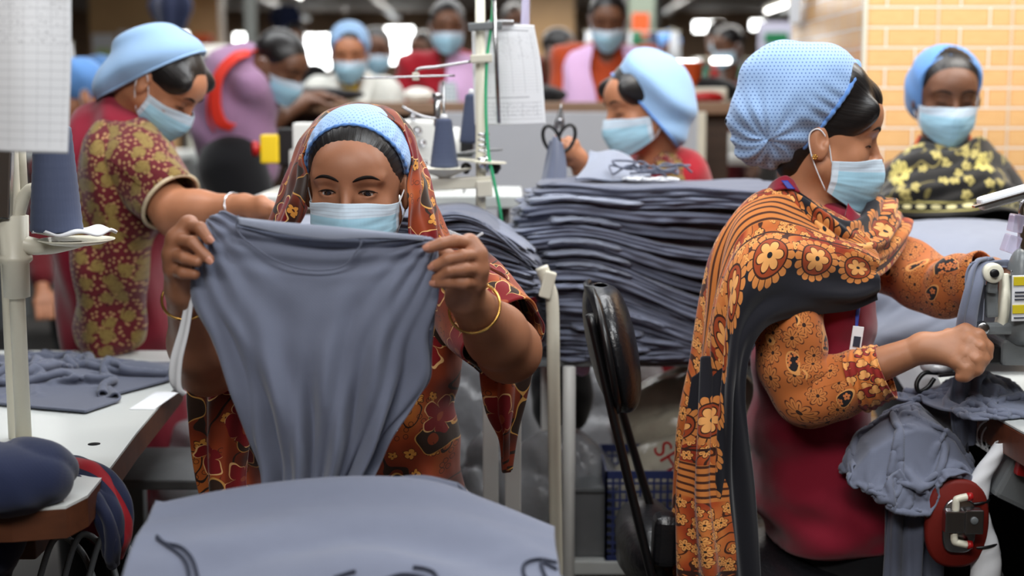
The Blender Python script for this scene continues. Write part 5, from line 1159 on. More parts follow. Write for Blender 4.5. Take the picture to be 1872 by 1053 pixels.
    m = MB(); m.box(at(1001, 520, 2.65), (.022, .026, .050), (0, .28, 0), bev=.003); m.build('corner_bracket', MT['cream'], g)
    for px, yy in ((897, 2.64), (938, 2.62)):
        x = at(px, 820, yy).x; m = MB(); m.box((x, yy, (tz-.02)/2), (.030, .022, tz-.02), bev=.003); m.build('leg', MT['white'], g)
    m = MB(); m.cyl((-.32, 2.95, 0), (-.32, 2.95, tz-.02), .0125, seg=12); m.build('leg', MT['white'], g)
    N = 11; zt = at(870, 392, 2.66).z; t = (zt-tz)/N
    for i in range(N):
        f = i/(N-1)
        def sag(x, y, f=f, i=i): u = np.clip((x+.12)/.18, 0, 1); return -(.10*f)*u*u*(1+.2*math.sin(i*2.))+.004*np.sin(x*28+i)
        r = .055-.012*f+.006*math.sin(i*2.6); l = -.34; o = folded('folded_garment', (l+r)/2, 2.80, r-l, .28, t*1.06, tz+i*t, sag, MT['grey'] if i % 2 else MT['grey2'], 300+i, rot=-.05+.03*math.sin(i*1.9), jag=.008)
        tag(o, 'topmost grey garment of the low fanned stack behind the rust-scarfed woman' if i == N-1 else 'bottom grey garment of the low fanned stack, on the trolley' if i == 0 else 'grey garment folded between others in the low fanned stack behind the rust-scarfed woman', 'garment', 'folded grey garments of the low stack')
    tag(loft('white_tape', [[(792, 408, 2.60), (800, 422, 2.60)], [(830, 424, 2.60), (834, 432, 2.60)], [(860, 434, 2.60), (866, 436, 2.60)], [(882, 424, 2.60), (884, 428, 2.60)]], MT['strip'], None, 8, 40, None, .003), 'white tape end on the low fanned stack beside the raised hand', 'tape')
    # pale pile behind the wrist of the maroon-clad woman
    zz = at(520, 404, 2.86).z-.012; g = thing('work_stand', 'tall narrow work stand under the hands of the standing maroon-clad woman', 'stand', (-.40, 2.92, 0)); m = MB(); m.box((-.40, 2.92, zz-.012), (.34, .26, .02), bev=.003); m.build('stand_top', MT['mgrey'], g)
    for x in (-.54, -.25):
        for y in (2.82, 3.02): m = MB(); m.box((x, y, (zz-.022)/2), (.02, .02, zz-.022), bev=.002); m.build('leg', MT['mgrey'], g)
    tag(folded('folded_garment', -.41, 2.92, .33, .25, .012, zz-.002, lambda x, y: 0*x, MT['grey3'], 901, lips=1), 'pale grey folded cloth under the hand of the standing maroon-clad woman', 'garment')
stacks()
def underneath():
    heap('plastic_bag', (-.06, 3.42, .42), (.17, .12, .42), MT['plastic'], 'tall clear plastic bag of scraps behind the cream corner post', 'bag', .030, 16, 61, .010, ridgef=(24, 18, 12))
    heap('plastic_bag', (.26, 3.44, .36), (.16, .12, .36), MT['plastic'], 'clear plastic bag at the back beneath the tall stack', 'bag', .030, 16, 62, .010, ridgef=(20, 18, 16))
    heap('dark_cloth', (.115, 3.26, .62), (.075, .05, .12), MT['blackc'], 'black cloth bundle between the white posts below the tall stack', 'cloth', .010, 26, 63, .006)
    heap('plastic_bag', (-.36, 3.0, .30), (.13, .11, .30), MT['plastic'], 'clear plastic bag behind the forearm of the rust-scarfed woman at left', 'bag', .026, 18, 64, .009, ridgef=(22, 18, 16))
    # bags, sack, basket, crate below the stacks
    heap('plastic_bag', (.10, 3.04, .31), (.15, .10, .28), MT['plastic'], 'clear plastic bag of white scraps between the white posts', 'bag', .028, 18, 21, .009, ridgef=(22, 18, 16))
    heap('plastic_bag', (-.03, 3.05, .30), (.10, .10, .30), MT['plastic'], 'clear plastic bag bulging left of the two white posts', 'bag', .026, 20, 22, .008, ridgef=(26, 18, 16))
    heap('plastic_bag', (-.82, 3.75, .42), (.22, .16, .30), MT['plastic'], 'clear plastic bag under the counter behind the yellow stop switch', 'bag', .026, 18, 23, .010, ridgef=(22, 18, 16))
    heap('scrap_bag', (.40, 3.16, .56), (.16, .10, .14), MT['sack'], 'crumpled cream plastic bundle pushed under the tall stack', 'bag', .026, 16, 24, .009, ridgef=(20, 18, 16))
    g = thing('printed_sack', 'white woven sack with red printed characters below the tall stack', 'sack', (.36, 3.0, .3))
    o = heap('sack_body', (.38, 3.02, .40), (.20, .12, .17), MT['sack'], '', '', .014, 14, 25, .007, parent=g)
    cu = bpy.data.curves.new('print', 'FONT'); cu.body = 'SH2'; cu.size = .055; cu.extrude = .0006; cu.align_x = 'CENTER'; cu.align_y = 'CENTER'
    to = bpy.data.objects.new('tmp', cu); COL.objects.link(to); bpy.context.view_layer.update(); dg = bpy.context.evaluated_depsgraph_get(); me = bpy.data.meshes.new_from_object(to.evaluated_get(dg)); bpy.data.objects.remove(to)
    bm = bmesh.new(); bm.from_mesh(me); bmesh.ops.subdivide_edges(bm, edges=bm.edges, cuts=2); c = at(1226, 846, 2.872)
    R = Matrix.Translation(c) @ Matrix.Rotation(math.radians(90), 4, 'X') @ Matrix.Rotation(math.radians(-58), 4, 'Z')
    bmesh.ops.transform(bm, matrix=R, verts=bm.verts)
    bm.to_mesh(me); bm.free(); me.name = 'red_print'
    me.materials.clear(); link('red_print', me, MT['redp'], g, 'red printed characters')
    # basket
    g = thing('plastic_basket', 'dark blue perforated plastic basket on the white platform', 'basket', (.25, 2.85, 0)); x0, x1, y0, y1, z0, z1 = .195, .42, 2.86, 3.09, at(1100, 1000, 2.95).z+.003, at(1150, 868, 2.86).z
    m = MB(); 
    for (a, b) in (((x0, y0), (x1, y0)), ((x0, y0), (x0, y1)), ((x1, y0), (x1, y1)), ((x0, y1), (x1, y1))):
        a, b = Vector((a[0], a[1], 0)), Vector((b[0], b[1], 0)); L = (b-a).length; n = int(L/.0135)
        for i in range(n+1):
            p = a.lerp(b, i/n); m.box((p.x, p.y, (z0+z1)/2), (.0045, .0045, z1-z0), bev=0)
        for j in range(11):
            zz = z0+(z1-z0)*j/10; c = (a+b)/2; dx, dy = abs(b.x-a.x)+.004, abs(b.y-a.y)+.004; m.box((c.x, c.y, zz), (dx, dy, .0045 if 0 < j < 10 else .016), bev=0)
    m.build('mesh_wall', MT['basket'], g); m = MB(); m.box(((x0+x1)/2, (y0+y1)/2, z0), (x1-x0, y1-y0, .005), bev=0); m.build('base', MT['basket'], g)
    c = at(1078, 945, 2.86); g = thing('grey_box', 'grey carton standing between the white posts and the blue basket', 'box', (c.x, 2.93, 0)); m = MB(); zb = at(1100, 1000, 2.95).z; m.box((c.x, 2.96, (zb+c.z+.05)/2), (.11, .16, c.z+.05-zb), bev=.006); m.build('carton_body', MT['crate'], g)
    m = MB(); m.box((c.x, 2.96, c.z+.052), (.12, .17, .010), bev=.003); m.build('lid', MT['mgrey'], g)
    pz = at(1100, 1000, 2.95).z; g = thing('platform', 'low white board platform under the basket and the chair bars', 'platform', (.2, 2.8, 0)); m = MB(); m.box((.285, 2.985, pz-.015), (.40, .26, .03), bev=.004); m.build('deck', MT['laminate'], g)
    for x in (.12, .45):
        m = MB(); m.box((x, 2.985, (pz-.03)/2), (.03, .24, pz-.03), bev=.003); m.build('leg', MT['white'], g)
    heap('red_cloth', at(985, 600, 3.15), (.035, .04, .09), MT['red'], 'red cloth seen between the low stack and the cream corner post', 'cloth', .008, 24, 26, .006)
    heap('plastic_bag', at(958, 590, 2.86), (.03, .04, .055), MT['plastic'], 'small clear plastic bag beside the forearm of the rust-scarfed woman', 'bag', .010, 40, 27, .004)
    heap('pink_cloth', at(1062, 668, 2.95), (.018, .03, .02), MT['lilac'], 'small pink cloth scrap peeping out under the tall stack', 'cloth', .004, 50, 28, .004)
    heap('dark_bag', (-.72, 3.32, .28), (.17, .14, .26), MT['plastic'], 'clear plastic bag on the floor behind the left table', 'bag', .024, 18, 29, .009, ridgef=(20, 16, 18))
    m = MB(); m.box((-.62, 2.75, at(300, 855, 2.75).z), (.34, .26, .02), bev=.004); tag(m.build('shelf_board', MT['crate']), 'grey shelf board low behind the left table corner', 'shelf')
underneath()
def chair():
    g = thing('office_chair', 'black padded office chair of the woman in the orange and black shawl', 'chair', (.42, 2.5, 0))
    # backrest seen almost edge-on: shell and cushion
    rows = []
    for (cy_, hw, th) in ((522, .03, .012), (535, .085, .030), (580, .135, .040), (640, .150, .042), (700, .130, .036), (732, .09, .024), (742, .03, .010)):
        cx_ = 1098+(cy_-522)*.19; r = []
        for k in range(12):
            a = 2*math.pi*k/12; q = at(cx_, cy_, 2.46); r.append(('w', q.x+math.cos(a)*th, q.y+math.sin(a)*hw, q.z))
        rows.append(r)
    loft('back_cushion', rows, MT['vinyl'], g, 80, 60, None, .003, closed=True)
    rows = []
    for (cy_, hw) in ((520, .05), (535, .10), (580, .15), (640, .165), (700, .145), (735, .09)):
        cx_ = 1076+(cy_-522)*.19; r = []
        for k in range(9):
            a = (k/8-.5)*2; q = at(cx_, cy_, 2.46); r.append(('w', q.x+.012*a*a-.004, q.y+a*hw, q.z))
        rows.append(r)
    loft('back_shell', rows, MT['black'], g, 40, 40, None, .010)
    for (a, b, c_, Y) in (((1078, 575), (1130, 800), (1205, 1110), 2.34), ((1128, 720), (1160, 830), (1200, 960), 2.58)):
        m = MB(); P = crv([at(a[0], a[1], Y), at(b[0], b[1], Y), at(c_[0], c_[1], Y)], 10); V, F = tube_vf(P, .0145, 12, .55); m.add(V, F); m.build('back_support', MT['black'], g)
    sz = at(1350, 960, 2.4).z; s = SDF(); s.ell((.43, 2.54, .455), (.235, .225, .045), k=.02); s.ell((.25, 2.54, .50), (.06, .18, .055), k=.03); s.disp(lambda x, y, z: .003*wn(x, y, z, 30, 3)); s.build('seat_cushion', MT['vinyl'], g, .006)
    m = MB(); m.cyl((.43, 2.54, .12), (.43, 2.54, .42), .028, seg=16)
    for k in range(5):
        a = k*1.2566+.3; m.tube([(.43, 2.54, .13), (.43+.14*math.cos(a), 2.54+.14*math.sin(a), .11), (.43+.28*math.cos(a), 2.54+.28*math.sin(a), .065)], [.022, .018, .012], 10, 5)
    m.build('base', MT['black'], g)
    for k in range(5):
        a = k*1.2566+.3; m = MB(); c = Vector((.43+.28*math.cos(a), 2.54+.28*math.sin(a), .028)); m.cyl(c+Vector((-.014, 0, 0)), c+Vector((.014, 0, 0)), .027, seg=14); m.build('caster', MT['black'], g)
    # armrest pad glimpsed at the left of the seat
    m = MB(); m.box(at(1216, 985, 2.36), (.045, .06, .09), (0, .05, 0), bev=.020, seg=4); m.build('armrest', MT['vinyl'], g)
chair()
# ================================================================== FOREGROUND BUNDLE
def onsurf(o, px, py, off):
    from mathutils.bvhtree import BVHTree
    b = o.get('_b'); bv = BVHTree.FromPolygons([v.co for v in o.data.vertices], [p.vertices[:] for p in o.data.polygons]); c = Vector((0, 0, HC)); d = (at(px, py, 1.)-c).normalized(); h = bv.ray_cast(c, d)
    return (h[0]-d*off) if h[0] is not None else at(px, py, 1.5)
def foreground():
    tz = .70; g = thing('work_table', 'low table at the bottom edge carrying the foreground grey bundle', 'table', (-.2, 1.45, 0)); m = MB(); m.box((-.17, 1.42, tz-.0125), (.70, .62, .025), bev=.004); m.build('tabletop', MT['laminate'], g)
    for x in (-.49, .15):
        for y in (1.14, 1.70): m = MB(); m.box((x, y, (tz-.025)/2), (.03, .03, tz-.025), bev=.003); m.build('leg', MT['mgrey'], g)
    for i in range(3):
        tt = .016; o = folded('folded_garment', -.165, 1.50, .45-.008*(i % 2), .36, tt*1.05, tz+i*tt, lambda x, y: 0*x, MT['grey'] if i % 2 else MT['grey2'], 500+i, lips=2); tag(o, 'folded grey garment lying under the big foreground bundle', 'garment', 'garments under the foreground bundle')
    z0 = tz+.118
    rows = [[(300, 990, 1.78), (400, 960, 1.80), (520, 950, 1.81), (650, 950, 1.82), (800, 950, 1.81), (900, 965, 1.80), (1000, 1010, 1.78)],
            [(286, 924, 1.72), (400, 900, 1.735), (520, 882, 1.745), (660, 873, 1.75), (790, 882, 1.745), (905, 922, 1.735), (1012, 966, 1.715)],
            [(268, 958, 1.66), (400, 944, 1.665), (520, 934, 1.67), (660, 930, 1.67), (790, 936, 1.67), (910, 958, 1.665), (1014, 985, 1.66)],
            [(246, 1000, 1.60), (390, 995, 1.60), (520, 990, 1.60), (660, 988, 1.60), (795, 992, 1.60), (915, 1008, 1.60), (1020, 1030, 1.60)],
            [(222, 1060, 1.53), (380, 1058, 1.53), (520, 1055, 1.53), (660, 1055, 1.53), (800, 1056, 1.53), (920, 1066, 1.53), (1030, 1085, 1.53)],
            [(200, 1150, 1.45), (380, 1150, 1.45), (520, 1150, 1.45), (660, 1150, 1.45), (800, 1150, 1.45), (920, 1155, 1.45), (1040, 1165, 1.45)],
            [(200, 1290, 1.36), (380, 1290, 1.36), (520, 1290, 1.36), (660, 1290, 1.36), (800, 1290, 1.36), (920, 1290, 1.36), (1030, 1295, 1.36)], [(190, 1420, 1.30), (380, 1420, 1.30), (520, 1420, 1.30), (660, 1420, 1.30), (800, 1420, 1.30), (920, 1420, 1.30), (1030, 1420, 1.30)]]
    def d(U, V):
        return (.0090*wn(U*1., V*1.6, 0*U, 7, 61, 3)+.0060*np.sin(V*26+U*5+5*np.sin(U*3.2)+2)*np.clip(np.sin(U*3.1), 0, 1))*np.clip((V-.22)*4, 0, 1)
    g = thing('grey_garment_bundle', 'smooth pale grey garment bundle filling the bottom centre of the picture', 'garment bundle', (-.165, 1.5, z0)); tc = loft('top_cloth', rows, MT['grey'], g, 150, 120, d, .004)
    loft('corner_fold', [[(284, 918, 1.722), (294, 920, 1.722), (302, 924, 1.722)], [(282, 950, 1.70), (292, 952, 1.69), (300, 952, 1.69)], [(280, 978, 1.69), (288, 982, 1.675), (297, 980, 1.675)]], MT['grey'], g, 14, 24, None, .006)
    loft('back_fold', [[(800, 905, 1.80), (850, 905, 1.80), (890, 930, 1.79)], [(690, 880, 1.78), (770, 872, 1.775), (835, 885, 1.77), ], [(700, 892, 1.755), (790, 900, 1.75), (860, 925, 1.75)]], MT['grey2'], g, 30, 24, None, .005)
    for L in ([(287, 980, 1.64), (300, 992, 1.625), (330, 1000, 1.61), (350, 1020, 1.59), (360, 1050, 1.56), (362, 1080, 1.53)], [(287, 984, 1.637), (310, 1000, 1.615), (335, 1020, 1.59), (345, 1045, 1.56), (346, 1080, 1.53)],
              [(1018, 1028, 1.59), (985, 1022, 1.595), (960, 1030, 1.585), (958, 1050, 1.565), (975, 1075, 1.54)], [(1018, 1040, 1.58), (990, 1028, 1.59), (1000, 1060, 1.555), (1012, 1080, 1.53)],
              [(755, 1036, 1.575), (780, 1040, 1.57), (796, 1050, 1.56), (800, 1075, 1.54)], [(700, 1060, 1.545), (735, 1050, 1.555), (775, 1056, 1.55), (790, 1070, 1.54)], [(610, 1056, 1.55), (640, 1046, 1.56), (650, 1044, 1.562)]):
        m = MB(); m.tube([onsurf(tc, p[0], p[1], .003) for p in L], .0022, 8, 8); m.build('drawcord', MT['cordg'], g, 'dark grey drawcord')
foreground()
# ================================================================== RIGHT SEWING TABLE, MACHINE AND CLOTH
def right_side():
    z = .775; P = [atz(1690, 688, z), atz(1788, 742, z), atz(1960, 838, z), atz(2250, 800, z), atz(2350, 640, z), atz(1720, 640, z)]
    g = thing('sewing_table', 'sewing table with white top and thick reddish-brown wooden edge, at the right', 'table', (1.15, 2.5, 0))
    def slab(z1, z0, mat, name):
        V = [(p.x, p.y, z1) for p in P]+[(p.x, p.y, z0) for p in P]; n = len(P); bm = bmesh.new(); vs = [bm.verts.new(v) for v in V]
        for f in [list(range(n)), [n+i for i in range(n)][::-1]]+[[(i+1) % n, i, n+i, n+(i+1) % n] for i in range(n)]: bm.faces.new([vs[i] for i in f])
        bmesh.ops.recalc_face_normals(bm, faces=bm.faces); bmesh.ops.bevel(bm, geom=bm.edges[:], offset=.0015, segments=1, affect='EDGES')
        me = bpy.data.meshes.new(name); bm.to_mesh(me); bm.free(); return link(name, me, mat, g)
    slab(z, z-.006, MT['laminate'], 'tabletop'); slab(z-.006, z-.056, MT['redwood'], 'table_edge')
    m = MB(); m.tube([P[1]+Vector((-.002, -.002, 0)), P[1]+Vector((-.005, -.003, -.03)), P[1]+Vector((.004, -.006, -.062)), P[1]+Vector((.012, -.01, -.07))], .0022, 8, 6); m.build('edge_band', MT['strip'], g)
    for x, y in ((1.6, 2.35), (1.65, 2.85), (.86, 2.80)):
        m = MB(); m.box((x, y, .36), (.04, .04, .72), bev=.003); m.build('leg', MT['mgrey'], g)
    m = MB(); m.box((1.42, 2.90, .40), (1.0, .02, .62), bev=.002); m.build('shade_panel', MT['black2'], g)  # black sheet added to stand in for the deep shade beneath the table
    # ribbed hose under the edge
    m = MB()
    for k in range(9):
        c = at(1800+k*9, 790+k*6, 2.36); m.tube([c+Vector((math.cos(a)*.022, 0, math.sin(a)*.026)) for a in [2*math.pi*j/10 for j in range(11)]], .0016, 6, 4)
    m.build('ribbed_hose', MT['strip'], g)
    g2 = thing('machine_guard', 'grey metal housing with red switch under the right table', 'machine part', at(1872, 870, 2.2))
    m = MB(); m.box(at(1905, 880, 2.30), (.14, .05, .11), (0, .45, 0), bev=.008); m.build('housing', MT['mgrey'], g2); m = MB(); m.box(at(1868, 850, 2.262), (.016, .02, .035), (0, .2, 0), bev=.004); m.build('switch', MT['redp'], g2)
    # overlock machine
    Y = 2.36; g = thing('overlock_machine', 'grey industrial sewing machine at the right edge with a white roller and yellow label', 'sewing machine', (at(1860, 600, Y).x, Y, z))
    m = MB(); m.box(at(1885, 560, Y+.05), (.115, .16, .115), bev=.014, seg=4); m.box(at(1880, 628, Y+.05), (.15, .18, .045), bev=.006); m.build('body', MT['mgrey'], g)
    s = SDF(); s.cap(at(1868, 570, Y-.035), at(1866, 598, Y-.035), .028, .030, .01); s.ell(at(1862, 520, Y-.03), (.020, .03, .06), k=.02); s.build('looper_cover', MT['mgrey'], g, .003)
    m = MB(); m.box(at(1872, 545, Y-.072), (.040, .003, .075), (0, -.03, 0), bev=.001); lb = m.build('instruction_label', MT['strip'], g, 'white and yellow instruction label')
    for dz in (.028, -.018): m = MB(); m.box(at(1872, 545, Y-.0745)+Vector((0, 0, dz)), (.036, .002, .014), (0, -.03, 0), bev=.0004); m.build('warning_stripe', MT['card'], lb)
    for dz in (.010, .004, -.002, -.032): m = MB(); m.box(at(1872, 545, Y-.0745)+Vector((0, 0, dz)), (.030, .002, .0016), (0, -.03, 0), bev=0); m.build('label_print', MT['cordg'], lb)
    loft('side_cover', [[(1832, 505, Y-.03), (1838, 500, Y-.04), (1844, 505, Y-.03)], [(1828, 560, Y-.035), (1836, 560, Y-.055), (1846, 560, Y-.04)], [(1822, 590, Y-.03), (1831, 597, Y-.05), (1842, 592, Y-.035)]], MT['ivory'], g, 16, 40, None, .008)
    c = at(1812, 498, Y-.05); m = MB(); m.lathe([(0, .010), (.001, .0155), (.004, .0165), (.016, .0165), (.019, .0155), (.020, .010)], c, c+Vector((-.10, -1, .05)), 32); m.build('roller', MT['ivory'], g, 'white roller')
    m = MB(); m.lathe([(0, .007), (.026, .007), (.027, .005)], c, c+Vector((-.10, -1, .05)), 20); m.build('roller_pin', MT['black'], g)
    m = MB(); m.box(at(1815, 515, Y-.058), (.017, .012, .038), (0, .1, 0), bev=.004); m.box(at(1812, 550, Y-.045), (.020, .016, .055), (0, -.06, 0), bev=.005); m.box(at(1820, 600, Y-.045), (.07, .02, .020), bev=.006); m.build('roller_arm', MT['mgrey'], g)
    q = at(1794, 598, Y-.05); m = MB(); m.lathe([(0, .008), (.002, .011), (.018, .011), (.020, .008)], q, q+Vector((-.2, -1, 0)), 24); m.build('knob', MT['steel'], g)
    m = MB(); m.box(at(1868, 505, Y-.04), (.012, .012, .06), bev=.002); m.box(at(1858, 498, Y-.03), (.03, .03, .010), bev=.002); m.box(at(1850, 520, Y-.03), (.010, .006, .06), bev=.001); m.build('presser_foot', MT['steel'], g)
    m = MB(); m.box(at(1857, 408, Y), (.018, .03, .030), (0, .15, 0), bev=.003); m.box(at(1848, 446, Y), (.022, .03, .030), (0, .3, 0), bev=.003); m.build('finger_guard', MT['clear'], g, 'clear plastic finger guard')
    m = MB(); m.tube([at(1858, 480, Y), at(1864, 440, Y), at(1867, 380, Y), at(1880, 360, Y)], .004, 8, 6); m.box(at(1868, 440, Y), (.010, .01, .05), bev=.002); m.build('needle_bar', MT['chrome'], g)
    m = MB(); m.box(at(1874, 350, Y-.03), (.155, .030, .022), (0, math.radians(-16), 0), bev=.007, seg=3); l = m.build('work_lamp', MT['strip'], g, 'white plastic lamp head'); 
    m = MB(); m.box(at(1890, 352, Y-.05)+Vector((-.03, 0, -.004)), (.14, .016, .004), (0, math.radians(-16), 0), bev=.001); m.build('led_strip', MT['steel'], l)
    m = MB(); m.cyl(at(1935, 600, Y+.03), at(1935, 320, Y), .007, seg=12); m.build('lamp_post', MT['steel'], g)
    m = MB(); m.box(at(1845, 640, Y+.02), (.19, .10, .030), bev=.003); m.build('machine_bed', MT['black'], g)
    # cloth feeding into the machine
    o = loft('cloth', [[(1792, 478, Y-.045), (1812, 474, Y-.02), (1835, 478, Y-.01), (1862, 486, Y-.01)], [(1772, 492, Y-.060), (1785, 482, Y-.05), (1800, 484, Y-.035), (1812, 492, Y-.028)], [(1760, 530, Y-.065), (1774, 524, Y-.075), (1790, 524, Y-.065), (1798, 530, Y-.030)], [(1750, 575, Y-.060), (1764, 570, Y-.078), (1782, 572, Y-.066), (1792, 578, Y-.030)], [(1744, 602, Y-.055), (1760, 604, Y-.07), (1780, 606, Y-.06), (1788, 604, Y-.03)]], MT['grey'], None, 60, 90, lambda U, V: .0045*np.sin(U*15+V*2), .003)
    tag(o, 'grey cloth strip feeding down in front of the white machine roller', 'cloth')
    # big pale grey mound behind the arm
    rows = [[(1560, 425, 3.3), (1640, 410, 3.32), (1720, 403, 3.34), (1800, 405, 3.34), (1872, 412, 3.32), (1960, 425, 3.3)],
            [(1540, 470, 3.05), (1640, 430, 3.05), (1720, 424, 3.05), (1800, 428, 3.05), (1872, 440, 3.05), (1960, 450, 3.05)],
            [(1540, 540, 2.85), (1640, 510, 2.82), (1720, 500, 2.80), (1800, 500, 2.80), (1880, 505, 2.80), (1960, 510, 2.8)],
            [(1545, 600, 2.78), (1620, 590, 2.74), (1700, 585, 2.72), (1780, 585, 2.72), (1880, 580, 2.72), (1960, 580, 2.7)],
            [(1550, 660, 2.74), (1600, 655, 2.70), (1680, 650, 2.68), (1760, 650, 2.68), (1880, 650, 2.68), (1960, 650, 2.68)]]
    o = loft('cloth_pile', rows, MT['grey3'], None, 130, 110, lambda U, V: .010*np.sin(V*11+4*U+2*wn(U, V, 0*U, 6, 3, 2))*np.clip(V*3, 0, 1)+.006*wn(U, V, 0*U, 12, 77, 3), .005); tag(o, 'smooth grey mound of cloth in front of the woman in the black and gold shawl', 'cloth')
    # bunched garment on the table corner
    P_, lu, lv = sheet_grid(at(1795, 700, 2.40), .34, .30, 60, 44, (.60, .62), .35, .045, 14, 26, z+.015)
    P_ = settle(P_, lu, lv, lambda x, y: 0*x+z+.004+.045*np.exp(-((x-at(1800, 700, 2.42).x)/.06)**2-((y-2.44)/.07)**2), 60, 6, .0007); tag(cloth_obj('bunched_garment', P_, MT['grey'], .004), 'grey garment bunched in tight folds on the corner of the right table', 'garment')
    o = loft('cloth_strip', [[(1742, 690, 2.39), (1760, 686, 2.39), (1780, 690, 2.385), (1796, 690, 2.38)], [(1738, 730, 2.375), (1756, 732, 2.37), (1776, 735, 2.365), (1786, 738, 2.37)], [(1740, 775, 2.37), (1757, 780, 2.365), (1774, 784, 2.36), (1783, 780, 2.365)], [(1746, 808, 2.37), (1758, 815, 2.365), (1772, 816, 2.36), (1782, 806, 2.365)]], MT['grey2'], None, 40, 50, lambda U, V: .005*np.sin(U*13), .003)
    tag(o, 'grey cloth strip hanging over the corner of the right table', 'cloth')
    o = loft('cover_sheet', [[(1632, 680, 2.60), (1665, 664, 2.60), (1700, 668, 2.60)], [(1660, 720, 2.50), (1695, 715, 2.50), (1725, 712, 2.50)], [(1695, 760, 2.44), (1715, 762, 2.44), (1735, 752, 2.44)], [(1722, 794, 2.43), (1730, 794, 2.43), (1740, 786, 2.43)]], MT['strip2'], None, 24, 40, lambda U, V: .002*np.sin(U*5+V*6), .002); tag(o, 'grey-white paper sheet hanging below the right hand of the shawled woman', 'paper')
    g = thing('thread_snips', 'black-handled snips lying at the edge of the right table', 'snips', at(1690, 695, 2.47))
    m = MB(); m.tube([at(1716, 682, 2.47), at(1690, 682, 2.46), at(1676, 700, 2.455), at(1680, 716, 2.45), at(1696, 708, 2.455), at(1708, 692, 2.46)], .0042, 8, 8); m.build('handle', MT['black'], g)
    m = MB(); m.box(at(1738, 684, 2.46), (.045, .010, .006), (0, -.1, 0), bev=.001); m.build('blade', MT['steel'], g)
    heap('foil_packet', at(1725, 668, 2.48), (.035, .03, .012), MT['foil'], 'crumpled shiny foil packet beside the black snips', 'packet', .006, 60, 41, .003)
    # bundle on the lap and the cloth falling to the floor
    kc = at(1652, 806, 2.38)
    def knee(x, y): return kc.z-.02+.075*np.exp(-((x-kc.x-.01)/.075)**2-((y-kc.y)/.10)**2)-.10*np.clip(np.abs(x-kc.x)/.10-.7, 0, 2)-.22*np.clip((kc.y-.06-y)/.08, 0, 1.2)
    Pq, lu, lv = sheet_grid((kc.x+.005, kc.y-.035), .34, .30, 60, 56, (.56, .62), .5, .05, 71, 12, kc.z+.07)
    Pq = settle(Pq, lu, lv, knee, 42, 7, .0009, bend=.35); tag(cloth_obj('lap_garment', Pq, MT['grey'], .004), 'crumpled grey garment heaped on the knees of the shawled woman', 'garment')
    rows = [[(1610, 868, 2.36), (1650, 872, 2.33), (1700, 872, 2.34), (1740, 868, 2.38)], [(1615, 930, 2.35), (1650, 932, 2.32), (1695, 935, 2.33), (1730, 930, 2.37)], [(1612, 1000, 2.35), (1648, 1000, 2.32), (1690, 1000, 2.33), (1722, 1000, 2.37)], [(1606, 1090, 2.35), (1645, 1095, 2.32), (1690, 1095, 2.33), (1726, 1090, 2.37)]]
    tag(loft('hanging_cloth', rows, MT['grey2'], None, 110, 60, lambda U, V: .010*np.sin(U*19+V*1.5)+.004*np.sin(U*41), .004), 'grey cloth falling from the lap toward the floor beside the red pad', 'cloth')
    # knee pad: red rubber pad, steel valve, white elbows, wrapped white hose
    Y = 2.28; g = thing('knee_switch', 'red rubber knee pad with a steel air valve and white elbows, under the right table', 'knee switch', at(1740, 950, Y))
    def pad(cx, cy, w, h, yy, th, name, mat, p=3.):
        V = []; F = []; n = 60; prof = [(0, 0), (.92, 0), (1, .25), (1, .75), (.92, 1), (0, 1)]; c = at(cx, cy, yy)
        for (q, d) in prof:
            for i in range(n):
                a = 2*math.pi*i/n; r = 1/(abs(math.cos(a))**p+abs(math.sin(a))**p)**(1/p); V.append(c+Vector((math.cos(a)*r*q*w/2, -d*th, math.sin(a)*r*q*h/2)))
        for j in range(len(prof)-1):
            for i in range(n): F.append([j*n+i, j*n+(i+1) % n, (j+1)*n+(i+1) % n, (j+1)*n+i])
        m = MB(); m.add(V, F); return m.build(name, MT[mat], g)
    pad(1745, 953, .105, .150, Y+.02, .018, 'rubber_pad', 'redrub', 2.6); pad(1752, 960, .055, .092, Y, .006, 'backing_plate', 'steel', 3.5)
    m = MB(); m.box(at(1744, 952, Y-.015), (.034, .020, .036), bev=.002); m.box(at(1778, 952, Y-.018), (.030, .022, .040), bev=.002); m.build('valve_body', MT['steel'], g)
    m = MB(); q = at(1781, 952, Y-.029); m.lathe([(0, .0065), (.002, .0065), (.003, .005)], q, q+Vector((0, -1, 0)), 18); m.build('valve_button', MT['mgrey'], g)
    for (a, b, c_) in (((1747, 934), (1748, 912), (1768, 908)), ((1744, 974), (1745, 992), (1768, 996))):
        m = MB(); m.tube([at(a[0], a[1], Y-.016), at(b[0], b[1]+(4 if b[1] < 950 else -4), Y-.016), at(b[0]+4, b[1], Y-.016), at(c_[0], c_[1], Y-.016)], .0062, 12, 6); m.build('elbow_fitting', MT['ivory'], g)
    m = MB(); m.lathe([(0, .007), (.008, .007)], at(1768, 908, Y-.016), at(1790, 908, Y-.016), 14); m.lathe([(0, .007), (.008, .007)], at(1768, 996, Y-.016), at(1790, 996, Y-.016), 14); m.build('fitting_ring', MT['redp'], g)
    m = MB(); m.cyl(at(1766, 790, Y+.10), at(1768, 935, Y+.01), .005, seg=12); m.build('support_rod', MT['steel'], g)
    g = thing('wrapped_hose', 'hose wrapped in white tape hanging beside the red knee pad', 'hose', at(1800, 1000, Y))
    rows = []
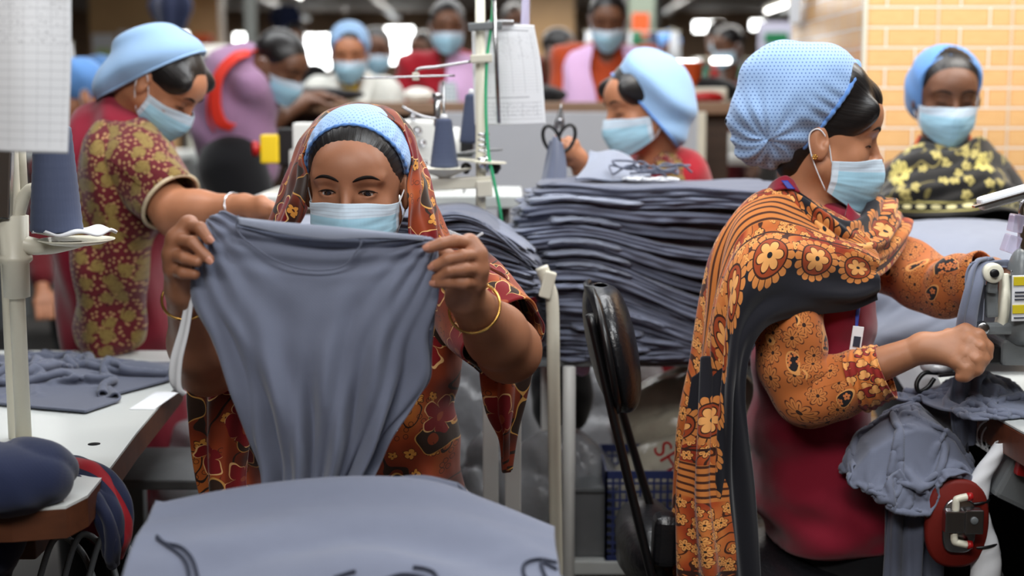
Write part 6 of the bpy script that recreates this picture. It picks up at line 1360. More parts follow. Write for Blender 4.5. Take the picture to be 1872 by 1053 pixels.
    for (cx_, cy_, w_) in ((1836, 806, 16), (1812, 842, 20), (1790, 880, 22), (1784, 925, 22), (1790, 960, 24), (1800, 1000, 27), (1802, 1040, 28), (1798, 1100, 28)):
        q = at(cx_, cy_, Y+.02); r = []
        for k in range(10):
            a = 2*math.pi*k/10; r.append(('w', q.x+math.cos(a)*w_/1140, q.y+math.sin(a)*w_/1140*.7, q.z+.3*math.cos(a)*w_/1140*(cy_ < 900)))
        rows.append(r)
    loft('tape_wrap', rows, MT['strip'], g, 50, 110, lambda U, V: .0006*np.sin(V*40+U*10), .002, closed=True)
    for cy_ in (915, 994):
        m = MB(); q = at(1794 if cy_ > 950 else 1780, cy_, Y+.02); m.tube([q+Vector((math.cos(a)*.0245, math.sin(a)*.019, .003*math.cos(a))) for a in [2*math.pi*j/16 for j in range(17)]], .0026, 8, 2); m.build('cable_tie', MT['black'], g)
MT['redwood'] = M_wood('redbrown_wood', hexc(74, 34, 20), hexc(120, 64, 38), .4); MT['strip2'] = plain('grey_paper', hexc(150, 152, 158), .7, .3)
right_side()
def stop_switch():
    Y = 3.9; c = at(496, 272, Y); g = thing('stop_switch', 'yellow switch box with a red emergency stop button in front of the dark counter', 'switch', c)
    m = MB(); m.box(c, (.050, .07, .078), bev=.006, seg=3); m.build('box', MT['yellow'], g)
    q = at(480, 272, Y-.02); m = MB(); m.lathe([(0, .010), (.010, .010), (.012, .020), (.024, .022), (.029, .017), (.030, .008)], q, q+Vector((-1, -.25, 0)), 24); m.build('stop_button', MT['redp'], g)
    m = MB(); m.box(at(530, 268, Y), (.060, .05, .10), bev=.004); m.build('bracket', MT['black'], g); m = MB(); m.cyl((c.x+.05, Y+.01, 0), (c.x+.05, Y+.01, c.z-.04), .016, seg=12); m.build('post', MT['mgrey'], g)
stop_switch()
def back_machines():
    Y = 3.45; g = thing('sewing_machine', 'white sewing machine with chrome fittings behind the head of the woman in the rust scarf', 'sewing machine', (at(760, 300, Y).x, Y, .95))
    m = MB(); m.box(at(768, 262, Y), (.085, .11, .115), bev=.012, seg=3); m.box(at(700, 270, Y+.02), (.24, .09, .06), bev=.010, seg=3); m.box(at(560, 262, Y), (.055, .08, .10), bev=.006); m.box(at(785, 330, Y), (.12, .12, .10), bev=.010); m.box(at(555, 310, Y+.02), (.06, .07, .10), bev=.006); m.build('body', MT['white'], g)
    q = at(822, 258, Y+.01); m = MB(); m.lathe([(0, .020), (.004, .033), (.022, .034), (.028, .028), (.029, .01)], q, q+Vector((1, -.2, 0)), 28); m.build('hand_wheel', MT['white'], g)
    m = MB(); m.box(at(848, 262, Y+.02), (.05, .05, .07), bev=.01); m.build('motor', MT['black'], g)
    for (px, py) in ((756, 214), (764, 240), (772, 262), (757, 286), (776, 300)):
        m = MB(); q = at(px, py, Y-.062); m.lathe([(0, .004), (.004, .0105), (.008, .0105), (.010, .005), (.018, .005), (.02, .002)], q, q+Vector((-.1, -1, .1)), 16); m.build('tension_knob', MT['chrome'], g)
    m = MB(); m.box((at(720, 345, Y).x, Y, at(720, 345, Y).z-.02), (.62, .35, .03), bev=.004); m.build('table_board', MT['laminate'], g)
    for x in (-.45, -.02):
        m = MB(); m.cyl((x, Y, 0), (x, Y, at(720, 345, Y).z-.035), .015, seg=12); m.build('leg', MT['mgrey'], g)
    m = MB(); m.tube([at(855, 330, Y-.1), at(845, 360, Y-.1), at(835, 385, Y-.1)], .003, 8, 4); m.build('rod', MT['steel'], g)
back_machines()
# ================================================================== OTHER PEOPLE
def cap_back(root, M, mat, ells, p, n, h=.004, rmat='rim', wr=.003, seed=1, planar=True, rimr=.003):
    s = SDF()
    for c, r, ro in ells: s.ell(c, r, ro, k=.03, M=M)
    P = M @ Vector(p); N = (M.to_3x3() @ Vector(n)).normalized(); I = np.array(M.inverted())
    def d(x, y, z):
        Y_ = I[1, 0]*x+I[1, 1]*y+I[1, 2]*z+I[1, 3]; Z_ = I[2, 0]*x+I[2, 1]*y+I[2, 2]*z+I[2, 3]; X_ = I[0, 0]*x+I[0, 1]*y+I[0, 2]*z+I[0, 3]
        w = wn(x, y, z, 14, seed+4, 2); return wr*(np.sin(Z_*70-Y_*55+X_*24+2.6*w+seed)-.7)*np.clip(.6+Y_*5, 0, 1)+wr*.6*wn(x, y, z, 30, seed, 2)
    s.disp(d); s.half(P, N, .004); o = s.build('cap', MT[mat], root, h, uvf=uvplane()); rim(s, P-N*.002, N, 'cap_rim', MT[rmat], o, rimr); return o
def maroon_woman():
    root = thing('person', 'standing woman in maroon and gold paisley tunic bending over at the left', 'person', (at(230, 900, 3.15).x, 3.15, 0))
    M = frame(at(298, 150, 3.12), 78, 42, 0, .90); b = SDF(); head_ops(b, M); b.cap(M @ Vector((0, .03, -.06)), at(238, 232, 3.16), .052, .060, .03)
    sN, sF = at(235, 300, 3.02), at(205, 262, 3.34); b.cap(sN, sF, .05, .05, .03); b.ell(at(215, 400, 3.18), (.095, .12, .21), k=.05); b.ell(at(215, 610, 3.30), (.12, .14, .16), k=.05)
    eN, wN = at(325, 392, 2.93), at(446, 377, 2.86); arm_ops(b, sN, eN, wN, (.052, .044, .040, .024), .03)
    kn = [at(478, 368, 2.83), at(482, 376, 2.82), at(482, 385, 2.82), at(476, 392, 2.83)]; hand_ops(b, wN, kn, [[p+Vector((.022, -.01, -.006)), p+Vector((.040, -.01, -.022))] for p in kn], [at(462, 392, 2.84), at(485, 398, 2.83)], .0082, .012)
    b.build('body', MT['skin_l'], root, .0038); face_bits(M, root)
    mask(M, root, label='light blue surgical mask'); h = SDF(); hair_ops(h, M, False, .026); h.ell(M @ Vector((0, .05, -.01)), (.05, .05, .05), k=.02); h.build('hair', MT['hair'], root, .0035, uvf=uvhair(M))
    c = SDF(); Yc = 3.14
    c.ell((0, .016, .038), (.090, .106, .094), k=.03, M=M); c.ell(at(262, 124, Yc), (.078, .085, .070), (0, -.6, 0), k=.04); c.ell(at(214, 152, Yc), (.042, .06, .040), (0, -.5, 0), k=.04)
    p0, p1 = at(352, 98, Yc), at(186, 172, Yc); n = Vector(((p0.z-p1.z), 0, -(p0.x-p1.x))).normalized()
    if n.z > 0: n = -n
    def wr(x, y, z):
        w = wn(x, y, z, 12, 9, 2); a = (x-p1.x)*n.x+(z-p1.z)*n.z; return .0085*(np.sin(a*78+x*10+2.0*w)-.5)*np.clip(.35+(x-p1.x)*-3+.5, .3, 1)+.003*wn(x, y, z, 26, 3, 2)
    c.disp(wr); c.half((p0+p1)/2+n*.010, n, .004); cap = c.build('cap', MT['cap_p'], root, .004, label='plain light blue cap pulled back'); rim(c, (p0+p1)/2+n*.008, n, 'cap_rim', MT['cap_p'], cap, .003)
    t = SDF(); t.ell(at(212, 380, 3.18), (.145, .18, .26), (0, .05, 0), k=.03); t.ell(at(222, 560, 3.27), (.150, .17, .28), k=.05); t.ell(at(225, 780, 3.36), (.17, .17, .30), k=.06); t.cap(at(232, 260, 3.1), at(205, 240, 3.25), .062, .066, .05)
    t.disp(lambda x, y, z: .006*np.sin(x*44+4*np.sin(z*5)+z*8)+.004*np.sin(x*80+z*14)+.003*wn(x, y, z, 30, 5)); t.build('tunic', MT['maroon'], root, .008, label='plain maroon apron tunic')
    t = SDF(); t.ell(at(232, 340, 3.08), (.105, .12, .15), (0, .1, 0), k=.03); t.chain([at(215, 300, 3.02), at(200, 480, 3.03), at(196, 600, 3.06), at(194, 650, 3.14)], [.075, .072, .068, .052], .05)
    t.disp(lambda x, y, z: .008*np.sin(x*62+3*np.sin(z*6))+.003*wn(x, y, z, 40, 6)); t.build('scarf_drape', MT['mprint'], root, .006, label='maroon scarf with gold paisleys')
    sleeve('sleeve', [sN+Vector((-.05, .03, .03)), sN+Vector((.012, -.004, 0)), sN.lerp(eN, .45)+Vector((.012, 0, .004)), sN.lerp(eN, .74)+Vector((.012, 0, 0))], [.062, .082, .074, .068], MT['mprint'], root, disp=lambda a, v: .004*np.sin(a*18+v*6))
    m = MB(); e = sN.lerp(eN, .75)+Vector((.012, 0, 0)); ring_mb(e, eN-sN, .067, .0042, 60, 8).build('sleeve_hem', MT['gold2'], root, 'braided cream sleeve hem')
    d = (wN-eN).normalized(); ring_mb(eN.lerp(wN, .42), d+Vector((.2, 0, .2)), .041, .0016).build('bangle', MT['silver'], root, 'thin silver bangle'); ring_mb(eN.lerp(wN, .88), d+Vector((-.3, 0, .1)), .030, .0018).build('bangle', MT['silver'], root, 'thin silver bangle')
    l = SDF(); l.cap(at(150, 700, 3.38), (at(150, 640, 3.38).x, 3.38, .1), .09, .07, .03); l.cap(at(240, 700, 3.36), (at(240, 640, 3.36).x, 3.36, .1), .09, .07, .03); l.build('trousers', MT['blackc'], root, .011)
    m = MB()
    for xx, yy in ((at(150, 640, 3.38).x, 3.38), (at(240, 640, 3.36).x, 3.36)): m.lathe([(0, .012), (.03, .036), (.13, .042), (.21, .036), (.24, .012)], (xx-.06, yy, .042), (xx+1, yy, .042), 16)
    m.build('shoe', MT['black'], root)
MT['gold2'] = plain('cream_braid', hexc(196, 180, 150), .7, .3, nz=.3, nscale=120)
maroon_woman()
def scissors_woman():
    root = thing('person', 'woman in red top behind the tall stack, raising black scissors', 'person', (at(1215, 800, 3.5).x, 3.5, .45))
    Y = 3.52; M = frame(at(1178, 192, Y), -72, 12, -2, 1.0); b = SDF(); head_ops(b, M); b.cap(M @ Vector((0, .03, -.06)), at(1200, 320, Y+.04), .046, .052, .02)
    sN, sF = at(1250, 370, Y+.02), at(1130, 350, Y+.22); b.cap(sN, at(1180, 350, Y+.12), .05, .05, .04); b.ell(at(1215, 450, Y+.08), (.12, .11, .22), k=.05); b.cap(at(1215, 500, Y+.08), at(1215, 720, Y+.08), .13, .13, .05)
    s2 = at(1168, 360, Y-.02); eN, wN = at(1100, 395, Y-.22), at(1056, 290, Y-.30); arm_ops(b, s2, eN, wN, (.042, .036, .034, .021)); e2, w2 = at(1090, 470, Y-.20), at(1000, 462, Y-.36); arm_ops(b, sN, e2, w2, (.042, .036, .034, .021))
    kn = [at(1050, 262, Y-.31), at(1044, 266, Y-.32), at(1040, 274, Y-.33), at(1038, 282, Y-.33)]; hand_ops(b, wN, kn, [[p+Vector((-.014, -.006, .010)), p+Vector((-.024, -.006, -.002))] for p in kn], [at(1042, 296, Y-.31), at(1026, 270, Y-.325), at(1018, 252, Y-.33)], .0075, .0105)
    k2 = [at(985, 440, Y-.37), at(981, 447, Y-.375), at(979, 456, Y-.375), at(980, 466, Y-.37)]; hand_ops(b, w2, k2, [[p+Vector((-.012, -.006, .012)), p+Vector((-.002, -.012, .024))] for p in k2], [at(992, 436, Y-.38), at(980, 428, Y-.385)], .0075, .0105)
    b.build('body', MT['skin_l'], root, .0038); face_bits(M, root); mask(M, root, label='light blue surgical mask', drop=.002); h = SDF(); hair_ops(h, M, False, .030); h.ell(M @ Vector((0, .05, -.03)), (.045, .05, .055), k=.02); h.build('hair', MT['hair'], root, .0035, uvf=uvhair(M))
    c = SDF(); c.ell((0, .022, .038), (.090, .103, .091), k=.03, M=M); c.ell(at(1208, 205, Y), (.072, .085, .078), (0, 0, 0), k=.04); c.ell(at(1232, 228, Y), (.034, .055, .034), (0, 0, 0), k=.04)
    p0, p1 = at(1118, 138, Y), at(1234, 268, Y); n = Vector((-(p1.z-p0.z)*-1, 0, -(p1.x-p0.x))).normalized(); n = Vector(((p1.z-p0.z), 0, -(p1.x-p0.x))).normalized()
    def wr(x, y, z):
        w = wn(x, y, z, 12, 19, 2); a = (x-p0.x)*n.x+(z-p0.z)*n.z; return .0075*(np.sin(a*66+x*8+2.2*w+1)-.5)+.003*wn(x, y, z, 26, 3, 2)
    c.disp(wr); c.half((p0+p1)/2, n, .004); cap = c.build('cap', MT['cap_p'], root, .004, label='plain light blue cap slung low behind'); rim(c, (p0+p1)/2-n*.003, n, 'cap_rim', MT['rim'], cap, .003)
    t = SDF(); t.ell(at(1222, 440, Y+.09), (.145, .13, .24), k=.03); t.cap(at(1240, 330, Y+.02), at(1165, 330, Y+.15), .075, .06, .05); t.cap(at(1222, 500, Y+.08), at(1222, 760, Y+.08), .15, .16, .05); t.ell(at(1205, 312, Y+.06), (.045, .045, .03), k=.03)
    t.disp(lambda x, y, z: .004*np.sin(x*44+4*np.sin(z*9))+.003*wn(x, y, z, 30, 5)); t.build('tunic', MT['red'], root, .008)
    loft('scarf_edge', [[(1195, 290, Y-.05), (1215, 278, Y-.04), (1238, 286, Y-.02)], [(1202, 300, Y-.07), (1228, 298, Y-.06), (1256, 306, Y-.03)], [(1212, 330, Y-.08), (1245, 330, Y-.07), (1276, 330, Y-.03)]], MT['mprint2'], root, 30, 24, lambda U, V: .003*np.sin(U*12), .003)
    sleeve('sleeve', [s2+Vector((.03, .05, .0)), s2, s2.lerp(eN, .35)], [.05, .056, .052], MT['red'], root); sleeve('sleeve', [sN+Vector((-.02, .03, .02)), sN, sN.lerp(e2, .45)], [.06, .066, .058], MT['red'], root)
    # scissors
    g = thing('scissors', 'black-handled tailor scissors held upright with points up', 'scissors', at(1022, 260, Y-.34)); yy = Y-.345
    for (cx_, cy_, rx, rz, ro) in ((1008, 254, .017, .030, .35), (1036, 252, .017, .030, -.35)):
        c0 = at(cx_, cy_, yy); m = MB(); m.tube([c0+Vector((math.cos(a)*rx*math.cos(ro)-math.sin(a)*rz*math.sin(ro), 0, math.cos(a)*rx*math.sin(ro)+math.sin(a)*rz*math.cos(ro))) for a in [2*math.pi*j/14 for j in range(15)]], .0042, 8, 3); m.build('handle', MT['black'], g)
    m = MB()
    for dx in (-1, 1):
        a_, b_ = at(1022+dx*6, 236, yy+dx*.002), at(1026, 190, yy+dx*.002); m.tube([a_, a_.lerp(b_, .3), b_], [.0055, .0055, .0008], 6, 5)
    m.build('blade', MT['steel'], g); m = MB(); q = at(1024, 220, yy-.006); m.lathe([(0, .004), (.002, .004), (.003, .002)], q, q+Vector((0, -1, 0)), 12); m.build('pivot_screw', MT['chrome'], g)
    o = loft('cut_cloth', [[(1004, 258, yy-.01), (1015, 250, yy-.02), (1028, 262, yy-.01)], [(994, 300, yy), (1014, 296, yy-.03), (1033, 310, yy-.01)], [(982, 360, yy), (1006, 360, yy-.035), (1030, 366, yy-.01)], [(974, 405, yy-.01), (992, 408, yy-.04), (1012, 402, yy-.02)], [(974, 436, yy-.02), (982, 438, yy-.04), (992, 434, yy-.03)]], MT['grey'], None, 40, 70, lambda U, V: .004*np.sin(U*10+V*4), .003)
    tag(o, 'long grey cloth piece held stretched between the hands of the woman with scissors', 'cloth')
MT['mprint2'] = M_maroon_print('red_print')
scissors_woman()
def gold_woman():
    root = thing('person', 'seated woman in black and gold flowered shawl before the brick-tiled column', 'person', (at(1735, 700, 3.55).x, 3.55, .45)); Y = 3.55
    M = frame(at(1731, 172, Y), -3, 12, 0, .98); b = SDF(); head_ops(b, M); b.cap(M @ Vector((0, .03, -.06)), at(1728, 300, Y+.06), .05, .056, .02); b.cap(at(1640, 330, Y+.08), at(1820, 330, Y+.08), .055, .055, .04)
    b.ell(at(1735, 430, Y+.08), (.15, .10, .22), k=.05); b.cap(at(1735, 500, Y+.08), at(1735, 700, Y+.08), .14, .14, .05)
    b.build('body', MT['skin_d'], root, .004); face_bits(M, root); mask(M, root, label='blue surgical mask'); h = SDF(); hair_ops(h, M); h.build('hair', MT['hair'], root, .0035, uvf=uvhair(M))
    cap_back(root, M, 'cap_m', [((0, .022, .034), (.088, .096, .088), (0, 0, 0)), ((-.035, .05, -.01), (.058, .07, .07), (0, 0, 0))], (0, -.030, .03), (0, -1, -.12), .004, 'cap_m', .002, 7)
    t = SDF(); t.ell(at(1735, 360, Y+.07), (.185, .12, .13), k=.03); t.ell(at(1735, 450, Y+.06), (.245, .14, .21), k=.06); t.cap(at(1735, 560, Y+.06), at(1735, 720, Y+.06), .20, .20, .06); t.ell(at(1728, 275, Y+.05), (.075, .07, .045), k=.04)
    t.disp(lambda x, y, z: .004*np.sin(z*36+5*np.sin(x*5)+x*9)+.003*wn(x, y, z, 26, 5)); t.build('blouse', MT['blackc'], root, .009)
    rows = [[(1616, 330, 3.66), (1640, 282, 3.60), (1680, 262, 3.53), (1715, 268, 3.49), (1740, 274, 3.48), (1765, 268, 3.49), (1790, 254, 3.53), (1820, 275, 3.60), (1842, 300, 3.68)],
            [(1604, 350, 3.64), (1630, 305, 3.55), (1675, 290, 3.46), (1715, 295, 3.43), (1740, 298, 3.425), (1765, 294, 3.43), (1802, 285, 3.46), (1838, 305, 3.55), (1858, 335, 3.66)],
            [(1594, 370, 3.62), (1620, 335, 3.50), (1672, 328, 3.42), (1715, 330, 3.40), (1740, 332, 3.40), (1770, 330, 3.40), (1812, 322, 3.42), (1852, 340, 3.50), (1872, 372, 3.64)],
            [(1588, 392, 3.60), (1618, 366, 3.47), (1672, 362, 3.40), (1715, 362, 3.38), (1740, 362, 3.375), (1775, 360, 3.38), (1822, 352, 3.40), (1865, 370, 3.48), (1886, 400, 3.62)],
            [(1584, 420, 3.60), (1616, 396, 3.46), (1672, 396, 3.39), (1715, 397, 3.37), (1740, 397, 3.365), (1778, 394, 3.37), (1828, 384, 3.39), (1872, 396, 3.48), (1896, 430, 3.62)]]
    loft('shawl', rows, MT['gprint'], root, 150, 90, lambda U, V: .007*np.sin(V*13+3*np.sin(U*3.1)+U*2)+.003*np.sin(V*30+U*14), .004, 'black shawl with gold flowers')
    for L_ in ([at(1682, 248, Y-.0), at(1675, 262, Y-.02), at(1672, 275, Y-.03)], [at(1772, 248, Y-.0), at(1775, 262, Y-.02), at(1774, 275, Y-.03)]): m = MB(); m.tube(L_, .004, 8, 5); m.build('neck_cord', MT['orange'], root, 'orange cord at the neck')
gold_woman()
def standing(name_label, c, Y, yaw, pitch, skinm, torso, lab, capk=None, sc=1.0, vest=None, arms=None, roll=0, hair=True, maskon=True, h=.007, lean=0., sw=.20, extra=None, mdrop=0, nbz=-.20):
    cx, cy = c; root = thing('person', lab, 'person', (at(cx, cy, Y).x, Y, 0)); M = frame(at(cx, cy, Y), yaw, pitch, roll, sc); b = SDF(); head_ops(b, M)
    nb = M.translation+Vector((lean*.3, .06 if nbz < -.15 else .10, nbz)); b.cap(M @ Vector((0, .03, -.06)), nb, .052, .058, .02); S = nb+Vector((lean*.3, .02, -.04)); L, R = S+Vector((-sw, 0, -.03)), S+Vector((sw, 0, -.03)); b.cap(L, R, .05, .05, .04)
    b.ell(S+Vector((0, .02, -.24)), (sw*.82, .11, .26), k=.05); hz = S.z-.55
    AR = arms or [(L, L+Vector((-.05, -.03, -.27)), L+Vector((.02, -.20, -.42))), (R, R+Vector((.05, -.03, -.27)), R+Vector((-.02, -.20, -.42)))]
    for (a, e, w) in AR:
        arm_ops(b, a, e, w, (.048, .042, .038, .024)); d = (Vector(w)-Vector(e)).normalized(); w = Vector(w); sd = d.cross(Vector((0, 0, 1))).normalized() if abs(d.z) < .9 else Vector((1, 0, 0))
        kn = [w+d*.075+sd*q for q in (-.026, -.009, .009, .026)]; hand_ops(b, w, kn, [[p+d*.03+Vector((0, 0, -.008)), p+d*.05+Vector((0, 0, -.022))] for p in kn], [w+d*.03-sd*.02, w+d*.055-sd*.042, w+d*.08-sd*.045], .0085, .012)
    b.build('body', MT[skinm], root, .0055); face_bits(M, root)
    if maskon: mask(M, root, drop=mdrop)
    if hair:
        hh = SDF(); hair_ops(hh, M); hh.build('hair', MT['hair'], root, .005, uvf=uvhair(M))
    if capk: cap_back(root, M, capk, [((0, .020, .040), (.088, .094, .088), (0, 0, 0))], (0, -.045, .045), (0, -1, -.55), .006, 'rim', .002, 3)
    t = SDF(); t.ell(S+Vector((0, .02, -.22)), (sw*.98, .135, .26), k=.03); t.cap(L, R, .068, .068, .06); t.cap(S+Vector((0, .02, -.40)), S+Vector((0, .02, -.62)), sw*.85, sw*.9, .06); t.cap(S+Vector((0, .01, -.01)), nb+Vector((0, 0, -.015)), .075, .062, .05)
    for (a, e, w) in AR: t.chain([a, e, Vector(e).lerp(Vector(w), .8)], [.062, .055, .045], .03)
    t.disp(lambda x, y, z: .006*np.sin(x*30+z*22+3*np.sin(z*11+x*7))+.004*wn(x, y, z, 20, 5)); nk = M @ Vector((0, -.02, -.13)); t.ell((nb.x, nb.y-.07, nb.z-.02), (.045, .05, .07), k=.01, mode='s')
    t.build('shirt', MT[torso], root, h+.002)
    l = SDF(); 
    for q in (-1, 1): l.cap((S.x+q*.09, S.y+.02, S.z-.55), (S.x+q*.09, S.y+.02, .09), .10, .065, .03)
    l.build('trousers', MT['blackc'], root, .014); m = MB()
    for q in (-1, 1): m.lathe([(0, .012), (.03, .036), (.13, .042), (.21, .036), (.24, .012)], (S.x+q*.09, S.y+.08, .042), (S.x+q*.09, S.y-1, .042), 14)
    m.build('shoe', MT['black'], root)
    if extra: extra(root, M, S, L, R, nb)
    return root
def onto(S, *pts): return [('w', S.x+a, S.y+b_, S.z+c_) for a, b_, c_ in pts]
def pink_vest(root, M, S, L, R, nb):
    for q in (-1, 1):
        rows = [onto(S, (q*.060, .03, .045), (q*.12, .02, .035), (q*.185, .02, .015), (q*.215, .03, -.02)), onto(S, (q*.060, -.085, .02), (q*.11, -.085, .005), (q*.165, -.07, -.015), (q*.205, -.045, -.05)),
                onto(S, (q*.075, -.118, -.07), (q*.12, -.118, -.08), (q*.165, -.100, -.09), (q*.190, -.06, -.11)), onto(S, (q*.050, -.140, -.18), (q*.10, -.136, -.18), (q*.16, -.115, -.18), (q*.195, -.06, -.19)), onto(S, (q*.020, -.158, -.40), (q*.09, -.150, -.40), (q*.16, -.125, -.40), (q*.205, -.06, -.40))]
        loft('vest_panel', rows, MT['lilac'], root, 40, 50, lambda U, V: .003*np.sin(U*9+V*5), .005, 'pale lilac vest front')
    m = MB(); 
    for k in range(5): q = S+Vector((0, -.135-.004*k, -.10-.05*k)); m.lathe([(0, .005), (.003, .005)], q, q+Vector((0, -1, 0)), 10)
    m.build('button', MT['orange'], root)
def white_coat(root, M, S, L, R, nb):
    loft('yellow_top', [onto(S, (-.035, -.08, .04), (.0, -.095, .03), (.035, -.08, .04)), onto(S, (-.025, -.125, -.05), (0, -.135, -.06), (.025, -.125, -.05))], MT['yellowc'], root, 10, 10, None, .004)
    for q in (-1, 1): loft('coat_lapel', [onto(S, (q*.050, .02, .075), (q*.085, .03, .05)), onto(S, (q*.055, -.075, .04), (q*.10, -.06, .03)), onto(S, (q*.035, -.135, -.06), (q*.085, -.125, -.05)), onto(S, (q*.006, -.155, -.16), (q*.05, -.15, -.17))], MT['whitec'], root, 12, 30, None, .006)
def pink_shirt(root, M, S, L, R, nb):
    loft('lilac_panel', [onto(S, (.0, -.09, .03), (.06, -.085, .03), (.12, -.07, .02)), onto(S, (-.01, -.14, -.14), (.06, -.14, -.14), (.13, -.11, -.14)), onto(S, (-.01, -.16, -.36), (.06, -.155, -.36), (.14, -.12, -.36))], MT['lilac'], root, 16, 24, None, .006)
    loft('checked_cloth', [onto(S, (-.03, -.17, -.10), (.04, -.18, -.10)), onto(S, (-.04, -.19, -.20), (.05, -.20, -.20)), onto(S, (-.03, -.20, -.34), (.06, -.21, -.34))], MT['check'], root, 12, 18, None, .006)
def MC():
    t = NT('checked', .85, .2); u, v = t.uv(); a = ((u*55.).fr() < .4); b_ = ((v*55.).fr() < .4); t.color(t.mix(a*.5+b_*.5, hexc(226, 228, 230), hexc(70, 116, 132))); return t.m
MT['check'] = MC()
standing('a', (1112, 34), 6.05, -4, 22, 'skin_d', 'orange', 'man in rust-orange shirt and lilac vest standing behind the counter', extra=pink_vest, mdrop=.004, sw=.17, nbz=-.10)
standing('b', (639, 96), 6.1, 4, 16, 'skin_l', 'whitec', 'woman in white coat and blue cap leaning over the counter', 'cap_p', extra=white_coat, sw=.145, nbz=-.10)
standing('c', (818, 48), 6.5, 6, 10, 'skin_d', 'red', 'man in red and lilac shirt behind the counter, left of the centre stand', extra=pink_shirt, sw=.17, nbz=-.11)
standing('d', (687, 92), 7.3, 2, 8, 'skin_d', 'teal', 'person in dark green top standing behind the white-coated woman', sw=.20)
standing('e', (772, 92), 8.6, -20, 8, 'skin_d', 'blackc', 'person in dark clothes half hidden behind the man in red', sw=.19)
standing('f', (940, 40), 8.9, 20, 8, 'skin_d', 'darkred', 'person in dark red hidden behind the hanging form', sw=.19)
standing('g', (152, 172), 5.2, 120, 20, 'skin_l', 'darkred', 'seated worker in dark red with blue cap beyond the large hanging form', 'cap_m', sw=.16)
# worker bending over the counter end, in an orange vest
def bending():
    Y = 5.0; root = thing('person', 'worker in mauve shirt and bright orange vest bending over the left end of the counter', 'person', (at(425, 500, Y).x, Y, 0)); M = frame(at(512, 118, Y-.02), 62, 30, 0, 1.0)
    b = SDF(); head_ops(b, M); nb = at(470, 145, Y+.02); b.cap(M @ Vector((0, .03, -.05)), nb, .052, .06, .03); hip = at(430, 300, Y+.02); b.chain([nb, at(430, 200, Y+.02), hip], [.10, .13, .13], .05)
    sh = at(455, 160, Y-.10); e, w = at(470, 235, Y-.16), at(540, 192, Y+.24)
    for (s_, e_, w_) in ((sh, at(478, 225, Y+.0), at(560, 186, Y+.28)), (at(460, 150, Y+.16), at(500, 195, Y+.25), at(585, 178, Y+.40))):
        arm_ops(b, s_, e_, w_, (.05, .044, .04, .026)); kn = [w_+Vector((.05, q, -.005)) for q in (-.022, -.008, .008, .022)]; hand_ops(b, w_, kn, [[p+Vector((.03, 0, -.006)), p+Vector((.05, 0, -.014))] for p in kn], [w_+Vector((.02, -.03, 0)), w_+Vector((.05, -.045, 0))], .009, .012)
    b.build('body', MT['skin_d'], root, .006); face_bits(M, root); mask(M, root); h = SDF(); hair_ops(h, M); h.build('hair', MT['hair'], root, .005, uvf=uvhair(M))
    t = SDF(); t.ell(at(432, 175, Y+.02), (.150, .15, .19), (0, .25, 0), k=.04); t.ell(at(425, 235, Y+.02), (.135, .15, .18), k=.05); t.ell(nb, (.07, .07, .06), k=.04)
    for (s_, e_, w_) in ((sh, at(478, 225, Y+.0), at(560, 186, Y+.28)), (at(460, 150, Y+.16), at(500, 195, Y+.25), at(585, 178, Y+.40))): t.chain([s_, e_.lerp(s_, .2)], [.07, .06], .03)
    t.cap(at(430, 255, Y+.02), at(455, 285, Y+.0), .14, .12, .05)
    t.disp(lambda x, y, z: .005*np.sin(x*30+z*42)+.003*wn(x, y, z, 20, 5)); t.build('shirt', MT['mauve'], root, .009)
    for dy in (-.165, .19):
        rr = [[(452, 92, Y+dy*.6), (458, 102, Y+dy*.7)], [(424, 98, Y+dy*.92), (434, 112, Y+dy*.98)], [(392, 134, Y+dy*1.06), (408, 144, Y+dy*1.1)], [(384, 185, Y+dy*1.06), (404, 190, Y+dy*1.12)], [(392, 226, Y+dy*1.04), (414, 220, Y+dy*1.1)], [(420, 240, Y+dy), (432, 228, Y+dy*1.06)]]; loft('vest_strap', rr, MT['vest'], root, 8, 60, None, .006, 'bright orange vest strap')
    loft('vest_back', [[(470, 92, Y-.06), (462, 90, Y+.10)], [(412, 110, Y-.16), (408, 108, Y+.2)], [(384, 160, Y-.17), (380, 160, Y+.2)], [(380, 215, Y-.16), (376, 215, Y+.2)], [(392, 240, Y-.15), (390, 240, Y+.18)]], MT['vest'], root, 20, 40, None, .006)
    l = SDF()
    for q in (-.08, .12): l.chain([at(425, 305, Y+q), at(462, 400, Y+q), (at(445, 400, Y+q).x, Y+q, .09)], [.12, .10, .07], .03)
    l.build('trousers', MT['blackc'], root, .012); m = MB()
    for q in (-.08, .12): m.lathe([(0, .012), (.03, .036), (.13, .042), (.21, .036), (.24, .012)], (at(445, 400, Y+q).x-.06, Y+q, .042), (9, Y+q, .042), 14)
    m.build('shoe', MT['black'], root)
bending()
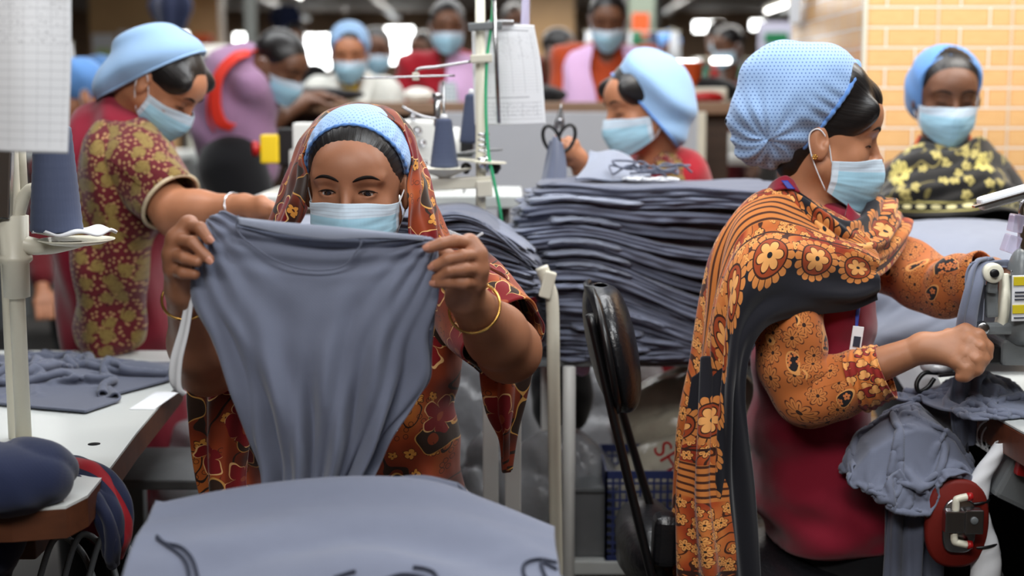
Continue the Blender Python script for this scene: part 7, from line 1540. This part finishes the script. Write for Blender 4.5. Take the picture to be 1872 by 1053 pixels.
# ================================================================== FAR SEWING FLOOR
MT['tan'] = plain('far_tan', hexc(196, 150, 98), .5, .4, nz=.1); MT['dgreen'] = plain('green_plastic', hexc(30, 110, 70), .4, .4); MT['bluebin'] = plain('blue_plastic', hexc(60, 110, 170), .4, .4); MT['orangebin'] = plain('orange_plastic', hexc(206, 84, 36), .4, .4)
def station(px, Y, label, cones=('cone', 'strip', 'dgreen'), z=.78, w=1.1, zt=None):
    x = at(px, 150, Y).x; g = thing('sewing_station', label, 'sewing station', (x, Y, 0)); zz = zt or z
    m = MB(); m.box((x, Y, zz-.02), (w, .55, .04), bev=.005); m.build('tabletop', MT['laminate'], g)
    for dx in (-w*.45, w*.45):
        m = MB(); m.box((x+dx, Y, (zz-.04)/2), (.04, .5, zz-.04), bev=.004); m.build('leg', MT['mgrey'], g)
    m = MB(); m.box((x+.05, Y, zz+.03), (.46, .16, .06), bev=.01); m.box((x-.13, Y, zz+.16), (.09, .12, .22), bev=.02); m.box((x+.05, Y, zz+.27), (.40, .11, .09), bev=.02); m.box((x+.22, Y, zz+.18), (.06, .08, .12), bev=.01); m.build('machine_body', MT['white'], g)
    m = MB(); m.cyl((x-.20, Y, zz+.22), (x-.17, Y, zz+.22), .06, seg=20); m.build('hand_wheel', MT['steel'], g)
    m = MB(); m.cyl((x-.3, Y+.2, zz), (x-.3, Y+.2, zz+.62), .012, seg=10); m.box((x-.3, Y+.2, zz+.45), (.30, .05, .012), bev=.002); m.box((x-.3, Y+.2, zz+.62), (.30, .02, .012), bev=.002); m.build('thread_rack', MT['cream'], g)
    for i, c in enumerate(cones):
        q = (x-.42+i*.12, Y+.2, zz+.456); m = MB(); m.lathe([(0, .04), (.16, .022), (.165, .01)], q, seg=14); m.build('thread_cone', MT[c], g)
    m = MB(); m.cyl((x+.25, Y+.1, zz), (x+.25, Y+.1, zz+.42), .008, seg=8); m.cyl((x+.25, Y+.1, zz+.42), (x+.08, Y, zz+.46), .008, seg=8); l = m.build('lamp_arm', MT['mgrey'], g)
    m = MB(); m.box((x+.05, Y, zz+.455), (.10, .05, .025), bev=.008); m.build('lamp_head', MT['glow'], l); return g
LB = ['behind the orange bin at right', 'beyond the right end of the counter', 'far back between the red worker and the column', 'behind the lilac vest of the standing man', 'far left behind the blue-capped bending woman', 'seen past the orange vest worker', 'deep in the hall left of the white-coated woman', 'deep in the hall beneath the wide bright window', 'behind the tall scissors woman, second row', 'nearest to the tiled column in the second row', 'far row beside the grey pillar']
for (px, Y, i, cs, zt) in ((1235, 7.2, 0, ('strip', 'strip', 'dgreen'), 1.02), (1300, 7.9, 1, ('strip', 'cone', 'strip'), 1.05), (1395, 9.7, 2, ('strip', 'redp', 'strip'), .95), (1010, 9.5, 3, ('redp', 'cone', 'strip'), .9), (165, 8.2, 4, ('strip', 'strip', 'strip'), 1.0), (420, 9.0, 5, ('strip', 'dgreen', 'cone'), .95), (520, 12.5, 6, ('strip', 'strip', 'cone'), .95), (735, 12, 7, ('strip', 'bluebin', 'strip'), .95), (1170, 11, 8, ('strip', 'cone', 'strip'), 1.0), (1455, 11.5, 9, ('strip', 'cone', 'strip'), 1.0), (1260, 13.5, 10, ('strip', 'cone', 'strip'), 1.05)):
    station(px, Y, 'blurred white sewing machine with thread rack '+LB[i], cs, zt=zt)
def bits():
    def bx(name, pa, pb, Y, d, mat, label, cat, bev=.01):
        p, q = at(pa[0], pa[1], Y), at(pb[0], pb[1], Y); m = MB(); m.box(((p.x+q.x)/2, Y+d/2, (p.z+q.z)/2), (abs(q.x-p.x), d, abs(p.z-q.z)), bev=bev); return tag(m.build(name, MT[mat]), label, cat)
    def bucket(name, px, py, Y, r, h, mat, label, cat='bucket'):
        q = at(px, py, Y); m = MB(); m.lathe([(0, r*.8), (h*.9, r), (h*.92, r*1.08), (h, r*1.08), (h, r*.95), (h*.1, r*.74)], q, seg=24); return tag(m.build(name, MT[mat]), label, cat)
    zc = at(900, 188, 5.35).z
    q = at(1255, 150, 5.9); bucket('bin', 1250, 178, 5.75, .075, .14, 'orangebin', 'orange plastic bin standing on the right part of the counter', 'bin')
    q = at(1292, 186, 5.65); heap('red_bundle', (q.x, 5.65, zc+.02), (.075, .06, .026), MT['redp'], 'small bright red bundle lying on the right end of the counter', 'bundle', .004, 40, 51, .005)
    heap('dark_cloth', (at(1195, 180, 5.7).x, 5.75, zc+.04), (.08, .08, .05), MT['navy'], 'dark blue cloth heap on the counter beside the man in the lilac vest', 'cloth', .008, 30, 52, .006)
    heap('dark_cloth', (at(1290, 155, 5.9).x, 5.76, zc+.05), (.12, .08, .055), MT['blackc'], 'black cloth heap on the counter behind the red bundle', 'cloth', .008, 26, 53, .006)
    heap('dark_cloth', (at(1035, 180, 5.6).x-.10, 5.66, zc+.03), (.11, .08, .035), MT['blackc'], 'black cloth under the hand of the man in the lilac vest', 'cloth', .008, 26, 54, .006)
    heap('black_garment', (at(545, 182, 5.6).x, 5.62, zc+.03), (.26, .10, .040), MT['blackc'], 'black garment spread on the counter before the white-coated woman', 'garment', .010, 20, 55, .007)
    heap('white_cloth', (at(765, 180, 5.7).x, 5.7, zc+.03), (.06, .06, .03), MT['whitec'], 'small white cloth on the counter left of the man in red', 'cloth', .006, 40, 56, .005)
    bx('storage_box', (1222, 160), (1330, 186), 5.62, .22, 'cream', 'long pale box lying on the right part of the counter', 'box')
    # left background: notices, tan pillar things, hanging garments
    bx('notice', (168, 62), (212, 120), 14.985, .012, 'strip', 'pale notice with a green patch on the tan pillar at the left', 'notice', .001); bx('green_notice', (176, 88), (204, 106), 14.977, .010, 'lime', 'pale green slip under the notice on the tan pillar', 'notice', .001)
    bx('notice', (216, 56), (256, 110), 14.985, .012, 'strip', 'larger white notice behind the blue cap of the bending woman', 'notice', .001)
    g = thing('white_shelf', 'long white shelf behind the orange vest worker', 'shelf', at(400, 100, 10)); p, q = at(330, 82, 10), at(470, 104, 10); m = MB(); m.box(((p.x+q.x)/2, 10.2, (p.z+q.z)/2), (q.x-p.x, .4, p.z-q.z), bev=.01); m.build('shelf_top', MT['white'], g)
    for xx in (p.x+.04, q.x-.04): m = MB(); m.box((xx, 10.2, q.z/2), (.05, .36, q.z), bev=.004); m.build('leg', MT['mgrey'], g)
    bx('orange_carton', (352, 62), (384, 78), 18.7, .302, 'orangebin', 'orange carton on the tan pillar ledge', 'carton')
    for (px, Y, w_, mt, lb) in ((312, 9.5, .13, 'navy', 'dark blue garment hanging over the left aisle'), (522, 14, .14, 'navy', 'small dark garment hanging far back above the aisle')):
        q = at(px, 40 if px < 400 else 52, Y); g = thing('hanging_garment', lb, 'garment', q)
        rows = [[('w', q.x-w_*.7, Y, 2.9 if 0 else q.z+.22), ('w', q.x, Y-.03, q.z+.22), ('w', q.x+w_*.7, Y, q.z+.22)], [('w', q.x-w_*1.1, Y, q.z+.1), ('w', q.x, Y-.05, q.z+.1), ('w', q.x+w_*1.1, Y, q.z+.1)], [('w', q.x-w_*.6, Y, q.z-.05), ('w', q.x, Y-.05, q.z-.10), ('w', q.x+w_*.6, Y, q.z-.05)]]
        loft('cloth', rows, MT[mt], g, 24, 24, lambda U, V: .01*np.sin(U*12), .02); m = MB(); m.cyl((q.x, Y, q.z+.2), (q.x, Y, 2.9), .006, seg=6); m.build('hanger_wire', MT['steel'], g)
    # poster and door-like panel at centre right
    bx('grey_door_panel', (1150, -20), (1196, 130), 10.5, .05, 'palegreen', 'pale green notice panel behind the lilac vest man', 'panel', .004); bx('poster', (1156, 24), (1186, 66), 10.45, .01, 'orangebin', 'orange and yellow poster on the pale green panel', 'poster', .001)
    g = thing('sign', 'lavender sign board with a green stripe hanging left of the tiled column', 'sign', at(1422, 70, 9.8)); p, q = at(1388, 40, 9.8), at(1456, 100, 9.8); m = MB(); m.box(((p.x+q.x)/2, 9.81, (p.z+q.z)/2), (q.x-p.x, .02, p.z-q.z), bev=.002); m.build('board', MT['lav'], g)
    a, b = at(1398, 60, 9.8), at(1440, 78, 9.8); m = MB(); m.box(((a.x+b.x)/2, 9.797, (a.z+b.z)/2), (b.x-a.x, .01, a.z-b.z), bev=.001); m.build('green_stripe', MT['dgreen'], g)
    for xx in (p.x+.03, q.x-.03): m = MB(); m.cyl((xx, 9.81, p.z-.01), (xx, 9.81, 2.9), .004, seg=6); m.build('hanging_rod', MT['steel'], g)
    # overhead duct and light rails near the ceiling
    for i, (xa, xb, y0, y1, z_) in enumerate(((-3.4, -3.4, 11, 24, 2.62), (-1.9, -1.9, 11, 24, 2.62), (2.4, 2.4, 11, 24, 2.62), (4.2, 4.2, 9, 24, 2.62), (.2, .2, 14, 24, 2.62))):
        m = MB(); m.box((xa, (y0+y1)/2, z_), (.10, y1-y0, .06), bev=.01); tag(m.build('cable_tray', MT['mgrey']), 'long grey cable tray under the ceiling running away from the camera', 'cable tray', 'cable trays under the ceiling')
    m = MB(); m.box((0, 12.5, 2.72), (14, .22, .30), bev=.01); tag(m.build('duct', MT['mgrey']), 'wide grey air duct crossing under the ceiling', 'duct')
MT['lime'] = plain('lime_paper', hexc(190, 214, 150), .6, .3); MT['palegreen'] = plain('pale_green_panel', hexc(130, 142, 128), .6, .3); MT['lav'] = plain('lavender_board', hexc(176, 176, 196), .6, .3)
bits()
for nm, c, Y, yaw, mt, lab, ck in (('r', (1332, 84), 8.5, -60, 'darkred', 'distant worker in dark red bending at the machines left of the column', None), ('s', (1312, 70), 10.5, 30, 'teal', 'distant worker in green behind the dark red one', None),
    ('t', (1222, 92), 9.6, 20, 'navy', 'distant worker in navy between the grey pillar and the orange bin', 'cap_m'), ('u', (1022, 92), 7.8, 60, 'darkred', 'worker in dark red bending left of the man in the lilac vest', None), ('v', (540, 70), 11.5, 0, 'blackc', 'distant dark-clothed worker left of the white-coated woman', None), ('w', (185, 150), 7.0, 60, 'mauve', 'distant worker in mauve with blue cap behind the bending woman', 'cap_m')):
    standing(nm, c, Y, yaw, 15, 'skin_d', mt, lab, ck, sw=.17, h=.010)
